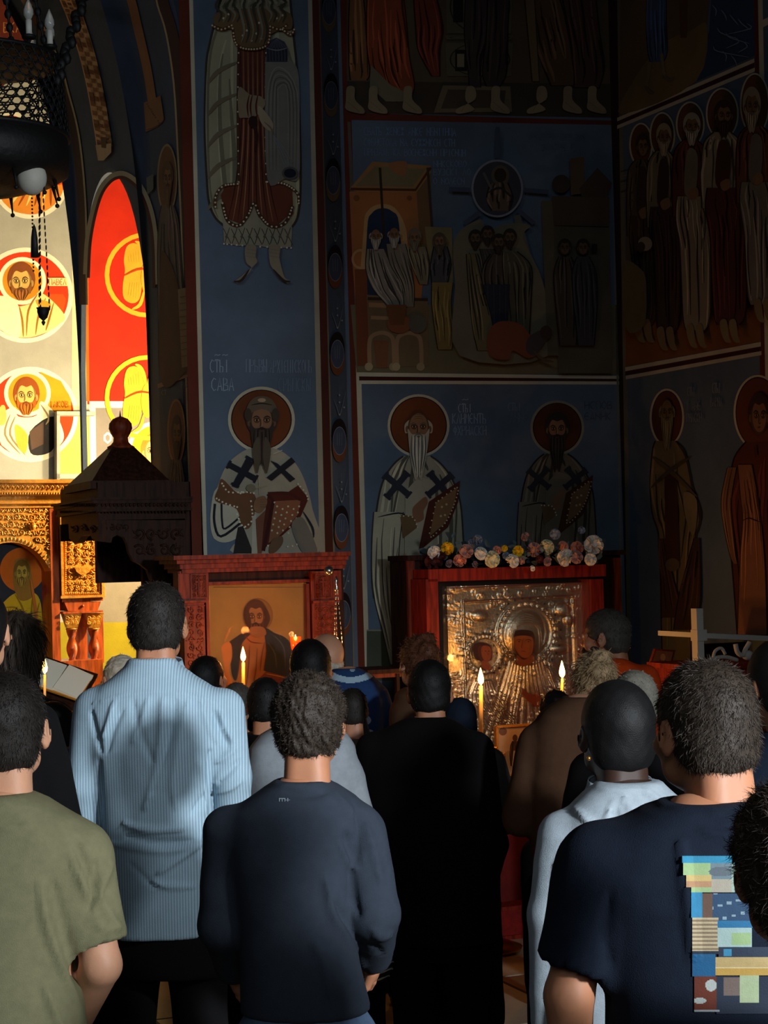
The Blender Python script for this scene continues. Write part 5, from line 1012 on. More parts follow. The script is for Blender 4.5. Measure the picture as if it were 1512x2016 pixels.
# ---------------------------------------------------------------- iconostasis
A30 = math.radians(30); D30 = Vector((math.cos(A30), math.sin(A30), 0)); N30 = Vector((D30.y, -D30.x, 0))
F = Face(100, 10.3, d=D30, n=N30)
ik = empty('iconostasis', (F.p.x, F.p.y, 0), 'gilded carved wooden icon screen lit by the sun at the left edge', 'icon screen', rz=TH)
mb = MB(); F.box(mb, -160, 944, 207, 951, -.2, .16); F.box(mb, -160, 951, 203, 968, -.2, .12); F.box(mb, -160, 968, 201, 975, -.2, .135); F.box(mb, -160, 975, 194, 992, -.2, .07); F.box(mb, -160, 992, 200, 1000, -.2, .04)
c = mb.build('cornice', 'gilt_wood', ik, world=True)
mb = MB()
for k in range(36): x = -150+k*9.8; F.leaf(mb, x, 960, 7, .9, .125); F.leaf(mb, x+5, 960, 7, -.9, .125)
F.beads(mb, -158, 971.5, 200, 971.5, 70, 2.2, .14); mb.build('leaf_frieze', 'gilt_wood', c, world=True, kind='stuff')
# spandrel panel with the arch opening
cx, cy, R = 22, 1168, 86
arc = [(cx+R*math.cos(math.radians(a)), cy-R*1.17*math.sin(math.radians(a))) for a in range(0, 181, 10)]
mb = MB(); F.extr(mb, [(cx-R, 1420), (cx-R-20, 1420), (cx-R-20, 988), (103, 988), (103, 1420), (108-0.1, 1420)] [:4]+[(103, 988), (103, 1140)]+[(x, y) for x, y in arc if x < 103 and y < 1140], -.08, .02)
sp = mb.build('spandrel', 'gilt_wood', ik, world=True)
mb = MB(); F.beads(mb, -60, 992, 101, 992, 40, 2, .022); F.beads(mb, 99, 992, 99, 1120, 34, 1.8, .022)
for k in range(34):
    a = math.radians(15+k*4.7); x, y = cx+(R+5)*math.cos(a), cy-(R*1.17+6)*math.sin(a)
    if x < 101: F.leaf(mb, x, y, 5, -a, .022)
for i in range(15):
    for j in range(6):
        x = -52+i*10.5; y = 1003+j*15; 
        if ((x-cx)/(R+14))**2+((y-cy)/(R*1.17+16))**2 > 1 and x < 96: F.scroll(mb, x, y, 6.2, .024, 1.2, 1 if (i+j) % 2 else -1, i*1.3+j, 1.7); F.leaf(mb, x+4, y+4, 4, i+j, .026)
mb.ball(F.hit(64, 1037, .03), .02, 8, 6); mb.build('carving', 'gilt_wood', sp, world=True, kind='stuff')
mb = MB(); F.box(mb, -90, 1040, 112, 1500, -.2, -.14, zb=.02); mb.build('niche_back', 'dark_wood', ik, world=True)
PN = Face(100, 10.3, d=D30, n=N30); PN.p = F.p+F.n*(-.13)
m = Pic(PN, ik, 'painting', 'painted haloed saint in yellow robe inside the screen arch'); m.P([(-70, 1060), (100, 1060), (100, 1420), (-70, 1420)], (44, 50, 58)); m.E(44, 1122, 44, 44, (200, 104, 24), n=40); 
m.P([(8, 1185), (30, 1168), (60, 1165), (78, 1180), (84, 1230), (88, 1330), (70, 1420), (-10, 1420), (-20, 1220)], (206, 170, 30), True); m.P([(28, 1110), (34, 1100), (56, 1102), (62, 1130), (66, 1172), (40, 1182), (26, 1150)], (150, 110, 40), True)
face(m, 43, 1128, 12, 20, skin=(186, 160, 60), hair=(120, 90, 30), beard=(150, 120, 44), bl=8)
for a in ([(30, 1170), (46, 1200), (52, 1240)], [(66, 1166), (62, 1220), (66, 1330)], [(10, 1196), (30, 1196), (44, 1208)], [(78, 1186), (70, 1230), (78, 1310)], [(20, 1230), (24, 1300), (16, 1380)]): m.S(a, 3, (150, 116, 20))
m.S([(60, 1140), (70, 1200), (76, 1290)], 6, (196, 110, 40)); m.build()
mb = MB(); F.box(mb, 103, 990, 119, 1500, -.2, .03, zb=.0); mb.build('post', 'orange_wood', ik, world=True)
mb = MB(); F.box(mb, 119, 998, 205, 1178, -.12, .035); pn = mb.build('carved_panel', 'gilt_wood', ik, world=True)
mb = MB(); framebox(F, mb, 120, 1000, 204, 1177, 5, .035, .05); 
for x in (129, 196): F.beads(mb, x, 1008, x, 1170, 40, 2, .04)
F.beads(mb, 130, 1011, 194, 1011, 16, 2, .04); F.beads(mb, 130, 1168, 194, 1168, 16, 2, .04); F.carve(mb, 134, 1016, 192, 1112, .042, 7.5, 4); F.carve(mb, 134, 1130, 192, 1164, .042, 6, 6)
F.extr(mb, [(147, 1117), (180, 1117), (176, 1126), (166, 1132), (160, 1132), (151, 1126)], .035, .06); F.scroll(mb, 140, 1122, 8, .045, 1.2, 1, 0, 2); F.scroll(mb, 187, 1122, 8, .045, 1.2, -1, 3, 2)
mb.build('carving', 'gilt_wood', pn, world=True, kind='stuff')
mb = MB(); F.box(mb, 122, 1178, 203, 1184, -.12, .02); F.extr(mb, [(126, 1184), (199, 1184), (192, 1203), (134, 1203)], -.12, .03); F.box(mb, 124, 1203, 203, 1207, -.12, .05); mb.ball(F.hit(163, 1193, .035), .008, 8, 6); mb.build('bracket', 'orange_wood', ik, world=True)
for x in (141, 184):
    e_ = F.hit(x, 1240, -.01); mb = MB(); k = e_.y/FPX; z0 = F.hit(x, 1207).z; z1 = F.hit(x, 1236).z
    mb.box((e_.x, e_.y, (z0+z1)/2), (36*k, .09, z0-z1), Matrix.Rotation(TH, 3, 'Z')); mb.v = [(v[0]+(e_.x-v[0])*(.42 if v[2] < z1+.005 else 0), v[1]+(e_.y-v[1])*(.3 if v[2] < z1+.005 else 0), v[2]) for v in mb.v]
    F.carve(mb, x-14, 1212, x+14, 1230, .05, 5, 8); mb.lathe([(.028, z1-.012), (.036, z1-.006), (.028, z1)], (e_.x, e_.y, 0), 14); mb.build('capital', 'gilt_wood', ik, world=True)
    vs = []; fs = []; n = 24; hh = z1-.01; zb_ = .9; M_ = 110
    for i in range(M_+1):
        z = hh+(zb_-hh)*i/M_
        for q in range(n):
            a = 2*PI*q/n; rr = (.024+.0075*math.cos(2*(a+i*.17)))
            vs.append((e_.x+rr*math.cos(a), e_.y+rr*math.sin(a), z))
    for i in range(M_):
        for q in range(n): fs.append((i*n+q, i*n+(q+1) % n, (i+1)*n+(q+1) % n, (i+1)*n+q))
    mb = MB(); mb.add(vs, fs, True); mb.build('twisted_column', 'orange_wood', ik, world=True)
mb = MB(); F.box(mb, 119, 1300, 207, 1700, -.2, .08, zb=0.0); mb.build('plinth', 'orange_wood', ik, world=True); mb = MB(); F.box(mb, 151, 1207, 172, 1300, -.12, -.08); F.box(mb, 192, 1207, 204, 1305, -.12, -.06); mb.build('backing', 'orange_wood', ik, world=True)
mb = MB(); F.box(mb, -160, 1330, 103, 1700, -.2, .02, zb=0); mb.build('lower_panel', 'dark_wood', ik, world=True)
# ---------------------------------------------------------------- canopy (carved throne roof)
Yc = 9.12; K = at(193, 1000, Yc); FR = Face(193, Yc); FL = Face(193, Yc, d=W, n=-U)
ca = empty('throne_canopy', (K.x, K.y, 0), 'dark carved wooden throne canopy with pyramid roof and round finial', 'canopy', rz=TH)
def lb(mb, x0, x1, y0, y1, zt, zb): # local box in metres
    vs = [(x, y, z) for z in (zb, zt) for x, y in ((x0, y0), (x1, y0), (x1, y1), (x0, y1))]
    mb.add(vs, [(3, 2, 1, 0), (4, 5, 6, 7), (0, 1, 5, 4), (1, 2, 6, 5), (2, 3, 7, 6), (3, 0, 4, 7)])
zy = lambda y: FR.hit(193, y).z
A_, B_ = .478, .86
mb = MB(); lb(mb, .0, A_, .0, B_, zy(950), zy(983)); lb(mb, -.035, A_, -.035, B_+.03, zy(983), zy(992)); lb(mb, -.02, A_, -.02, B_, zy(992), zy(1003)); lb(mb, -.03, A_, -.03, B_, zy(1003), zy(1008)); lb(mb, 0, A_, 0, B_, zy(1008), zy(1024)); lb(mb, -.045, A_, -.045, B_+.04, zy(980), zy(985)); mb.build('cornice', 'dark_wood', ca)
zr = zy(946); x0, x1, y0, y1 = .0, .36, .0, .78; pa = K; cxr, cyr = .14, .14
f_ = (WM(ca).inverted() @ at(238, 880, Yc+.33)); cxr, cyr = f_.x, f_.y; zt_ = f_.z
mb = MB(); mb.add([(x0-.02, y0+.03, zr), (x1+.02, y0+.03, zr), (x1+.02, y0+.62, zr), (x0-.02, y0+.62, zr), (cxr-.055, cyr-.05, zt_), (cxr+.055, cyr-.05, zt_), (cxr+.055, cyr+.05, zt_), (cxr-.055, cyr+.05, zt_)], [(0, 1, 5, 4), (1, 2, 6, 5), (2, 3, 7, 6), (3, 0, 4, 7), (4, 5, 6, 7), (3, 2, 1, 0)])
lb(mb, x0-.03, x1+.03, .02, .64, zr, zr-.04); mb.build('pyramid_roof', 'dark_wood', ca)
k = (Yc+.33)/FPX
mb = MB(); mb.lathe([(26*k, 0), (27*k, 4*k), (20*k, 8*k), (15*k, 14*k), (14*k, 22*k), (19*k, 30*k), (23*k, 40*k), (22*k, 50*k), (15*k, 59*k), (6*k, 63*k), (2*k, 64*k), (1.2*k, 70*k), (.3*k, 76*k)], (cxr, cyr, zt_-.01), 24); mb.build('finial', 'red_wood', ca)
def valance(F, x0, x1, ytop, prof, nm, cx0, cx1):
    mb = MB(); F.extr(mb, [(x0, ytop), (x1, ytop)]+prof, -.04, .0); v_ = mb.build(nm, 'dark_wood', ca, world=True)
    mb = MB(); F.beads(mb, cx0, ytop-16, cx1, ytop-16, 26, 2.2, .022); F.beads(mb, cx0, ytop-30, cx1, ytop-30, 22, 3, .03); return mb, v_
mb, v_ = valance(FR, 196, 372, 1024, [(372, 1180), (312, 1180), (304, 1150), (296, 1140), (290, 1122), (278, 1112), (262, 1104), (254, 1088), (250, 1070), (244, 1058), (232, 1053), (222, 1058), (219, 1068), (200, 1066), (196, 1060)], 'front_valance', 198, 370)
FR.carve(mb, 262, 1034, 360, 1100, .004, 14, 3); FR.carve(mb, 200, 1030, 256, 1048, .004, 8, 5); FR.carve(mb, 305, 1105, 360, 1170, .004, 12, 7); mb.build('carving', 'dark_wood', v_, world=True, kind='stuff')
mb, v_ = valance(FL, 134, 194, 1024, [(194, 1066), (182, 1062), (178, 1054), (170, 1052), (160, 1056), (152, 1068), (146, 1070), (136, 1060)], 'side_valance', 118, 192)
FL.carve(mb, 138, 1030, 190, 1050, .004, 9, 3); mb.build('carving', 'dark_wood', v_, world=True, kind='stuff')
mb = MB(); lb(mb, A_-.03, A_, .0, B_, zy(1024), 0.0); lb(mb, .30, A_, .3, .34, zy(1024), 0); mb.build('side_panel', 'dark_wood', ca)
mb = MB(); q = WM(ca).inverted() @ at(142, 1065, 9.3)
lb(mb, .12, .4, .55, .6, zy(1024), zy(1150)); lb(mb, -.01, A_, B_-.03, B_, zy(1024), zy(1060)); mb.build('back_board', 'dark_wood', ca)
# ---------------------------------------------------------------- lectern with open book, candle sand box at the left
L = at(110, 1330, 8.2); le = empty('lectern', (L.x, L.y, 0), 'dark lectern behind the candle stand at the left', 'lectern')
mb = MB(); M_ = Matrix.Rotation(.35, 3, 'Y') @ Matrix.Rotation(.5, 3, 'X'); mb.box((0, 0, L.z-.03), (.3, .3, .02), M_); mb.box((0, .03, (L.z-.1)/2), (.05, .05, L.z-.1)); mb.box((0, .03, .02), (.3, .3, .04)); mb.build('stand', 'dark_wood', le)
bk = empty('open_book', L, 'open book with bright white pages lying on the lectern', 'book')
mb = MB(); mb.box((-.035, -.05, .012), (.13, .2, .02), M_); mb.box((.085, -.05, -.03), (.12, .2, .016), Matrix.Rotation(.45, 3, 'Y') @ Matrix.Rotation(.5, 3, 'X')); mb.build('pages', 'paper', bk)
mb = MB(); mb.box((.02, -.045, -.012), (.26, .22, .008), M_); mb.build('cover', 'gilt_wood', bk)
cs = holder(98, 1425, 6.45, 'ornate brass candle stand with many cups and a dark lace collar at the left', r=.09)
Hh = at(98, 1425, 6.45).z
for nm, rr, z0, z1, mm in (('lace_collar', .085, Hh-.06, Hh-.16, 'black_iron'), ('foliage_knop', .06, Hh-.2, Hh-.27, 'brass')):
    mb = MB()
    for i in range(18):
        for j in range(5):
            a = i*2*PI/18+(j % 2)*.17; z = z0+(z1-z0)*j/4; mb.tube([(rr*math.cos(a+t), rr*math.sin(a+t), z+.012*math.sin(t*14)) for t in (0, .11, .22, .33)], .003, 4)
    mb.build(nm, mm, cs, kind='stuff')
MB().lathe([(.075, Hh-.18), (.095, Hh-.175), (.095, Hh-.165), (.07, Hh-.16)], (0, 0, 0), 20).build('rim', 'brass', cs)
MB().lathe([(.03, Hh-.3), (.1, Hh-.295), (.1, Hh-.28), (.03, Hh-.27)], (0, 0, 0), 20).build('rim', 'brass', cs)
candle(88, 1312, 1412, 6.45, 'lit thin candle on the ornate stand at the left, beside the long-haired woman', w=5.5, flame=1.15, power=1.2)
# ---------------------------------------------------------------- chandelier
Y_ = 5.4; C0 = at(-45, 210, Y_); k = Y_/FPX
ch = empty('chandelier', C0, 'black wrought iron chandelier with candle-shaped bulbs hanging at the top left', 'chandelier')
def lace(mb, r0, r1, z0, z1, n, m_, w_):
    for i in range(n):
        for j in range(m_):
            a = (i+.5*(j % 2))*2*PI/n; t = (j+.5)/m_; r = r0+(r1-r0)*t; z = z0+(z1-z0)*t; s_ = PI/n*1.02*r; h_ = abs(z1-z0)/m_*.62
            mb.tube([((r)*math.cos(a+s_/r*math.cos(q)), (r)*math.sin(a+s_/r*math.cos(q)), z+h_*math.sin(q)) for q in [x*PI/3 for x in range(6)]], w_, 4, closed=True)
mb = MB(); lace(mb, 165*k, 178*k, 90*k, -62*k, 44, 10, .0028); mb.build('lace_drum', 'black_iron', ch, kind='stuff')
mb = MB(); R_ = 166*k; mb.lathe([(158*k, -60*k), (178*k, -58*k), (182*k, -66*k), (160*k, -66*k)], (0, 0, 0), 40); mb.lathe([(160*k, 90*k), (168*k, 94*k), (168*k, 88*k), (160*k, 86*k)], (0, 0, 0), 40); mb.build('ring', 'black_iron', ch)
mb = MB(); mb.lathe([(120*k, -50*k), (176*k, -66*k), (180*k, -100*k), (176*k, -135*k), (150*k, -150*k), (90*k, -168*k), (30*k, -176*k), (28*k, -170*k), (88*k, -160*k), (140*k, -140*k), (160*k, -110*k), (110*k, -56*k)], (0, 0, 0), 40)
mb.build('lower_bowl', 'black_iron', ch)
for i in range(14):
    mb = MB(); a = i*2*PI/14; mb.tube([(150*k*math.cos(a), 150*k*math.sin(a), -150*k), (158*k*math.cos(a), 158*k*math.sin(a), -185*k)], [.006, .002], 6); mb.ball((158*k*math.cos(a), 158*k*math.sin(a), -188*k), .007, 6, 5); mb.build('pendant', 'black_iron', ch)
for i in range(12):
    a = i*2*PI/12-.62; rr = 150*k; x, y = rr*math.cos(a), rr*math.sin(a); z = 105*k
    b_ = MB(); b_.lathe([(.004, 0), (.02, .004), (.022, .012), (.012, .016)], (x, y, z), 10); b_.tube([(x*.98, y*.98, z-.03), (x, y, z+.004)], .006, 6); c_ = b_.build('candle_holder', 'black_iron', ch)
    b_ = MB(); b_.lathe([(.009, .016), (.009, .058)], (x, y, z), 10); b_.build('bulb_sleeve', 'white_paint', c_)
    b_ = MB(); b_.lathe([(.006, .058), (.014, .075), (.014, .088), (.008, .105), (.001, .122)], (x, y, z), 12); b_.build('bulb', 'glass_bulb', c_)
for a in (-.9, .5, 1.9, 3.3):
    mb = MB(); p0 = Vector((150*k*math.cos(a), 150*k*math.sin(a), 95*k)); p1 = Vector((.0, 0, 1.3))
    mb.tube([p0+(p1-p0)*t/8 for t in range(9)], .004, 5)
    for q in range(28):
        t = q/28; p = p0+(p1-p0)*t; mb.ball(p, (.011, .007, .016), 6, 4)
    mb.build('chain', 'black_iron', ch)
Q = WM(ch).inverted() @ at(112, 158, Y_-.05); mb = MB(); p1 = WM(ch).inverted() @ at(176, -40, Y_+.1)
for q in range(20): t = q/19; mb.ball(Q+(p1-Q)*t+Vector((.008*math.sin(q*2), 0, 0)), (.015, .01, .02), 6, 4)
mb.tube([Q, p1], .007, 6); mb.tube([p1, (p1.x, p1.y, TOP-C0.z)], .006, 5); mb.build('chain', 'black_iron', ch)
eg = at(62, 350, 5.3); e = empty('hanging_egg', eg, 'pale egg-shaped ball hung on a bead chain with a black tassel below the chandelier', 'ornament'); k2 = 5.3/FPX
MB().ball((0, 0, 0), (30*k2, 30*k2, 35*k2), 24, 16).build('egg', 'shell_white', e)
mb = MB(); 
for i in range(60): mb.ball((0, -31*k2*math.sqrt(max(0, 1-((200-i*7.2-35)/35)**2)) if abs(200-i*7.2-35) < 35 else -.0, (240-i*7.2)*k2), 2.2*k2, 5, 4)
mb.build('bead_chain', 'black_iron', e)
MB().lathe([(.3*k2, -92*k2), (3*k2, -98*k2), (5*k2, -108*k2), (6.5*k2, -120*k2), (8*k2, -158*k2), (.5*k2, -158*k2)], (3*k2, 0, 0), 12).build('tassel', 'black_iron', e)
lamp(85, 612, 7.0, 250, 'small unlit dark oil lamp hanging on long thin wires before the sunlit wall', glow=False, r=12)
# ---------------------------------------------------------------- right side: white framed case, small icon
F = Face(1440, 8.9, d=U, n=-W)
cs = empty('glass_case', (F.p.x, F.p.y, 0), 'white framed case with curved white ornaments on a dark red stand by the right wall', 'case', rz=TH)
mb = MB(); F.box(mb, 1373, 1198, 1386, 1330, -.05, .0); F.box(mb, 1373, 1240, 1392, 1262, -.05, .01); mb.build('post', 'white_paint', cs, world=True)
mb = MB(); F.extr(mb, [(1380, 1246), (1560, 1254), (1560, 1264), (1380, 1256)], -.4, .0); mb.build('rail', 'white_paint', cs, world=True)
mb = MB(); F.box(mb, 1376, 1310, 1560, 1336, -.4, .02, zb=0); F.box(mb, 1368, 1306, 1560, 1316, -.4, .05); mb.build('stand', 'deep_red_wood', cs, world=True)
mb = MB(); F.box(mb, 1386, 1264, 1560, 1310, -.42, -.38); mb.build('back', 'black_cloth', cs, world=True)
mb = MB(); P_ = lambda x, y: F.hit(x, y, -.03)
mb.tube([P_(*p) for p in catmull([(1448, 1268), (1452, 1284), (1462, 1290), (1468, 1278), (1476, 1264)], 4)], .012, 8); mb.ball(P_(1472, 1290), (.03, .02, .025), 10, 8)
mb.tube([P_(*p) for p in catmull([(1404, 1296), (1408, 1282), (1420, 1276), (1428, 1288)], 4)], .008, 8); mb.tube([P_(*p) for p in catmull([(1392, 1302), (1410, 1295), (1432, 1294), (1452, 1300)], 4)], .01, 8); mb.build('ornament', 'white_paint', cs, world=True)
F = Face(1303, 9.4); f = empty('small_icon', at(1303, 1325, 9.4), 'small brown icon leaning back near the glass case, behind the short-haired man', 'icon', rz=TH)
mb = MB(); F.extr(mb, [(1290, 1277), (1330, 1280), (1318, 1324), (1276, 1320)], -.02, .0); mb.build('board', 'red_wood', f, world=True)
m = Pic(Plane(F.p+F.n*.003, U, -W), f, 'painting'); m.P([(1293, 1280), (1326, 1283), (1315, 1320), (1280, 1317)], (120, 76, 48)); m.E(1305, 1294, 5, 7, (160, 110, 70)); robe(m, [(1300, 1300, 1310), (1312, 1296, 1308), (1318, 1294, 1306)], (120, 70, 40), 2, 1); m.build()
F = Face(755, 9.32); f = empty('side_table', (F.p.x, F.p.y, 0), 'small dark wooden table between the two icon stands', 'table', rz=TH)
mb = MB(); F.box(mb, 724, 1318, 792, 1326, -.2, .1); mb.build('table_top', 'dark_wood', f, world=True)
for x in (727, 783):
    for o_ in (-.19, .06): mb = MB(); F.box(mb, x, 1326, x+6, 1500, o_, o_+.03, zb=0); mb.build('leg', 'dark_wood', f, world=True)
mb = MB(); F.box(mb, 726, 1326, 790, 1334, -.18, .08); mb.build('apron', 'red_wood', f, world=True)
# ================================================================== people: distance fields turned into one continuous surface
def rotm(rx=0, ry=0, rz=0):
    return np.array((Matrix.Rotation(rz, 3, 'Z') @ Matrix.Rotation(ry, 3, 'Y') @ Matrix.Rotation(rx, 3, 'X')))
def smin(a, b, k):
    h = np.clip(.5+.5*(b-a)/k, 0, 1); return b*(1-h)+a*h-k*h*(1-h)
class SDF:
    def __init__(s): s.ops = []
    def cap(s, a, b, ra, rb=None, k=.02, sub=False, flat=1.0):
        s.ops.append(('cap', np.array(a, float), np.array(b, float), ra, ra if rb is None else rb, k, sub, flat)); return s
    def ell(s, c, r, R=None, k=.02, sub=False):
        s.ops.append(('ell', np.array(c, float), np.array(r, float), R, None, k, sub, 1)); return s
    def loft(s, rows, k=.02, off=0.0, e=2.4, sub=False):
        rows = sorted(rows, key=lambda r: r[0]); s.ops.append(('loft', np.array(rows, float), off, e, None, k, sub, 1)); return s
    def bounds(s, op):
        t = op[0]
        if t == 'cap': m = max(op[3], op[4])*max(1, 1/op[7]); return np.minimum(op[1], op[2])-m, np.maximum(op[1], op[2])+m
        if t == 'ell': m = op[2].max() if op[3] is not None else op[2]; return op[1]-m, op[1]+m
        r = op[1]; o = op[2]+.01; return np.array([(r[:, 1]-r[:, 3]).min()-o, (r[:, 2]-r[:, 4]).min()-o, r[:, 0].min()-o]), np.array([(r[:, 1]+r[:, 3]).max()+o, (r[:, 2]+r[:, 4]).max()+o, r[:, 0].max()+o])
    def dist(s, op, X, Y, Z):
        t = op[0]
        if t == 'cap':
            a, b, ra, rb = op[1], op[2], op[3], op[4]; v = b-a; L = v@v+1e-12
            h = np.clip(((X-a[0])*v[0]+(Y-a[1])*v[1]+(Z-a[2])*v[2])/L, 0, 1)
            return np.sqrt((X-a[0]-h*v[0])**2+((Y-a[1]-h*v[1])*op[7])**2+(Z-a[2]-h*v[2])**2)-(ra+(rb-ra)*h)
        if t == 'ell':
            c, r, R = op[1], op[2], op[3]; dx, dy, dz = X-c[0], Y-c[1], Z-c[2]
            if R is not None: dx, dy, dz = (R[0, 0]*dx+R[1, 0]*dy+R[2, 0]*dz), (R[0, 1]*dx+R[1, 1]*dy+R[2, 1]*dz), (R[0, 2]*dx+R[1, 2]*dy+R[2, 2]*dz)
            k0 = np.sqrt((dx/r[0])**2+(dy/r[1])**2+(dz/r[2])**2); k1 = np.sqrt((dx/r[0]**2)**2+(dy/r[1]**2)**2+(dz/r[2]**2)**2)+1e-9
            return k0*(k0-1)/k1
        r = op[1]; zz = Z[0, 0, :]; g = lambda i: np.interp(zz, r[:, 0], r[:, i])[None, None, :]
        A, B = g(3)+op[2], g(4)+op[2]; e = op[3]
        q = (np.abs((X-g(1))/A)**e+np.abs((Y-g(2))/B)**e)**(1/e); d = (q-1)*np.minimum(A, B)*1.0
        return np.maximum(np.maximum(d, Z-r[-1, 0]-op[2]), r[0, 0]-op[2]-Z)
    def mesh(s, h, noise=None):
        bb = [s.bounds(o) for o in s.ops if not o[6]]; lo = np.min([b[0] for b in bb], 0)-3*h-.01; hi = np.max([b[1] for b in bb], 0)+3*h+.01
        n = np.ceil((hi-lo)/h).astype(int)+1; F = np.full(n, .5, np.float32); ax = [lo[i]+h*np.arange(n[i]) for i in range(3)]
        for op in s.ops:
            a, b = s.bounds(op); m = op[5]+3*h; i0 = np.clip(np.floor((a-m-lo)/h).astype(int), 0, n-1); i1 = np.clip(np.ceil((b+m-lo)/h).astype(int)+1, 1, n)
            if (i1 <= i0).any(): continue
            sl = tuple(slice(i0[q], i1[q]) for q in range(3)); X, Y, Z = ax[0][sl[0]][:, None, None], ax[1][sl[1]][None, :, None], ax[2][sl[2]][None, None, :]
            d = s.dist(op, X, Y, Z).astype(np.float32)
            F[sl] = -smin(-F[sl], d, op[5]) if op[6] else smin(F[sl], d, op[5])
        if noise is not None: F = F+noise(*np.meshgrid(*ax, indexing='ij')).astype(np.float32)
        return nets(F, lo, h)
def nets(F, lo, h):
    S = F < 0; c = lambda i, j, k: S[i:S.shape[0]-1+i, j:S.shape[1]-1+j, k:S.shape[2]-1+k]
    allc = [c(i, j, k) for i in (0, 1) for j in (0, 1) for k in (0, 1)]; anyb = allc[0].copy(); allb = allc[0].copy()
    for q in allc[1:]: anyb |= q; allb &= q
    act = anyb & ~allb; I = np.argwhere(act); idx = np.full(act.shape, -1, np.int64); idx[act] = np.arange(len(I))
    off = np.array([(i, j, k) for i in (0, 1) for j in (0, 1) for k in (0, 1)]); val = [F[I[:, 0]+o[0], I[:, 1]+o[1], I[:, 2]+o[2]] for o in off]
    P = np.zeros((len(I), 3)); N = np.zeros(len(I))
    for a in range(8):
        for b in range(a+1, 8):
            if np.abs(off[a]-off[b]).sum() != 1: continue
            cr = (val[a] < 0) != (val[b] < 0); t = np.where(cr, val[a]/(val[a]-val[b]+1e-12), 0)[:, None]
            P += np.where(cr[:, None], off[a]+t*(off[b]-off[a]), 0); N += cr
    V = (I+P/N[:, None])*h+lo; Q = []
    for ax in range(3):
        o = [1 if q == ax else 0 for q in range(3)]; A = S[:S.shape[0]-o[0], :S.shape[1]-o[1], :S.shape[2]-o[2]]; B = S[o[0]:, o[1]:, o[2]:]
        E = np.argwhere(A != B); u, v = [q for q in range(3) if q != ax]; E = E[(E[:, u] > 0) & (E[:, v] > 0) & (E[:, u] < idx.shape[u]) & (E[:, v] < idx.shape[v])]
        if not len(E): continue
        du, dv = np.zeros(3, int), np.zeros(3, int); du[u] = 1; dv[v] = 1
        g = lambda e: idx[e[:, 0], e[:, 1], e[:, 2]]
        q = np.stack([g(E-du-dv), g(E-dv), g(E), g(E-du)], 1); ins = A[E[:, 0], E[:, 1], E[:, 2]]
        fl = ins if ax != 1 else ~ins; q = np.where(fl[:, None], q, q[:, ::-1]); Q.append(q[(q >= 0).all(1)])
    return V, np.concatenate(Q)
def normals(V, F):
    n = np.cross(V[F[:, 2]]-V[F[:, 0]], V[F[:, 3]]-V[F[:, 1]]); N = np.zeros_like(V)
    for i in range(4): np.add.at(N, F[:, i], n)
    return N/(np.linalg.norm(N, axis=1, keepdims=True)+1e-12)
def topix(V):
    q = (V-np.array(CP)) @ np.array(CR); return 756+FPX*q[:, 0]/-q[:, 2], 1008-FPX*q[:, 1]/-q[:, 2]
def join(parts):
    Vs, Fs, n = [], [], 0
    for V, F in parts: Vs.append(V); Fs.append(F+n); n += len(V)
    return np.concatenate(Vs), np.concatenate(Fs)
def rough(amp, f, seed=0):
    r = np.random.default_rng(seed); K = r.normal(size=(7, 3))*f; ph = r.uniform(0, 6.28, 7)
    return lambda X, Y, Z: amp*sum(np.sin(K[i, 0]*X+K[i, 1]*Y+K[i, 2]*Z+ph[i]) for i in range(7))/3.5
# ---- a head (x right, y the way the face looks, z up, origin in the middle of the skull)
def head_sdf(beard=False):
    s = SDF(); s.ell((0, -.012, .03), (.074, .094, .088), k=.03); s.ell((0, .03, -.03), (.056, .066, .078), k=.035); s.cap((-.03, .04, -.07), (.03, .04, -.07), .028, k=.03)
    s.cap((0, .052, -.092), (0, .06, -.092), .02, k=.025); s.ell((0, .085, .012), (.05, .012, .01), k=.015)
    s.cap((0, .086, .0), (0, .103, -.026), .008, .010, k=.012); s.ell((.011, .096, -.03), (.007, .009, .006), k=.008); s.ell((-.011, .096, -.03), (.007, .009, .006), k=.008)
    for x in (-1, 1):
        s.ell((x*.031, .094, -.002), (.017, .012, .011), k=.012, sub=True); s.ell((x*.031, .08, -.002), (.013, .012, .011), k=.004)
        s.ell((x*.045, .07, -.028), (.018, .018, .018), k=.02)
    s.ell((0, .094, -.054), (.022, .008, .005), k=.006); s.ell((0, .092, -.062), (.02, .008, .006), k=.006)
    for x in (-1, 1):
        R = rotm(.1, 0, x*-.5); s.ell((x*.082, -.004, -.004), (.007, .021, .033), R, k=.008); s.ell((x*.0905, .003, -.0), (.004, .010, .018), R, k=.005, sub=True); s.ell((x*.078, .002, -.03), (.007, .008, .012), k=.006)
    s.cap((0, -.028, -.04), (0, -.046, -.20), .054, .058, k=.03, flat=.97)
    for x in (-1, 1): s.cap((x*.022, -.062, -.04), (x*.03, -.078, -.19), .024, .026, k=.03)
    return s
HEADS = {'f': head_sdf().mesh(.0048), 'c': head_sdf().mesh(.009)}
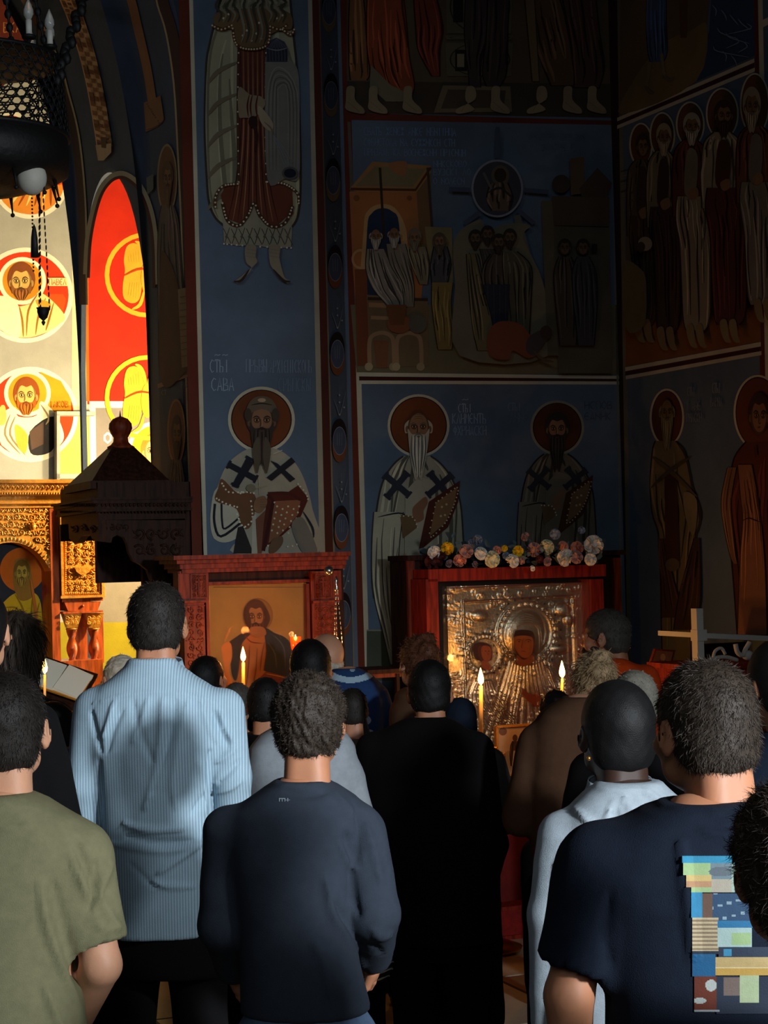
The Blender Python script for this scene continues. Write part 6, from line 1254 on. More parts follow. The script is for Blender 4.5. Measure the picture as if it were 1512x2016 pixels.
def hair_sdf(kind):
    s = SDF()
    if kind in ('short', 'curly', 'afro'):
        t = {'short': .009, 'curly': .017, 'afro': .010}[kind]
        s.ell((0, -.014, .034), (.075+t, .096+t, .088+t), k=.02); s.ell((0, -.05, -.03), (.068+t*.7, .055+t*.6, .055+t*.4), k=.03)
        s.ell((0, .115, -.015), (.075, .055, .105), k=.012, sub=True); 
        for x in (-1, 1): s.ell((x*.105, .02, -.02), (.034, .034, .05), k=.01, sub=True)
        s.ell((0, -.09, -.13), (.12, .12, .052), k=.015, sub=True)
    elif kind == 'bald':
        s.ell((0, -.025, .0), (.084, .09, .06), k=.02); s.ell((0, .1, 0), (.12, .1, .12), k=.01, sub=True); s.ell((0, -.01, .09), (.09, .1, .062), k=.01, sub=True); s.ell((0, -.09, -.13), (.12, .12, .06), k=.01, sub=True)
    elif kind == 'cap':   # close white or grey hair over the whole skull
        s.ell((0, -.014, .03), (.08, .101, .093), k=.02); s.ell((0, -.05, -.03), (.07, .055, .05), k=.03); s.ell((0, .12, -.01), (.09, .06, .1), k=.012, sub=True); s.ell((0, -.09, -.13), (.12, .12, .05), k=.012, sub=True)
    elif kind == 'long':
        s.ell((0, -.018, .03), (.092, .11, .1), k=.03); s.cap((0, -.05, -.02), (0, -.085, -.24), .085, .07, k=.04, flat=1.3); s.ell((0, .13, -.03), (.075, .07, .12), k=.015, sub=True)
    elif kind == 'updo':
        s.ell((0, -.016, .034), (.087, .106, .1), k=.02); s.ell((0, -.05, -.03), (.07, .06, .06), k=.03); s.ell((0, -.095, .06), (.05, .045, .05), k=.015); s.ell((.02, -.06, .12), (.04, .03, .03), k=.02); s.ell((0, .12, -.01), (.08, .06, .11), k=.012, sub=True); s.ell((0, -.1, -.14), (.12, .12, .05), k=.012, sub=True)
    elif kind == 'scarf':
        s.ell((0, -.012, .03), (.09, .112, .1), k=.03); s.cap((0, -.03, -.05), (0, -.05, -.18), .085, .11, k=.05); s.ell((0, .14, -.02), (.06, .07, .085), k=.02, sub=True)
    return s
HAIR = {}
def hair_mesh(kind, fine):
    key = (kind, fine)
    if key not in HAIR:
        nz = {'curly': rough(.005, 150, 3), 'short': rough(.0012, 90, 4), 'afro': rough(.0006, 120, 5), 'long': None, 'cap': rough(.002, 120, 6), 'bald': rough(.002, 150, 2), 'updo': rough(.006, 110, 8), 'scarf': rough(.003, 50, 9)}[kind]
        V, F = hair_sdf(kind).mesh(.0045 if fine else .009, nz)
        if kind == 'long':
            N = normals(V, F); V = V+N*(.003*np.sin(V[:, 0]*260+2*np.sin(V[:, 2]*12)))[:, None]
        HAIR[key] = (V, F)
    return HAIR[key]
def hand_mesh():
    s = SDF(); s.ell((0, 0, -.05), (.018, .04, .048), k=.01); s.cap((0, 0, .03), (0, 0, -.02), .026, .024, k=.02)
    for i, (y, L) in enumerate(((.030, .070), (.010, .078), (-.010, .072), (-.029, .056))):
        a = np.array((0, y*.95, -.088)); b = a+np.array((.008, y*.1, -L*.45)); c = b+np.array((.02, 0, -L*.3)); d = c+np.array((.018, 0, -L*.18)); s.cap(a, b, .0095, .009, k=.006); s.cap(b, c, .009, .008, k=.003); s.cap(c, d, .008, .007, k=.003)
    s.cap((.004, .03, -.025), (.016, .052, -.06), .014, .011, k=.012); s.cap((.016, .052, -.06), (.026, .056, -.09), .011, .009, k=.004)
    return s.mesh(.0042)
HAND = hand_mesh()
mat('skin_light', (206, 150, 118), rough=.55, noise=.06, nscale=30, sss=.15, bump=.05, bscale=300); mat('skin_tan', (176, 118, 86), rough=.55, noise=.06, nscale=30, sss=.15); mat('skin_dark', (58, 38, 30), rough=.42, noise=.1, nscale=25)
HC = {'hair_black': (12, 10, 10), 'hair_dark': (34, 28, 24), 'hair_brown': (50, 40, 32), 'hair_lightbrown': (120, 96, 70), 'hair_grey': (120, 116, 104), 'hair_white': (190, 184, 168), 'hair_salt': (70, 66, 60), 'hair_blond': (150, 124, 92), 'hair_auburn': (92, 54, 34)}
for n_, c_ in HC.items(): mat(n_, c_, rough=.6, noise=.35, nscale=40, bump=.2, bscale=400, spec=.3)
def strands(V, F, n, L, curl, seed, wd=.0012, up=0.0):
    """short hairs growing out of the hair surface, as thin tapering blades"""
    r = np.random.default_rng(seed); N = normals(V, F); i = r.integers(0, len(F), n); w_ = r.dirichlet((1, 1, 1, 1), n); P = (V[F[i]]*w_[..., None]).sum(1); Nn = N[F[i, 0]]
    top = V[V[:, 2].argmax()]+np.array((0.01, -.03, 0)); fl = P-top; fl[:, 2] -= .06; fl -= Nn*(fl*Nn).sum(1)[:, None]; fl /= np.linalg.norm(fl, axis=1, keepdims=True)+1e-9
    d = fl*(1-up)+Nn*(.35+up)+r.normal(size=(n, 3))*curl; d /= np.linalg.norm(d, axis=1, keepdims=True); sd = np.cross(d, Nn+r.normal(size=(n, 3))*.5); sd /= np.linalg.norm(sd, axis=1, keepdims=True)+1e-9
    l = L*r.uniform(.5, 1.1, n)[:, None]; P0 = P-Nn*.002; M_ = P0+d*l*.55; e = d+r.normal(size=(n, 3))*curl*.8-Nn*.3; e /= np.linalg.norm(e, axis=1, keepdims=True); T_ = M_+e*l*.5
    VV = np.stack([P0-sd*wd, P0+sd*wd, M_+sd*wd*.7, M_-sd*wd*.7, T_+sd*wd*.15, T_-sd*wd*.15], 1).reshape(-1, 3); b = np.arange(n)[:, None]*6; FF = np.concatenate([b+np.array([[0, 1, 2, 3]]), b+np.array([[3, 2, 4, 5]])])
    return VV, FF
def foldfield(V, N, folds):
    """cloth folds: each is a line seen in the photograph (pixels), its width in pixels and its height in metres"""
    x, y = topix(V); D = np.zeros(len(V))
    for f in folds:
        pts = catmull(f[0], 4) if len(f[0]) > 2 else f[0]; dm = np.full(len(V), 1e9); n = len(pts)-1
        for i, ((x0, y0), (x1, y1)) in enumerate(zip(pts, pts[1:])):
            vx, vy = x1-x0, y1-y0; t = np.clip(((x-x0)*vx+(y-y0)*vy)/(vx*vx+vy*vy+1e-9), 0, 1); tt = (i+t)/n; w_ = f[1]*(.45+.55*np.sin(np.clip(tt, .02, .98)*PI))
            dm = np.minimum(dm, np.hypot(x-x0-t*vx, y-y0-t*vy)/w_)
        D += 1.0*f[2]*np.exp(-dm**2)
    D = np.maximum(D, -.009); face_ = np.clip(-N[:, 1]*1.6, 0, 1); return V+N*(D*face_)[:, None]
def clothnoise(V, N, amp, seed=0, f=(9, 9, 16)):
    g = rough(1.0, 1.0, seed); S = V*np.array(f); v = 1-np.abs(g(S[:, 0], S[:, 1], S[:, 2]))*1.6; return V+N*(amp*v)[:, None]
def rowat(RW, z):
    return [float(np.interp(z, [r[0] for r in RW], [r[i] for r in RW])) for i in range(1, 5)]
def person(D, head, label, group=None, rows=None, hem=None, sleeves=None, shirt='cloth_grey', shirt_name='shirt', trousers='cloth_black', skin='skin_tan', hair='short', haircol='hair_dark', yaw=0, pitch=0, roll=0, fine=False,
           cx=None, sw=.20, arms='front', armpix=None, sleeve='long', folds=(), wr=.003, nst=0, curl=.25, sL=.014, H=None, collar=None, legs=True, hsc=None, thick=.125, seed=1, headdy=0, glasses=False, beard=None, legpix=None, vox=None, earring=None, stw=.0012, sup=0.0, slr=1.0, fk=1.3):
    hx, ht, hw = head; s = D/FPX; hk = hsc or hw*s/.088
    top = at(hx, ht, D+headdy); hc = Vector((top.x, top.y+.05, top.z-.125*hk)); tz = H or top.z; k = tz/1.75
    cxw = at(cx, ht+200, D).x if cx is not None else top.x
    root = empty('person', (cxw, D, 0), label, 'person', group)
    to = -np.array((cxw, D, 0))
    R = rotm(pitch, roll, yaw); T = lambda V: (V*hk) @ R.T+np.array(hc)
    key = 'f' if fine else 'c'; parts = [(T(HEADS[key][0]), HEADS[key][1])]; v = vox or (.009 if fine else .015)
    # torso rows: z, centre x, centre y, half width, half depth
    if rows:
        RW = []
        for r in rows:
            y, xl, xr = r[:3]; xm = (xl+xr)/2; a = at(xm, y, D); hwid = (xr-xl)/2*s; b = r[3] if len(r) > 3 else min(thick, hwid*.8+.02)
            RW.append((a.z, a.x, D+(r[4] if len(r) > 4 else 0), hwid, b))
    else:
        w_ = sw; RW = [(tz-.235*k, cxw*.3+hc.x*.7, D+.01+headdy*.8, .066, .07), (tz-.262*k, cxw*.5+hc.x*.5, D+headdy*.6, .105, .09), (tz-.29*k, cxw, D+headdy*.3, w_*.8, .095), (tz-.33*k, cxw, D, w_*.97, .11), (tz-.40*k, cxw, D, w_*1.0, .12), (tz-.52*k, cxw, D, w_*.93, thick), (tz-.66*k, cxw, D, w_*.84, thick*.92), (tz-.80*k, cxw, D, w_*.86, thick*.95), (tz-.92*k, cxw, D, w_*.9, thick)]
    RW = sorted(RW, key=lambda r: r[0]); zhem = at(hx, hem, D).z if hem and hem > 50 else (hem if hem else RW[0][0])
    if RW[0][0] > zhem: RW = [(zhem, RW[0][1], RW[0][2], RW[0][3], RW[0][4])]+RW
    hz = .50*tz; sho = [r for r in RW if r[0] > tz-.36*k]
    # arms
    A = []
    shz = tz-.335*k; wmax = max(r[3] for r in RW if r[0] > tz-.5*k)
    for sg in (-1, 1):
        S_ = np.array((cxw+sg*(wmax-.035), D-.0, shz))
        if armpix and armpix.get(sg) is not None:
            J = [np.array(at(p[0], p[1], D+p[2])) for p in armpix[sg]]
        elif arms == 'front': J = [S_, np.array((cxw+sg*(wmax+.035), D+.01, tz-.62*k)), np.array((cxw+sg*.08, D+.22, tz-.68*k))]
        elif arms == 'none': J = None
        else: J = [S_, np.array((cxw+sg*(wmax+.035), D-.01, tz-.62*k)), np.array((cxw+sg*(wmax+.03), D+.06, tz-.87*k))]
        A.append(J)
    # body: one surface; under the clothes it follows them 12 mm inside
    bd = SDF(); bd.loft([(z, x, y, max(.04, a-.02), max(.04, b-.024)) for z, x, y, a, b in RW if z > zhem+.02], k=.03)
    nb = np.array(T(np.array([[0, -.035, -.15]]))[0]); bd.cap(nb, (RW[-2][1], RW[-2][2], RW[-2][0]-.03), .052*hk, .06, k=.03)
    hipc = (cxw, D); bd.loft([(hz-.12, cxw, D, .15, .10), (hz, cxw, D, min(.165, rowat(RW, hz)[2]-.014), .11), (max(hz+.12, zhem+.04), cxw, D, min(.155, rowat(RW, hz+.12)[2]-.02), .1)], k=.03)
    LG = []
    for sg in (-1, 1):
        hp = np.array((cxw+sg*.085, D, hz-.04)); an = np.array((cxw+sg*.11, D-.01, .09)); kn = (hp+an)/2+np.array((0, .02, .02))
        if legpix and legpix.get(sg): hp, kn, an = [np.array(at(p[0], p[1], D)) for p in legpix[sg]]; an[2] = .09
        LG.append((hp, kn, an)); bd.cap(hp, kn, .078, .052, k=.03); bd.cap(kn, an, .052, .036, k=.02); bd.cap(an+np.array((0, -.03, -.045)), an+np.array((0, .13, -.06)), .036, .03, k=.02)
    hands = []
    for sg, J in zip((-1, 1), A):
        if J is None: continue
        bd.cap(J[0], J[1], .046, .04, k=.02)
        if len(J) > 2:
            bd.cap(J[1], J[2], .042, .029, k=.012); d = J[2]-J[1]; d /= np.linalg.norm(d)
            z_ = -d; x_ = np.cross((0, 1, 0), z_); x_ /= np.linalg.norm(x_)+1e-9; x_ *= -sg; y_ = np.cross(z_, x_); M_ = np.stack([x_, y_, z_], 1)
            Vh = HAND[0].copy(); Fh = HAND[1]
            if np.linalg.det(M_) < 0: Fh = Fh[:, ::-1]
            hands.append((Vh @ M_.T+J[2]+d*.02, Fh))
    Vb, Fb = bd.mesh(v*1.15 if not fine else v); b_ = join(parts+[(Vb, Fb)]+(hands if fine or armpix else [(h[0], h[1]) for h in hands]))
    npmesh('body', b_[0]+to, b_[1], skin, root)
    # shirt or coat
    st = SDF(); st.loft([(z, x, y, a, b) for z, x, y, a, b in RW if z >= zhem-.001], k=.03)
    if RW[0][0] < zhem: pass
    for J in A:
        if J is None: continue
        r0, r1, r2 = .066*slr, .058*slr, .046*slr
        if sleeve == 'short': m_ = J[0]+(J[1]-J[0])*.72; st.cap(J[0], m_, r0, .066, k=.04); e_ = m_+(J[1]-J[0])*.2; st.cap(m_+(J[1]-J[0])*.16, e_, .06, .07, k=.012, sub=True)
        else:
            st.cap(J[0], J[1], r0, r1, k=.022)
            if len(J) > 2: st.cap(J[1], J[2], r1, r2, k=.015)
            if len(J) > 3: st.cap(J[2], J[3], r2, r2, k=.015)
    if collar == 2:
        c0 = np.array(T(np.array([[0, -.035, -.135]]))[0]); c1 = np.array(T(np.array([[0, -.045, -.185]]))[0]); st.cap(c0+(c1-c0)*.2, c1, .072*hk, .078*hk, k=.012)
    Vs, Fs = st.mesh(v); N = normals(Vs, Fs); Vs = clothnoise(Vs, N, wr, seed); 
    if folds: Vs = foldfield(Vs, normals(Vs, Fs), [(f_[0], f_[1], f_[2]*fk) for f_ in folds])
    so = npmesh(shirt_name, Vs+to, Fs, shirt, root)
    if collar:
        mb = MB(); c0 = T(np.array([[0, -.03, -.105]]))[0]+to; prof = ((.0, 1.0), (.004, 1.03), (-.012, 1.08), (-.03, 1.2), (-.045, 1.36), (-.043, 1.28), (-.02, 1.02), (0, .97)); n = 40; vs = []; fs = []
        for z, q in prof:
            for k_ in range(n):
                a = 2*PI*k_/n; vs.append((c0[0]+.073*q*hk*math.cos(a), c0[1]+(.073*q-.002)*hk*math.sin(a), c0[2]+z*hk*1.0-.01*math.sin(a)*-1))
        for i in range(len(prof)-1):
            for k_ in range(n): fs.append((i*n+k_, i*n+(k_+1) % n, (i+1)*n+(k_+1) % n, (i+1)*n+k_))
        mb.add(vs, fs, True).build('collar', shirt+'_plain' if shirt+'_plain' in MATS else shirt, so)
    # trousers and shoes
    if legs:
        wt_ = rowat(RW, zhem+.03)[2]-.008; tr = SDF(); tr.loft([(hz-.14, cxw, D, .165, .118), (min(hz, zhem-.01), cxw, D, min(.178, wt_), .12), (max(hz+.02, zhem+.05), rowat(RW, zhem+.05)[0], D, min(wt_, rowat(RW, max(hz+.02, zhem+.05))[2]-.008), .112)], k=.02)
        for hp, kn, an in LG: tr.cap(hp, kn, .088, .07, k=.02); tr.cap(kn, an+np.array((0, 0, .0)), .07, .06, k=.02)
        Vt, Ft = tr.mesh(v*1.3); Vt = clothnoise(Vt, normals(Vt, Ft), .003, seed+5); npmesh('trousers', Vt+to, Ft, trousers, root)
        for hp, kn, an in LG:
            sh_ = SDF(); sh_.cap(an+np.array((0, -.035, -.05)), an+np.array((0, .15, -.055)), .042, .036, k=.02); sh_.ell(an+np.array((0, .0, -.02)), (.046, .06, .05), k=.03); Vq, Fq = sh_.mesh(.014); Vq[:, 2] = np.maximum(Vq[:, 2], .0); npmesh('shoe', Vq+to, Fq, 'black_shoe', root)
    # hair
    if hair:
        V0, F0 = hair_mesh(hair, fine); Vh = T(V0); pieces = [(Vh, F0)]
        if nst: pieces.append(strands(Vh, F0, nst, sL, curl, seed, stw, sup))
        Vq, Fq = join(pieces); npmesh('headscarf' if hair == 'scarf' else 'hair', Vq+to, Fq, haircol, root)
    if beard:
        sb = SDF(); sb.ell((0, .062, -.075), (.055, .05, .05), k=.02); sb.ell((0, .03, -.05), (.066, .05, .05), k=.02); sb.ell((0, .11, -.02), (.035, .03, .025), k=.008, sub=True); Vq, Fq = sb.mesh(.008, rough(.003, 150, 2)); npmesh('beard', T(Vq)+to, Fq, beard, root)
    return root, so, T, to
for n_, c_, kw in (('cloth_black', (13, 12, 13), {}), ('cloth_navy', (46, 52, 62), {}), ('cloth_tshirt_navy', (22, 28, 40), {}), ('cloth_olive', (116, 112, 84), {}), ('cloth_white', (158, 168, 176), {}), ('cloth_grey', (150, 156, 162), {}), ('cloth_taupe', (92, 86, 76), {}), ('cloth_darkbrown', (44, 30, 26), {}),
                   ('cloth_denim', (92, 112, 136), {}), ('cloth_robe', (40, 66, 110), {}), ('cloth_orange', (214, 72, 20), {}), ('cloth_brown', (84, 58, 42), {}), ('cloth_jeans', (84, 104, 130), {}), ('cloth_darkblue', (26, 34, 48), {}), ('fur', (74, 70, 66), {})):
    mat(n_, c_, rough=.95, noise=.12, nscale=40, bump=.25, bscale=500, spec=.12)
mat('cloth_striped', (128, 150, 166), rough=.9, noise=.05, nscale=30, bump=.15, bscale=400, stripe=(.0075, (160, 182, 194), .5), spec=.2)
mat('cloth_striped_plain', (146, 168, 184), rough=.9, noise=.05, bump=.15, bscale=400)
mat('black_shoe', (16, 14, 13), rough=.5)
NB = 1 if True else 0
# ---- front row, nearest
r1, sh1, T1, to1 = person(3.8, (2, 1328, 72), 'young man in olive green t-shirt with short dark hair, cut by the left edge', skin='skin_light', shirt='cloth_olive', shirt_name='t_shirt', fine=True, haircol='hair_dark', trousers='cloth_black',
   rows=[(1562, -62, 62, .075), (1578, -90, 95, .09), (1610, -150, 150, .10), (1640, -178, 176, .11), (1690, -200, 186, .12), (1780, -205, 168, .13), (1900, -195, 158, .125), (2016, -190, 165, .125), (2120, -190, 190, .13)], hem=2120,
   armpix={1: [(160, 1690, 0), (200, 1900, -.01), (120, 2075, .22)], -1: [(-170, 1690, 0), (-200, 1915, 0), (-150, 2080, .2)]}, sleeve='short', nst=14000, sL=.015, curl=.3, stw=.0006, wr=.0025, cx=-8, pitch=.1,
   folds=[([(222, 1700), (200, 1740), (178, 1800)], 9, .008), ([(190, 1700), (182, 1760), (176, 1800)], 7, -.010), ([(140, 1690), (160, 1730), (176, 1770)], 9, .009), ([(150, 1660), (165, 1700), (180, 1745)], 8, -.007), ([(80, 1740), (90, 1810), (120, 1900), (165, 2000)], 10, .010), ([(105, 1740), (125, 1830), (150, 1920)], 12, -.008), ([(88, 1940), (110, 2000), (130, 2050)], 9, .008), ([(-20, 1620), (20, 1632), (60, 1625)], 8, .005), ([(190, 1820), (215, 1830), (240, 1815)], 8, .006), ([(195, 1760), (215, 1800), (235, 1830)], 9, .006)], seed=2, hsc=.98)
person(5.1, (303, 1149, 59), 'tall man in light blue striped dress shirt with short dark hair', skin='skin_tan', shirt='cloth_striped', shirt_name='dress_shirt', fine=True, haircol='hair_dark', collar=True, vox=.0075,
   rows=[(1296, 255, 342, .07), (1312, 245, 356, .078), (1332, 222, 382, .09), (1350, 196, 412, .10), (1370, 178, 436, .11), (1400, 168, 448, .12), (1470, 172, 440, .13), (1560, 196, 418, .125), (1650, 206, 414, .12), (1720, 212, 414, .12), (1790, 218, 418, .125), (1836, 222, 417, .125)], hem=1836,
   armpix={-1: [(188, 1398, .0), (165, 1550, -.02), (168, 1720, .03), (172, 1800, .05)][:3], 1: [(438, 1398, 0), (456, 1530, -.01), (462, 1790, .12)]}, nst=12000, sL=.014, curl=.3, stw=.0007, wr=.002, cx=318, legpix={-1: [(262, 1850), (246, 2100), (244, 2380)], 1: [(384, 1850), (402, 2100), (408, 2380)]}, slr=.92,
   folds=[([(185, 1384), (260, 1366), (350, 1364), (430, 1384)], 3, .003), ([(290, 1380), (280, 1420), (262, 1460)], 7, .007), ([(320, 1380), (318, 1440), (310, 1520), (285, 1590)], 9, .009), ([(345, 1380), (335, 1440), (300, 1560)], 8, -.008), ([(370, 1380), (352, 1460), (340, 1540), (345, 1590)], 8, .006), ([(395, 1380), (410, 1430), (425, 1460)], 7, .006), ([(262, 1380), (272, 1430), (300, 1500)], 7, -.005), ([(225, 1382), (215, 1420), (205, 1450)], 6, .007), ([(240, 1400), (222, 1440), (212, 1480)], 6, -.005),
          ([(420, 1400), (436, 1440), (450, 1470)], 5, -.010), ([(432, 1400), (442, 1430), (458, 1460)], 4, .008), ([(180, 1400), (188, 1440), (200, 1480)], 5, -.008), ([(245, 1620), (290, 1634), (360, 1632)], 6, .009), ([(250, 1648), (310, 1662), (378, 1658)], 9, -.010), ([(220, 1660), (290, 1672), (370, 1668), (412, 1630)], 7, .007), ([(310, 1720), (340, 1700), (400, 1660)], 5, .008), ([(300, 1735), (330, 1745), (380, 1745)], 6, .007), ([(255, 1700), (290, 1735), (310, 1745)], 5, -.005), ([(380, 1600), (400, 1570), (418, 1550)], 7, -.006), ([(390, 1500), (400, 1540), (404, 1600)], 8, .006), ([(425, 1500), (445, 1490), (462, 1475)], 6, .007), ([(430, 1540), (450, 1520), (470, 1500)], 6, -.008), ([(428, 1560), (455, 1550), (475, 1535)], 6, .007), ([(195, 1500), (192, 1580), (200, 1640)], 8, -.012), ([(415, 1480), (412, 1560), (416, 1600)], 7, -.012)], seed=3, fk=1.35)
r3, sh3, T3, to3 = person(4.35, (605, 1334, 68), 'man in dark navy long-sleeved sweater and blue jeans with curly dark hair', skin='skin_tan', shirt='cloth_navy', shirt_name='sweater', trousers='cloth_jeans', fine=True, hair='curly', haircol='hair_brown', yaw=-.12,
   rows=[(1534, 542, 640, .075), (1548, 518, 668, .085), (1570, 486, 700, .10), (1595, 452, 722, .11), (1630, 442, 718, .12), (1700, 452, 700, .13), (1800, 470, 692, .125), (1900, 474, 706, .12), (1990, 476, 728, .125), (2008, 476, 732, .125)], hem=1998,
   armpix={1: [(706, 1640, 0), (738, 1800, -.02), (736, 1880, .2)], -1: [(454, 1640, 0), (440, 1820, -.0), (460, 1900, .16)]}, nst=16000, sL=.013, curl=.9, stw=.0007, wr=.0025, cx=590, sup=.3,
   folds=[([(700, 1600), (704, 1660), (700, 1700)], 8, -.008), ([(680, 1640), (690, 1680), (702, 1700)], 9, -.009), ([(668, 1660), (688, 1700), (700, 1708)], 7, .007), ([(640, 1730), (655, 1800), (690, 1850), (716, 1900)], 10, .011), ([(660, 1780), (685, 1830), (705, 1870)], 8, -.008), ([(690, 1700), (694, 1760), (706, 1800)], 9, -.008), ([(720, 1620), (736, 1680), (750, 1740)], 8, .007), ([(735, 1830), (750, 1845), (768, 1840)], 9, .008), ([(620, 1860), (640, 1900), (650, 1960)], 14, .008), ([(510, 1538), (560, 1546), (640, 1540)], 4, .004), ([(560, 1560), (600, 1566), (640, 1560)], 8, -.005), ([(730, 1860), (745, 1868), (755, 1880)], 4, -.008), ([(660, 1560), (690, 1600), (700, 1640)], 9, .006)], seed=4)
person(6.7, (845, 1302, 45), 'man dressed all in black standing in the middle before the silver icon', skin='skin_tan', shirt='cloth_black', shirt_name='jacket', fine=True, vox=.012, haircol='hair_black',
   rows=[(1412, 805, 880, .07), (1425, 775, 905, .09), (1440, 745, 925, .10), (1470, 722, 950, .12), (1520, 708, 966, .14), (1640, 712, 972, .15), (1760, 742, 982, .15), (1850, 760, 978, .15), (1900, 764, 975, .15)], hem=1880,
   armpix={1: [(935, 1480, 0), (965, 1660, 0), (940, 1790, .12)], -1: [(738, 1480, 0), (722, 1660, 0), (760, 1790, .12)]}, slr=1.1, cx=850, legpix={-1: [(812, 1880), (815, 2020), (820, 2120)], 1: [(918, 1880), (920, 2020), (920, 2120)]}, seed=5, nst=2500, sL=.01)
r5, sh5, T5, to5 = person(3.1, (1392, 1308, 96), 'man in dark navy t-shirt with a colourful picture print on the back at the right', skin='skin_tan', shirt='cloth_tshirt_navy', shirt_name='t_shirt', fine=True, hair='short', haircol='hair_brown', yaw=.42,
   rows=[(1578, 1306, 1462, .08), (1592, 1262, 1500, .095), (1620, 1200, 1560, .11), (1660, 1158, 1600, .12), (1720, 1140, 1630, .13), (1850, 1172, 1630, .135), (1960, 1195, 1620, .13), (2100, 1200, 1620, .13)], hem=2150, cx=1400,
   armpix={-1: [(1180, 1700, 0), (1120, 1960, -.02), (1130, 2200, .05)], 1: [(1600, 1700, 0), (1640, 1950, 0), (1560, 2150, .2)]}, sleeve='short', nst=18000, sL=.016, curl=.35, stw=.0006, wr=.003, thick=.14, seed=6, slr=1.12,
   folds=[([(1400, 1600), (1440, 1612), (1470, 1604)], 7, .005), ([(1380, 1636), (1430, 1646), (1480, 1636)], 8, .006), ([(1340, 1660), (1352, 1760), (1366, 1880)], 12, .008), ([(1200, 1760), (1190, 1830), (1200, 1900)], 12, -.004)])
person(4.2, (1215, 1344, 74), 'dark-skinned young man in white shirt with a small gold earring', skin='skin_dark', shirt='cloth_white', shirt_name='dress_shirt', fine=True, hair='afro', haircol='hair_black', yaw=.25, pitch=.12, collar=True,
   rows=[(1538, 1178, 1300, .075), (1556, 1152, 1318, .085), (1580, 1126, 1345, .10), (1610, 1104, 1370, .11), (1660, 1092, 1385, .12), (1760, 1096, 1390, .13), (1900, 1090, 1390, .13), (2040, 1090, 1390, .13)], hem=2060,
   armpix={-1: [(1112, 1650, 0), (1088, 1800, -.0), (1082, 2010, .04)], 1: [(1370, 1650, 0), (1400, 1830, 0), (1380, 2000, .1)]}, cx=1240, seed=7, wr=.0025, nst=2500, sL=.004, curl=.6, slr=.95,
   folds=[([(1130, 1590), (1160, 1620), (1172, 1660)], 7, .008), ([(1180, 1640), (1200, 1600), (1206, 1580)], 5, .007), ([(1206, 1590), (1215, 1620), (1200, 1640)], 6, -.007), ([(1230, 1570), (1245, 1600), (1260, 1620)], 5, .007), ([(1270, 1560), (1290, 1570), (1298, 1600)], 6, .007), ([(1150, 1540), (1200, 1556), (1290, 1556)], 4, .004), ([(1110, 1680), (1120, 1800), (1125, 1950)], 12, -.009), ([(1096, 1700), (1100, 1800), (1098, 1900)], 8, .006)], earring=True)
person(2.55, (1582, 1556, 122), 'person with curly dark brown hair cut by the lower right edge, nearest to the camera', skin='skin_tan', shirt='cloth_black', shirt_name='top', fine=True, hair='curly', haircol='hair_brown', yaw=.1, nst=16000, sL=.02, curl=.9, stw=.0006, seed=8, wr=.003, cx=1900, sw=.2, sup=.3)
person(4.6, (1540, 1262, 66), 'dark-haired person in a dark jacket at the right edge behind the man with the print', skin='skin_tan', shirt='cloth_darkblue', shirt_name='jacket', hair='short', haircol='hair_black', yaw=.4, seed=9, cx=1570, sw=.21)
# ---- second rows
person(5.75, (24, 1206, 54), 'woman with long dark brown hair at the left, behind the man in olive', skin='skin_light', shirt='cloth_black', shirt_name='coat', fine=True, vox=.013, hair='long', haircol='hair_brown', sw=.17, seed=10, nst=4000, sL=.06, curl=.06, cx=20)
person(4.75, (-52, 1160, 62), 'dark-haired person with a white earring, almost wholly outside the left edge', skin='skin_light', shirt='cloth_black', shirt_name='coat', hair='short', haircol='hair_black', sw=.19, seed=11, cx=-50)
person(6.9, (232, 1288, 39), 'stooping white-haired person in dark brown coat left of the tall man', skin='skin_light', shirt='cloth_darkbrown', shirt_name='coat', fine=True, vox=.014, hair='cap', haircol='hair_white', yaw=.6, pitch=.2, nst=3000, sL=.014, seed=12, cx=190, headdy=.08,
   rows=[(1350, 180, 250, .07), (1362, 165, 256, .09), (1385, 150, 262, .12), (1430, 135, 262, .14), (1500, 120, 260, .14), (1600, 122, 260, .14), (1800, 130, 256, .13)], hem=1820, arms='front', slr=1.0)
person(5.35, (98, 1386, 50), 'dark-haired person in slate blue denim shirt, half hidden behind the tall man', skin='skin_tan', shirt='cloth_denim', shirt_name='shirt', hair='short', haircol='hair_black', seed=13, cx=128, sw=.19,
   rows=[(1474, 85, 150, .07), (1488, 72, 172, .09), (1510, 60, 190, .11), (1560, 56, 200, .12), (1660, 60, 196, .12), (1800, 62, 196, .12)], hem=1820)
person(8.15, (407, 1292, 34), 'small dark-haired head low before the painted icon, right of the tall man', skin='skin_tan', shirt='cloth_black', shirt_name='coat', hair='short', haircol='hair_black', yaw=-.5, pitch=.25, seed=14, sw=.18, nst=1500)
person(7.2, (464, 1344, 31), 'short grey-brown-haired person standing right of the tall man', skin='skin_light', shirt='cloth_black', shirt_name='coat', hair='cap', haircol='hair_salt', seed=15, sw=.18, nst=2000, sL=.015)
person(6.7, (520, 1337, 38), 'black-haired person in dark clothes left of the curly-haired man in the sweater', skin='skin_tan', shirt='cloth_black', shirt_name='coat', hair='short', haircol='hair_black', seed=16, sw=.17, nst=1500)
person(7.75, (609, 1261, 43), 'black-haired man whose head stands just above the curly-haired man', skin='skin_tan', shirt='cloth_black', shirt_name='coat', hair='short', haircol='hair_black', seed=17, sw=.19, nst=2000)
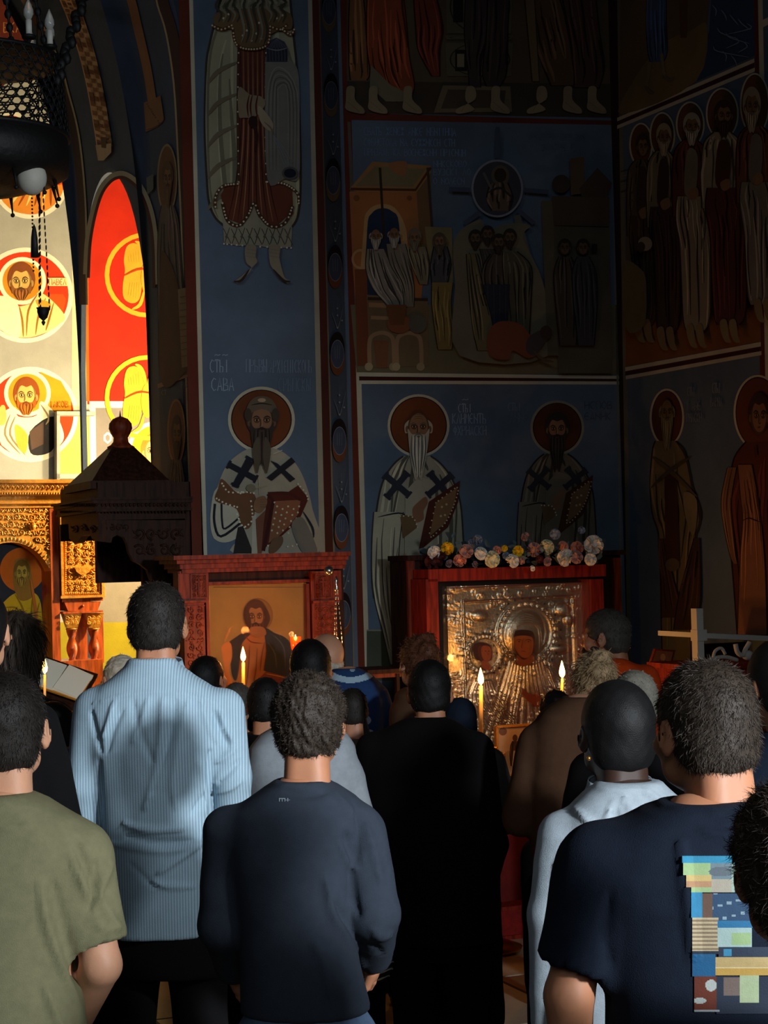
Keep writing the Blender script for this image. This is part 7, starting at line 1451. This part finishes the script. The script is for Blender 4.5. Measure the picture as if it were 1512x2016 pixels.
person(6.0, (608, 1352, 40), 'person in pale grey shirt whose head is hidden behind the curly-haired man', skin='skin_tan', shirt='cloth_grey', shirt_name='shirt', hair='short', haircol='hair_black', seed=18, cx=592,
   rows=[(1418, 560, 640, .07), (1430, 540, 655, .09), (1445, 512, 680, .10), (1470, 490, 700, .12), (1520, 484, 706, .125), (1620, 488, 700, .12), (1750, 490, 700, .12)], hem=1760, slr=.85)
person(7.1, (693, 1358, 31), 'brown-haired person directly right of the curly-haired man, in taupe jacket', skin='skin_tan', shirt='cloth_taupe', shirt_name='jacket', hair='short', haircol='hair_dark', seed=19, sw=.13, nst=1500, cx=662, arms='none')
pr, prs, Tp, top_ = person(8.3, (632, 1242, 41), 'white-haired priest in blue robe with white band bowing towards the painted icon', skin='skin_light', shirt='cloth_robe', shirt_name='robe', fine=True, vox=.013, hair='bald', haircol='hair_white', yaw=.5, pitch=.35, roll=.25, nst=2500, sL=.014, seed=20, cx=700, beard='hair_white',
   rows=[(1316, 655, 705, .07), (1328, 645, 730, .10), (1345, 640, 748, .13), (1380, 645, 758, .15), (1440, 650, 758, .16), (1520, 650, 756, .16), (1700, 640, 770, .18), (1900, 630, 780, .2)], hem=1940, headdy=.05, arms='front')
person(7.85, (822, 1256, 37), 'curly auburn-haired woman with piled-up hair behind the man in black', skin='skin_light', shirt='cloth_brown', shirt_name='coat', hair='updo', haircol='hair_auburn', yaw=.5, seed=21, arms='none', sw=.13, nst=2500, sL=.03, curl=.8)
person(7.3, (905, 1376, 33), 'person in dark blue headscarf and grey fur collar right of the man in black', skin='skin_light', shirt='fur', shirt_name='fur_coat', hair='scarf', haircol='cloth_darkblue', seed=22, sw=.17, cx=898)
person(6.4, (1172, 1291, 42), 'fair-haired woman with half-up hair in long brown coat', skin='skin_light', shirt='cloth_brown', shirt_name='coat', fine=True, vox=.013, hair='updo', haircol='hair_blond', yaw=.1, seed=23, cx=1120, nst=3000, sL=.03, curl=.5, headdy=.05,
   rows=[(1372, 1110, 1190, .08), (1384, 1090, 1195, .10), (1405, 1062, 1200, .12), (1440, 1046, 1200, .14), (1540, 1040, 1196, .15), (1640, 1044, 1190, .15), (1700, 1050, 1190, .15)], hem=1900, slr=1.1)
person(7.9, (1096, 1364, 31), 'small black-haired head at the left shoulder of the fair-haired woman', skin='skin_tan', shirt='cloth_black', shirt_name='coat', hair='curly', haircol='hair_black', seed=24, sw=.13, cx=1100, nst=1000)
person(5.4, (1252, 1319, 50), 'grey-haired balding man behind the man in the white shirt', skin='skin_light', shirt='cloth_black', shirt_name='jacket', hair='cap', haircol='hair_grey', seed=25, sw=.18, nst=3000, sL=.01, cx=1262)
person(8.4, (1192, 1201, 39), 'bearded dark-haired man in orange garment turned in profile towards the silver icon', skin='skin_tan', shirt='cloth_orange', shirt_name='robe', fine=True, vox=.014, hair='short', haircol='hair_salt', yaw=1.25, seed=26, beard='hair_dark', nst=2500, sL=.018, cx=1222, sw=.15, arms='front')
# striped bag between the sweater and the man in black
mat('bag_white', (180, 170, 150), rough=.8)
b = at(744, 1892, 6.6); e = empty('striped_bag', b, 'black and cream striped bag hanging beside the curly-haired man in the sweater', 'bag')
mb = MB(); mb.ball((0, 0, 0), (.053, .06, .077), 14, 10); mb.build('bag_body', 'black_cloth', e)
mb = MB()
for k in range(5):
    z = -.053+k*.025; r_ = math.sqrt(max(0, 1-(z/.077)**2)); mb.tube([(.055*r_*math.cos(a*PI/8), -.062*r_*math.sin(a*PI/8), z+.006*math.sin(a)) for a in range(17)], .0035, 4, closed=True)
mb.build('stripe', 'bag_white', e, kind='stuff'); MB().tube([(.0, .02, .06), (.02, .1, .14), (.03, .19, .19)], .006, 5).build('strap', 'black_cloth', e)

# ---- prints and trims lying on the clothes
from mathutils.bvhtree import BVHTree
def decal(so, root, name, x0, y0, x1, y1, nx, ny, fn, label=None, off=.0025):
    me = so.data; mw = WM(so); vs = [mw @ v.co for v in me.vertices]; bv = BVHTree.FromPolygons(vs, [tuple(p.vertices) for p in me.polygons])
    g = {}; mb = MB(); V = []; Fc = []; Cc = []
    for j in range(ny+1):
        for i in range(nx+1):
            d = ray(x0+(x1-x0)*i/nx, y0+(y1-y0)*j/ny).normalized(); h = bv.ray_cast(CP, d); g[i, j] = None if h[0] is None else h[0]-d*off
    for j in range(ny):
        for i in range(nx):
            q = [g[i, j], g[i, j+1], g[i+1, j+1], g[i+1, j]]
            if any(p is None for p in q): continue
            c = fn(x0+(x1-x0)*(i+.5)/nx, y0+(y1-y0)*(j+.5)/ny)
            if c is None: continue
            n = len(mb.v); mb.v += [tuple(p) for p in q]; mb.f.append((n, n+1, n+2, n+3)); mb.c.append(tuple(v*(.55 if name == 'back_print' else 1) for v in S2L(c))); mb.sm.append(True)
    if mb.f: return mb.build(name, 'print_ink', root, label, world=True)
mat('print_ink', attr=True, rough=.8, noise=.1, nscale=60, bump=.1, bscale=400)
blocks = [(1343, 1685, 1530, 1698, (40, 150, 190)), (1345, 1698, 1398, 1722, (170, 200, 140)), (1398, 1698, 1440, 1730, (120, 140, 150)), (1440, 1698, 1530, 1756, (180, 205, 190)), (1350, 1722, 1400, 1734, (220, 190, 120)), (1350, 1734, 1420, 1746, (200, 150, 110)), (1360, 1746, 1400, 1756, (170, 200, 140)), (1400, 1730, 1440, 1756, (190, 180, 160)),
 (1360, 1757, 1382, 1806, (40, 140, 185)), (1382, 1758, 1402, 1806, (110, 80, 64)), (1402, 1758, 1530, 1815, (36, 74, 110)), (1362, 1806, 1415, 1872, (210, 190, 150)), (1413, 1812, 1530, 1826, (30, 120, 170)), (1413, 1826, 1480, 1864, (180, 205, 200)), (1440, 1836, 1478, 1860, (170, 200, 140)), (1362, 1872, 1415, 1878, (20, 40, 60)), (1415, 1864, 1530, 1884, (34, 50, 74)), (1425, 1868, 1440, 1882, (60, 150, 190)), (1362, 1878, 1408, 1922, (10, 100, 150)), (1408, 1884, 1530, 1904, (210, 180, 120)), (1408, 1904, 1530, 1907, (240, 220, 170)), (1408, 1907, 1530, 1920, (214, 170, 80)), (1366, 1922, 1410, 1988, (116, 44, 16)), (1424, 1925, 1460, 1960, (130, 110, 100)), (1456, 1920, 1494, 1974, (190, 205, 160)), (1410, 1922, 1530, 1996, (30, 44, 66)), (1366, 1988, 1416, 1992, (180, 186, 190))]
def pr5(x, y):
    c = None
    for a, b, c_, d, k in blocks:
        if a <= x < c_ and b <= y < d and not (c is not None and k == (30, 44, 66)): c = k
    if c == (210, 190, 150) and int((y-1806)/4) % 2: c = (150, 126, 100)
    if c == (36, 74, 110) and (int(x/9)*7+int(y/5)*3) % 11 == 0: c = (150, 175, 190)
    if (x-1400)**2/130+(y-1940)**2/130 < 1 or (x-1378)**2/150+(y-1970)**2/40 < 1: c = (200, 206, 200)
    if (x-1418)**2/500+(y-1716)**2/90 < 1: c = (100, 112, 120)
    return c
decal(sh5, r5, 'back_print', 1343, 1685, 1530, 1996, 94, 156, pr5, 'colourful picture print in blue, buff and red-brown blocks')
lg = [(550+k*5.2, w_) for k, w_ in enumerate((1, 1, 1, 1))]
decal(sh3, r3, 'neck_logo', 549, 1571, 571, 1578, 44, 14, lambda x, y: (120, 130, 140) if (abs((x-549) % 5.5-1) < .8 or (abs(y-1572) < .8 and x < 560) or (abs(y-1575) < .6 and 560 < x < 571)) else None, 'tiny grey lettering')
decal(prs, pr, 'neck_band', 640, 1300, 762, 1352, 60, 30, lambda x, y: (170, 196, 214) if abs(math.hypot((x-690)/62, (y-1296)/46)-.93) < .13 else ((150, 170, 190) if (x-694)**2+(y-1318)**2 < 22 else None), 'pale embroidered band')
decal(prs, pr, 'embroidered_cross', 700, 1405, 740, 1462, 30, 44, lambda x, y: (160, 180, 196) if ((x-722)**2+(y-1418)**2 < 70 or (x-712)**2+(y-1444)**2 < 90 or (x-728)**2+(y-1444)**2 < 60 or abs(x-y+722) < 6) else None, 'pale embroidered ornament')
MB().ball((0, 0, 0), .0055, 8, 6).build('earring', 'brass', [o for o in bpy.data.objects if o.get('label', '').startswith('dark-skinned young man')][0], world=True).location = at(1159, 1493, 4.09)
bpy.context.view_layer.update()
